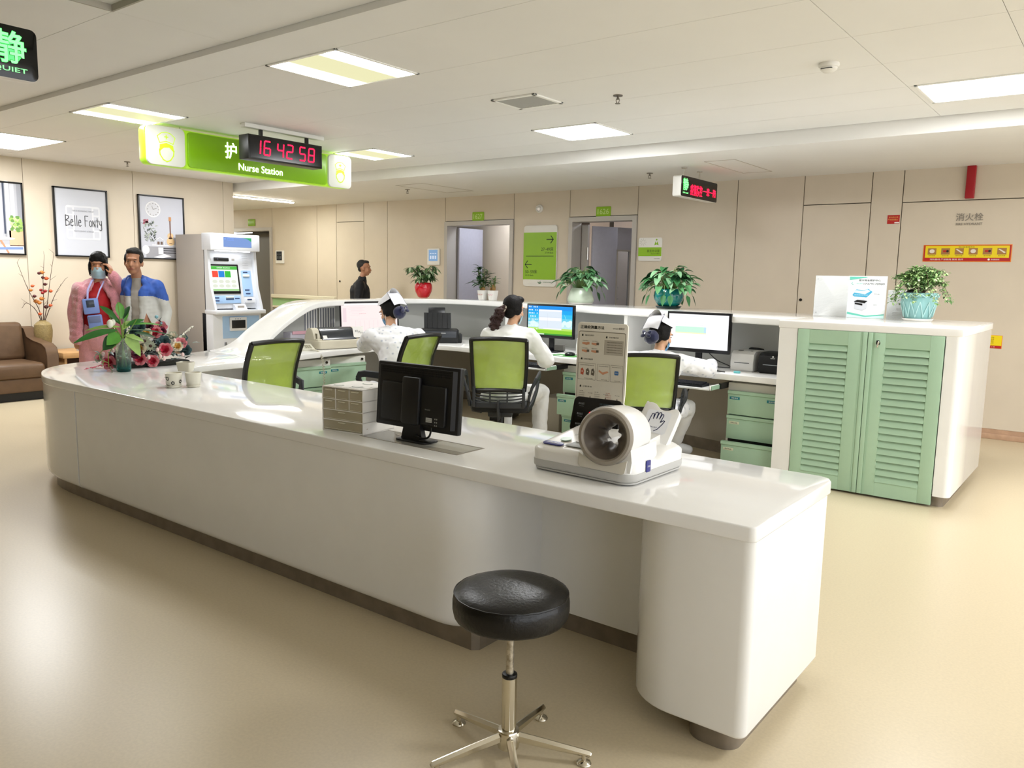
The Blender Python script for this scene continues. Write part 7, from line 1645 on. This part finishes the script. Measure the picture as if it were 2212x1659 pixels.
# frame(): local x right, y = away, z = up
wo = thing('person', 'person in fluffy pink coat and red jumper, wearing a face mask, hand raised to brow', 'person', M=Mw)
J = dict(pelvis=V3(-.03, 0, .90), belly=V3(-.03, -.01, 1.04), chest=V3(-.02, -.01, 1.19), neck=V3(-.01, -.01, 1.37), head=V3(0, -.01, 1.46), shL=V3(.135, 0, 1.325), elL=V3(.245, -.07, 1.235), wrL=V3(.115, -.13, 1.435), shR=V3(-.165, 0, 1.315), elR=V3(-.215, .02, 1.09), wrR=V3(-.20, -.02, .90),
         hipL=V3(.06, 0, .86), knL=V3(.065, -.01, .48), anL=V3(.065, .02, .08), toL=V3(.075, -.13, .035), hipR=V3(-.11, 0, .86), knR=V3(-.115, -.01, .48), anR=V3(-.115, .02, .08), toR=V3(-.13, -.13, .035))
H = hfr((0.0, -.015, 1.535), (-.10, -1, -.05))
sh = body_shapes(J, .93, k=.92)+head_shapes(H, .95)+hand_shapes(J['wrL'], (-.25, -.02, 1), (-.9, .35, -.1), 1, .75, .95)+hand_shapes(J['wrR'], (0, -.05, -1), (.3, .9, 0), 1, .5, .95)
blob('body', sh, SKIN, wo, vox=.0065, smooth=3)
face(wo, H, .95, eyes=True, mouth=False)
blob('bob_hair', [('e', H @ V3(0, -.028, .040), (.080, .086, .088), H.to_3x3()), ('e', H @ V3(0, .045, .072), (.066, .048, .044), H.to_3x3()), ('e', H @ V3(-.04, .062, .045), (.034, .026, .032), H.to_3x3()), ('e', H @ V3(.035, .062, .052), (.034, .026, .028), H.to_3x3()), ('e', H @ V3(.0, .070, .048), (.03, .02, .028), H.to_3x3()), ('e', H @ V3(-.068, .008, -.03), (.020, .052, .078), H.to_3x3()), ('e', H @ V3(.068, .0, -.03), (.018, .048, .074), H.to_3x3()), ('e', H @ V3(0, -.06, -.03), (.068, .05, .07), H.to_3x3())], HAIRB, wo, vox=.007, smooth=3, amp=.004, nsc=26)
def face_mask(root, H, s, m, straps=True):
    g = G(m); g.M = H; t = bmesh.new(); nu, nv = 12, 9; V = {}
    for i in range(nu+1):
        for j in range(nv+1):
            u = i/nu*2-1; v = j/nv; x = .064*u*(1-.22*abs(v-.5)); z = -.018-.105*v; y = .103-.062*u*u-.022*abs(v-.35)**1.5*2+.010*math.exp(-(u/.25)**2)*(1-v)+.0015*math.cos(v*PI*6)
            V[i, j] = t.verts.new((x*s, y*s, z*s))
    for i in range(nu):
        for j in range(nv): t.faces.new((V[i, j], V[i+1, j], V[i+1, j+1], V[i, j+1]))
    g.put(t)
    if straps:
        g.m(mat('mask_strap', '#E8EAEC', .6))
        for sx in (-1, 1):
            for zz in (-.02, -.105): g.tube([(sx*.06*s, .04*s, zz*s), (sx*.075*s, .015*s, (zz*.6-.01)*s), (sx*.079*s, -.008*s, -.012*s)], .0016, 5)
    return g.out('face_mask', root, sharp=None)
MASK = mat('pale_blue_mask', '#A9C8D6', .6); MASKB = mat('blue_mask', '#5E94BC', .6)
face_mask(wo, H, .98, MASK)
RJ = mat('red_jumper', '#A31219', .7, bump=.2, bscale=300)
blob('red_jumper', [('c', J['belly']-V3(0, 0, .05), J['chest'], .122, .128), ('c', J['chest'], J['neck']-V3(0, 0, .02), .115, .062), ('c', J['shL'], J['chest'], .06, .1), ('c', J['shR'], J['chest'], .06, .1)], RJ, wo, vox=.009, smooth=6, amp=.006, nsc=9)
PKF = mat('fluffy_pink_fleece', '#D9909A', .9, var=.08, vscale=55, bump=.8, bscale=140, sheen=.6)
coat = []
for sx, a in ((-1, 'R'), (1, 'L')):
    shp = J['sh'+a]
    coat += [('c', shp, J['el'+a], .068, .062), ('c', J['el'+a], J['wr'+a]-V3(0, 0, .0), .062, .054)]
    for t_ in (0, .35, .7, 1.0): z = 1.30-t_*.42; coat += [('c', V3(-.02+sx*(.145+.03*t_), .03, z), V3(-.02+sx*(.130+.045*t_), -.085, z-.01), .050, .036)]
    for t_ in range(8): z = 1.30-t_*.062; coat += [('e', V3(-.02+sx*(.15+.006*t_), -.005, z), (.052, .115, .06))]
    for t_ in range(8): z = 1.29-t_*.062; coat += [('e', V3(-.02+sx*(.130+.006*t_), -.112, z), (.034, .026, .055))]
    coat += [('c', V3(-.02+sx*.05, -.04, 1.375), V3(-.02+sx*.115, -.10, 1.27), .034, .04), ('c', V3(-.01+sx*.06, .03, 1.375), shp, .04, .058)]
coat += [('c', V3(-.06, .075, 1.33-.06*q), V3(.04, .075, 1.33-.06*q), .065, .065) for q in range(8)] + [('c', V3(-.06, .05, 1.375), V3(.05, .05, 1.375), .045)]
blob('pink_coat', coat, PKF, wo, vox=.010, smooth=5, amp=.012, nsc=10, nz=(1, 1, .45))
blob('pink_trousers', [('c', J['pelvis']-V3(0, 0, -.02), J['pelvis']-V3(0, 0, .06), .15, .145)]+[s_ for a in 'LR' for s_ in (('c', J['hip'+a], J['kn'+a], .092, .074), ('c', J['kn'+a], J['an'+a]+V3(0, 0, .03), .074, .062))], mat('pink_fleece_trousers', '#DDA0A6', .9, bump=.6, bscale=140, var=.05, vscale=40), wo, vox=.011, smooth=5, amp=.010, nsc=10, nz=(1, 1, .4))
for a in 'LR': blob('slipper', [('c', J['an'+a]-V3(0, .0, .04), J['to'+a], .045, .04)], mat('pink_slipper', '#C98590', .9), wo, vox=.01, smooth=3)
g = G(mat('periwinkle_plastic', '#7F97D6', .5)); g.M = Matrix.Translation((-.075, -.165, 1.165)) @ Matrix.Rotation(math.radians(-6), 4, 'Y')
g.box(-.065, .065, -.018, .012, -.07, .07, .012); g.box(-.045, .075, -.02, .012, -.20, -.08, .012); g.m(mat('dark_device_screen', '#3A4250', .2)); g.box(-.035, .03, -.021, -.016, -.01, .055, .003); g.m(mat('grey_device_pouch', '#6E7AA0', .6)); g.box(-.035, .06, -.024, -.018, -.15, -.09, .004); tag(g.out('neck_pouch', wo), 'periwinkle device pouch on a lanyard')
g = G(mat('lilac_lanyard', '#A9A6D6', .6)); g.sweep([(-.10, -.175, 1.23), (-.095, -.155, 1.31), (-.06, -.09, 1.39), (-.04, -.03, 1.405)], .016, .003, up=(0, 1, 0)); g.sweep([(-.03, -.175, 1.22), (.0, -.15, 1.31), (.035, -.09, 1.38), (.035, -.03, 1.405)], .012, .003, up=(0, 1, 0)); g.out('lanyard', wo)

Mm = view_frame(-7.24, 3.72)
mn = thing('person', 'person with short dark hair in blue and light grey jacket beside the woman in pink', 'person', M=Mm)
J = dict(pelvis=V3(.04, 0, .93), belly=V3(.04, -.01, 1.08), chest=V3(.035, -.01, 1.23), neck=V3(.005, -.005, 1.405), head=V3(0, -.02, 1.49), shL=V3(.165, -.05, 1.345), elL=V3(.235, -.02, 1.12), wrL=V3(.205, -.09, .93), shR=V3(-.075, .07, 1.36), elR=V3(-.09, .13, 1.12), wrR=V3(-.07, .06, .92),
         hipL=V3(.12, -.02, .90), knL=V3(.125, -.03, .50), anL=V3(.125, .0, .08), toL=V3(.10, -.15, .035), hipR=V3(-.04, .03, .90), knR=V3(-.045, .02, .50), anR=V3(-.045, .05, .08), toR=V3(-.09, -.09, .035))
H = hfr((-.015, -.035, 1.568), (-.22, -1, .0), (.06, 0, 1))
SKT = mat('skin_weathered', '#A8775A', .5, var=.07, vscale=25)
blob('body', body_shapes(J, .97)+head_shapes(H, .98)+hand_shapes(J['wrL'], (-.05, -.1, -1), (-.9, .3, 0), -1, .6)+hand_shapes(J['wrR'], (0, -.1, -1), (.9, .2, 0), 1, .6), SKT, mn, vox=.0065, smooth=3)
face(mn, H, .98)
blob('short_hair', [('e', H @ V3(0, -.026, .050), (.078, .088, .084), H.to_3x3()), ('e', H @ V3(0, .03, .095), (.062, .05, .03), H.to_3x3()), ('e', H @ V3(.062, .0, .03), (.018, .05, .045), H.to_3x3()), ('e', H @ V3(-.062, .0, .03), (.018, .05, .045), H.to_3x3())], mat('greying_hair', '#1B1817', .7, bump=.4, bscale=150), mn, vox=.007, smooth=2, amp=.003, nsc=30)
blob('grey_shirt', [('c', J['belly']-V3(0, 0, .1), J['chest'], .125, .128), ('c', J['chest'], J['neck']-V3(0, 0, .01), .115, .060)], mat('grey_shirt', '#9C958C', .8), mn, vox=.009, smooth=5, amp=.005, nsc=9)
GJ = mat('light_grey_jacket', '#BDBDB8', .65, var=.04, vscale=10); BJ = mat('royal_blue_yoke', '#2F55A8', .65, var=.10, vscale=20)
jk = [('c', J['shL'], J['elL'], .072, .062), ('c', J['elL'], J['wrL'], .062, .048), ('c', J['shR'], J['elR'], .070, .060), ('c', J['elR'], J['wrR'], .060, .046)]
for q in range(14):
    z = 1.335-q*.035
    jk += [('c', V3(.165, -.01, z), V3(.055, -.125, z-.01), .055, .032), ('c', V3(.055, -.125, z-.01), V3(.035, -.13, z-.035), .030, .028), ('c', V3(.165, .01, z), V3(.0, .12, z), .06, .05), ('c', V3(-.075, .07, z), V3(-.080, -.075, z-.01), .045, .024), ('c', V3(-.080, -.075, z-.01), V3(-.068, -.09, z-.035), .024, .022)]
jk += [('c', V3(.06, -.085, 1.40), V3(.115, -.10, 1.30), .030, .038), ('c', V3(-.055, -.02, 1.405), V3(-.085, -.05, 1.31), .026, .034), ('c', V3(.05, .03, 1.415), J['shL'], .04, .062), ('c', V3(-.04, .05, 1.415), J['shR'], .04, .058), ('c', V3(-.05, .04, 1.42), V3(.055, .03, 1.42), .035), ('c', V3(.055, .0, 1.43), V3(.06, -.075, 1.40), .028, .024)]
blob('zip_jacket', jk, [GJ, BJ], mn, vox=.007, smooth=8, amp=.008, nsc=9, nz=(1, 1, .8), colorf=lambda c: 1 if c.z > 1.265-max(0, c.x-.12)*.35 and not (c.x > .20 and c.z < 1.22) else 0)
blob('dark_trousers', [('c', J['pelvis'], J['pelvis']-V3(0, 0, .06), .13, .13)]+[s_ for a in 'LR' for s_ in (('c', J['hip'+a], J['kn'+a], .092, .072), ('c', J['kn'+a], J['an'+a], .072, .058))], mat('black_trousers', '#15161C', .8), mn, vox=.010, smooth=5, amp=.006, nsc=9)
for a in 'LR': blob('shoe', [('c', J['an'+a]-V3(0, 0, .03), J['to'+a], .046, .04)], BLACK, mn, vox=.01, smooth=3)

# ---- man walking along the corridor, seen in profile facing right
Mk2 = view_frame(-9.28, 8.25)
wk = thing('person', 'person in black jacket seen in profile walking along the corridor behind the counter', 'person', M=Mk2)
J = dict(pelvis=V3(-.02, 0, .92), belly=V3(-.03, 0, 1.07), chest=V3(-.03, 0, 1.24), neck=V3(-.0, 0, 1.42), head=V3(.02, 0, 1.50), shL=V3(-.04, .16, 1.35), elL=V3(-.10, .19, 1.10), wrL=V3(-.0, .17, .90), shR=V3(-.03, -.17, 1.35), elR=V3(-.06, -.21, 1.10), wrR=V3(.06, -.18, .90),
         hipL=V3(-.02, .08, .90), knL=V3(-.04, .08, .50), anL=V3(-.22, .08, .12), toL=V3(-.10, .08, .04), hipR=V3(-.02, -.08, .90), knR=V3(.10, -.08, .50), anR=V3(.14, -.08, .08), toR=V3(.28, -.08, .035))
H = hfr((.035, 0, 1.59), (1, -.15, -.02))
blob('body', body_shapes(J, .98)+head_shapes(H, 1.0)+hand_shapes(J['wrR'], (.1, 0, -1), (0, 1, 0), 1, .6)+hand_shapes(J['wrL'], (.1, 0, -1), (0, -1, 0), 1, .6), SKT, wk, vox=.007, smooth=3)
face(wk, H, 1.0)
blob('short_hair', [('e', H @ V3(0, -.030, .046), (.078, .086, .080), H.to_3x3()), ('e', H @ V3(0, .02, .09), (.062, .055, .028), H.to_3x3()), ('e', H @ V3(0, -.06, -.01), (.06, .035, .05), H.to_3x3())], mat('salt_pepper_hair', '#2A2826', .8, bump=.4, bscale=150), wk, vox=.007, smooth=2, amp=.003, nsc=30)
BKJ = mat('black_jacket', '#0E0F12', .75, bump=.1, bscale=100)
blob('black_jacket', [('c', J['pelvis'], J['chest'], .15, .155), ('c', J['chest'], J['neck']-V3(.0, 0, .01), .135, .07), ('c', J['neck']-V3(0, .05, .02), J['neck']+V3(.04, -.04, .02), .035, .03), ('c', J['neck']-V3(0, -.05, .02), J['neck']+V3(.04, .04, .02), .035, .03)]+[s_ for a in 'LR' for s_ in (('c', J['sh'+a], J['el'+a], .07, .062), ('c', J['el'+a], J['wr'+a], .062, .05), ('c', J['sh'+a], J['chest'], .07, .12))], BKJ, wk, vox=.010, smooth=5, amp=.008, nsc=9)
blob('dark_trousers', [('c', J['pelvis'], J['pelvis']-V3(0, 0, .06), .13, .13)]+[s_ for a in 'LR' for s_ in (('c', J['hip'+a], J['kn'+a], .092, .072), ('c', J['kn'+a], J['an'+a], .072, .058))], mat('black_trousers', '#15161C', .8), wk, vox=.011, smooth=5)
for a in 'LR': blob('shoe', [('c', J['an'+a]-V3(0, 0, .03), J['to'+a], .046, .04)], BLACK, wk, vox=.01, smooth=3)

# ---- seated nurses (world axes, root on the floor under the seat)
COATP = mat('printed_white_gown', '#E9E9EC', .7, col2='#B9BECB', pat='voronoi', vscale=24, bump=.06, bscale=60)
COATW = mat('plain_white_coat', '#EAEAE8', .7, bump=.05, bscale=60)
NAVYF = mat('navy_velvet', '#141A44', .7, sheen=.5); CAPF = mat('white_cap_cloth', '#E4E4EA', .6); CAPE = mat('cap_grey_edge', '#6E7080', .6)
WPT = mat('white_trousers', '#DEDEDC', .8); SHOE = mat('white_shoe', '#D2D4D6', .5)
def cap_mesh(root, H, style):
    """folded nurse cap: curved cloth wrapped over the crown with raised corners"""
    g = G(CAPF); g.M = H
    t = bmesh.new(); nu, nv = 14, 7; V = {}
    for i in range(nu+1):
        for j in range(nv+1):
            u = (i/nu-.5)*2; v = j/nv; a = u*1.25
            rx, rz = .088+.012*v, .098+.02*v
            y = .045-.15*v; lift = .028*v*(1-abs(u)**2*.6)
            V[i, j] = t.verts.new((rx*math.sin(a)*(1-.1*v), y, .036+rz*math.cos(a)+lift))
    for i in range(nu):
        for j in range(nv): t.faces.new((V[i, j], V[i+1, j], V[i+1, j+1], V[i, j+1]))
    g.put(t)
    # square back flap with corners
    c = [(-.080, -.090, .150), (.080, -.090, .150), (.088, -.135, .015), (-.088, -.135, .015)]
    t = bmesh.new(); n_ = 8; V = {}
    for i in range(n_+1):
        for j in range(n_+1):
            u, v = i/n_, j/n_; p = Vector(c[0]).lerp(Vector(c[1]), u).lerp(Vector(c[3]).lerp(Vector(c[2]), u), v); b = 4*u*(1-u); d = 4*v*(1-v)
            V[i, j] = t.verts.new(p+Vector((0, -.018*b*d+.004*math.sin(9*u)*math.cos(7*v), -.012*b*(1-v)+.012*b*v)))
    for i in range(n_):
        for j in range(n_): t.faces.new((V[i, j], V[i+1, j], V[i+1, j+1], V[i, j+1]))
    pts = [V[i, 0].co.copy() for i in range(n_+1)]+[V[n_, j].co.copy() for j in range(1, n_+1)]; pts2 = [V[0, j].co.copy() for j in range(n_+1)]
    g.put(t); g.m(CAPE); g.tube(pts, .0022, 5); g.tube(pts2, .0022, 5)
    return tag(g.out('nurse_cap', root, sharp=None), 'folded white nurse cap')
def bow(root, H, c, s=1.0):
    g = G(NAVYF); g.M = H @ Matrix.Translation(c)
    for sx in (-1, 1):
        for q, (a, b) in enumerate(((.55, .2), (-.35, -.35))):
            g.ell((sx*.032*s, -.004*q, .012*s*(1 if q == 0 else -1.2)), (.034*s, .014*s, .02*s), 12, 8, M=Matrix.Rotation(-sx*a, 3, 'Y'))
    g.m(mat('bow_clip', '#C8CCD6', .2, metal=.8)); g.box(-.007*s, .007*s, -.022*s, -.012*s, -.010*s, .012*s, .002); return g.out('navy_bow', root, sharp=None)
def nurse(label, base, J, Hf, Hu, coat, capped, hs=.95, mask=None):
    r = thing('person', label, 'person', (base[0], base[1], 0)); off = V3(base[0], base[1], 0)
    J = {k_: Vector(v)-off for k_, v in J.items()}
    H = hfr(J['headc'], Hf, Hu); sk = SKIN2
    sh = body_shapes(J, .92, k=.93)+head_shapes(H, hs)
    for a in 'LR': d = J['ha'+a]-J['wr'+a]; sh += hand_shapes(J['wr'+a], d, (0, 0, -1), 1 if a == 'L' else -1, .45, .92)
    blob('body', sh, sk, r, vox=.007, smooth=3)
    face(r, H, hs, mouth=not mask)
    if mask: face_mask(r, H, hs, mask)
    tors = [('c', J['pelvis'], J['belly'], .150, .135), ('c', J['belly'], J['chest'], .135, .14), ('c', J['chest'], J['neck']-V3(0, 0, .015), .125, .062)]
    for a in 'LR': tors += [('c', J['chest'].lerp(J['neck'], .5), J['sh'+a], .098, .076), ('c', J['chest'].lerp(J['neck'], .75), J['sh'+a], .075, .070), ('c', J['sh'+a], J['chest'], .075, .13), ('c', J['sh'+a], J['neck']-V3(0, 0, .03), .06, .055), ('c', J['sh'+a], J['el'+a], .074, .072), ('c', J['el'+a], J['wr'+a], .072, .054)]
    tors += [('c', J['hip'+a], J['hip'+a].lerp(J['kn'+a], .75), .10, .085) for a in 'LR']+[('c', J['hip'+a], J['hip'+a]-V3(0, 0, .12), .1, .07) for a in 'LR'][:0]
    blob('gown' if coat is COATP else 'white_coat', tors, coat, r, vox=.009, smooth=5, amp=.011, nsc=9)
    blob('white_trousers', [s_ for a in 'LR' for s_ in (('c', J['hip'+a], J['kn'+a], .095, .078), ('c', J['kn'+a], J['an'+a]+V3(0, 0, .03), .078, .062))], WPT, r, vox=.010, smooth=5, amp=.008, nsc=9)
    for a in 'LR': blob('shoe', [('c', J['an'+a]-V3(0, 0, .02), J['to'+a], .043, .04), ('c', J['an'+a]-V3(0, 0, .045), J['to'+a]-V3(0, 0, .01), .03, .034)], SHOE, r, vox=.009, smooth=3)
    R3 = H.to_3x3()
    hs_ = [('e', H @ V3(0, -.026, .04), (.082, .09, .088), R3), ('e', H @ V3(0, .03, .09), (.066, .052, .034), R3), ('e', H @ V3(.062, -.02, .0), (.022, .05, .05), R3), ('e', H @ V3(-.062, -.02, .0), (.022, .05, .05), R3), ('e', H @ V3(0, -.055, -.02), (.066, .05, .06), R3)]
    blob('hair', hs_, HAIRB, r, vox=.007, smooth=3, amp=.002, nsc=30)
    if capped:
        blob('hair_net_bun', [('e', H @ V3(0, -.098, -.040), (.066, .054, .058), R3)], NAVYF, r, vox=.007, smooth=3, amp=.004, nsc=22)
        cap_mesh(r, H, capped); bow(r, H, V3(-.0, -.160, -.03), .85)
    return r, H, J
# left nurse, writing at the pink screen
J = dict(pelvis=(-4.83, 4.68, .52), belly=(-4.90, 4.73, .68), chest=(-5.0, 4.80, .86), neck=(-5.09, 4.86, 1.04), head=(-5.13, 4.885, 1.10), headc=(-5.145, 4.895, 1.178), shL=(-5.16, 4.68, .97), elL=(-5.72, 4.98, .835), wrL=(-5.88, 5.22, .81), haL=(-5.95, 5.34, .80), shR=(-4.90, 4.99, .97), elR=(-5.18, 5.32, .86), wrR=(-5.52, 5.50, .82), haR=(-5.66, 5.55, .80),
         hipL=(-4.86, 4.60, .50), knL=(-5.27, 4.70, .50), anL=(-5.36, 4.74, .10), toL=(-5.48, 4.80, .045), hipR=(-4.79, 4.78, .50), knR=(-5.18, 4.96, .50), anR=(-5.26, 5.0, .10), toR=(-5.38, 5.08, .045))
J['elL'] = (-5.52, 4.93, .86); J['wrL'] = (-5.78, 5.22, .815); J['haL'] = (-5.83, 5.34, .80)
nurse('person in printed white gown, nurse cap and blue mask leaning toward the pink-screen monitor', (-4.83, 4.68), J, (-1, -.12, -.38), (0, 0, 1), COATP, 1, mask=MASKB)
# middle nurse with brown ponytail
J = dict(pelvis=(-4.13, 5.19, .52), belly=(-4.15, 5.24, .70), chest=(-4.17, 5.32, .88), neck=(-4.19, 5.41, 1.08), head=(-4.195, 5.435, 1.14), headc=(-4.20, 5.45, 1.222), shL=(-4.35, 5.30, 1.0), elL=(-4.47, 5.55, .83), wrL=(-4.46, 5.83, .80), haL=(-4.45, 5.93, .785), shR=(-4.02, 5.45, 1.0), elR=(-3.94, 5.58, .80), wrR=(-4.16, 5.84, .75), haR=(-4.25, 5.93, .735),
         hipL=(-4.20, 5.17, .50), knL=(-4.44, 5.62, .50), anL=(-4.40, 5.62, .10), toL=(-4.45, 5.75, .045), hipR=(-4.04, 5.23, .50), knR=(-4.06, 5.68, .50), anR=(-3.95, 5.52, .11), toR=(-3.92, 5.66, .05))
r, H, J = nurse('person with brown ponytail in plain white coat sitting before the meadow wallpaper monitor', (-4.13, 5.19), J, (.12, 1, -.12), (0, 0, 1), COATW, 0, mask=MASK)
R3 = H.to_3x3(); r_ = random.Random(5)
pt = [('c', H @ V3(-.01, -.10, .0), H @ V3(-.035, -.15, -.03), .03, .035)]
for i in range(34):
    u = i/33; c = H @ V3(-.04-.05*u+r_.uniform(-.05, .05)*(.5+u*.5), -.135-.02*u+r_.uniform(-.02, .02), -.03-.17*u+r_.uniform(-.02, .02)); pt.append(('e', c, (r_.uniform(.018, .032), r_.uniform(.018, .026), r_.uniform(.02, .03))))
blob('ponytail', pt, mat('brown_curly_hair', '#2E1512', .6, bump=.6, bscale=120), r, vox=.006, smooth=2, amp=.012, nsc=38)
g = G(mat('pearl_hair_tie', '#D8CFC4', .3)); g.M = H; g.tube([(.032*math.cos(a*.5)-.018, -.115+.01*math.sin(a*.5), .0+.032*math.sin(a*.5)) for a in range(13)], .006, 6); g.out('hair_tie', r)
blob('dark_collar', [('c', J['neck']+V3(-.05, -.03, -.03), J['neck']+V3(.05, -.02, -.03), .04), ('c', J['neck']+V3(.05, -.02, -.03), J['neck']+V3(.08, .07, -.07), .04, .035)], mat('dark_grey_collar', '#1A1C24', .7), r, vox=.008, smooth=3)
# right nurse, leaning on the desk
J = dict(pelvis=(-2.92, 5.60, .45), belly=(-2.91, 5.62, .61), chest=(-2.90, 5.66, .79), neck=(-2.905, 5.72, .97), head=(-2.91, 5.745, 1.03), headc=(-2.915, 5.765, 1.105), shL=(-3.06, 5.56, .905), elL=(-3.20, 5.84, .83), wrL=(-3.10, 6.10, .81), haL=(-3.03, 6.2, .80), shR=(-2.74, 5.76, .90), elR=(-2.60, 5.98, .80), wrR=(-2.68, 6.20, .815), haR=(-2.76, 6.25, .80),
         hipL=(-3.0, 5.59, .46), knL=(-3.16, 6.0, .46), anL=(-3.16, 5.98, .10), toL=(-3.2, 6.1, .045), hipR=(-2.84, 5.63, .46), knR=(-2.80, 6.05, .46), anR=(-2.93, 6.12, .13), toR=(-2.84, 6.2, .08))
J = {k_: (v[0]-.03, v[1]-.02, v[2]-(.04 if k_ in ('head', 'headc', 'neck', 'shL', 'shR', 'chest') else 0)) for k_, v in J.items()}
nurse('person in printed white gown and cap with navy bow, arm along the right-hand desk', (-2.92, 5.60), J, (.35, 1, -.30), (-.05, 0, 1), COATP, 1, mask=MASKB)
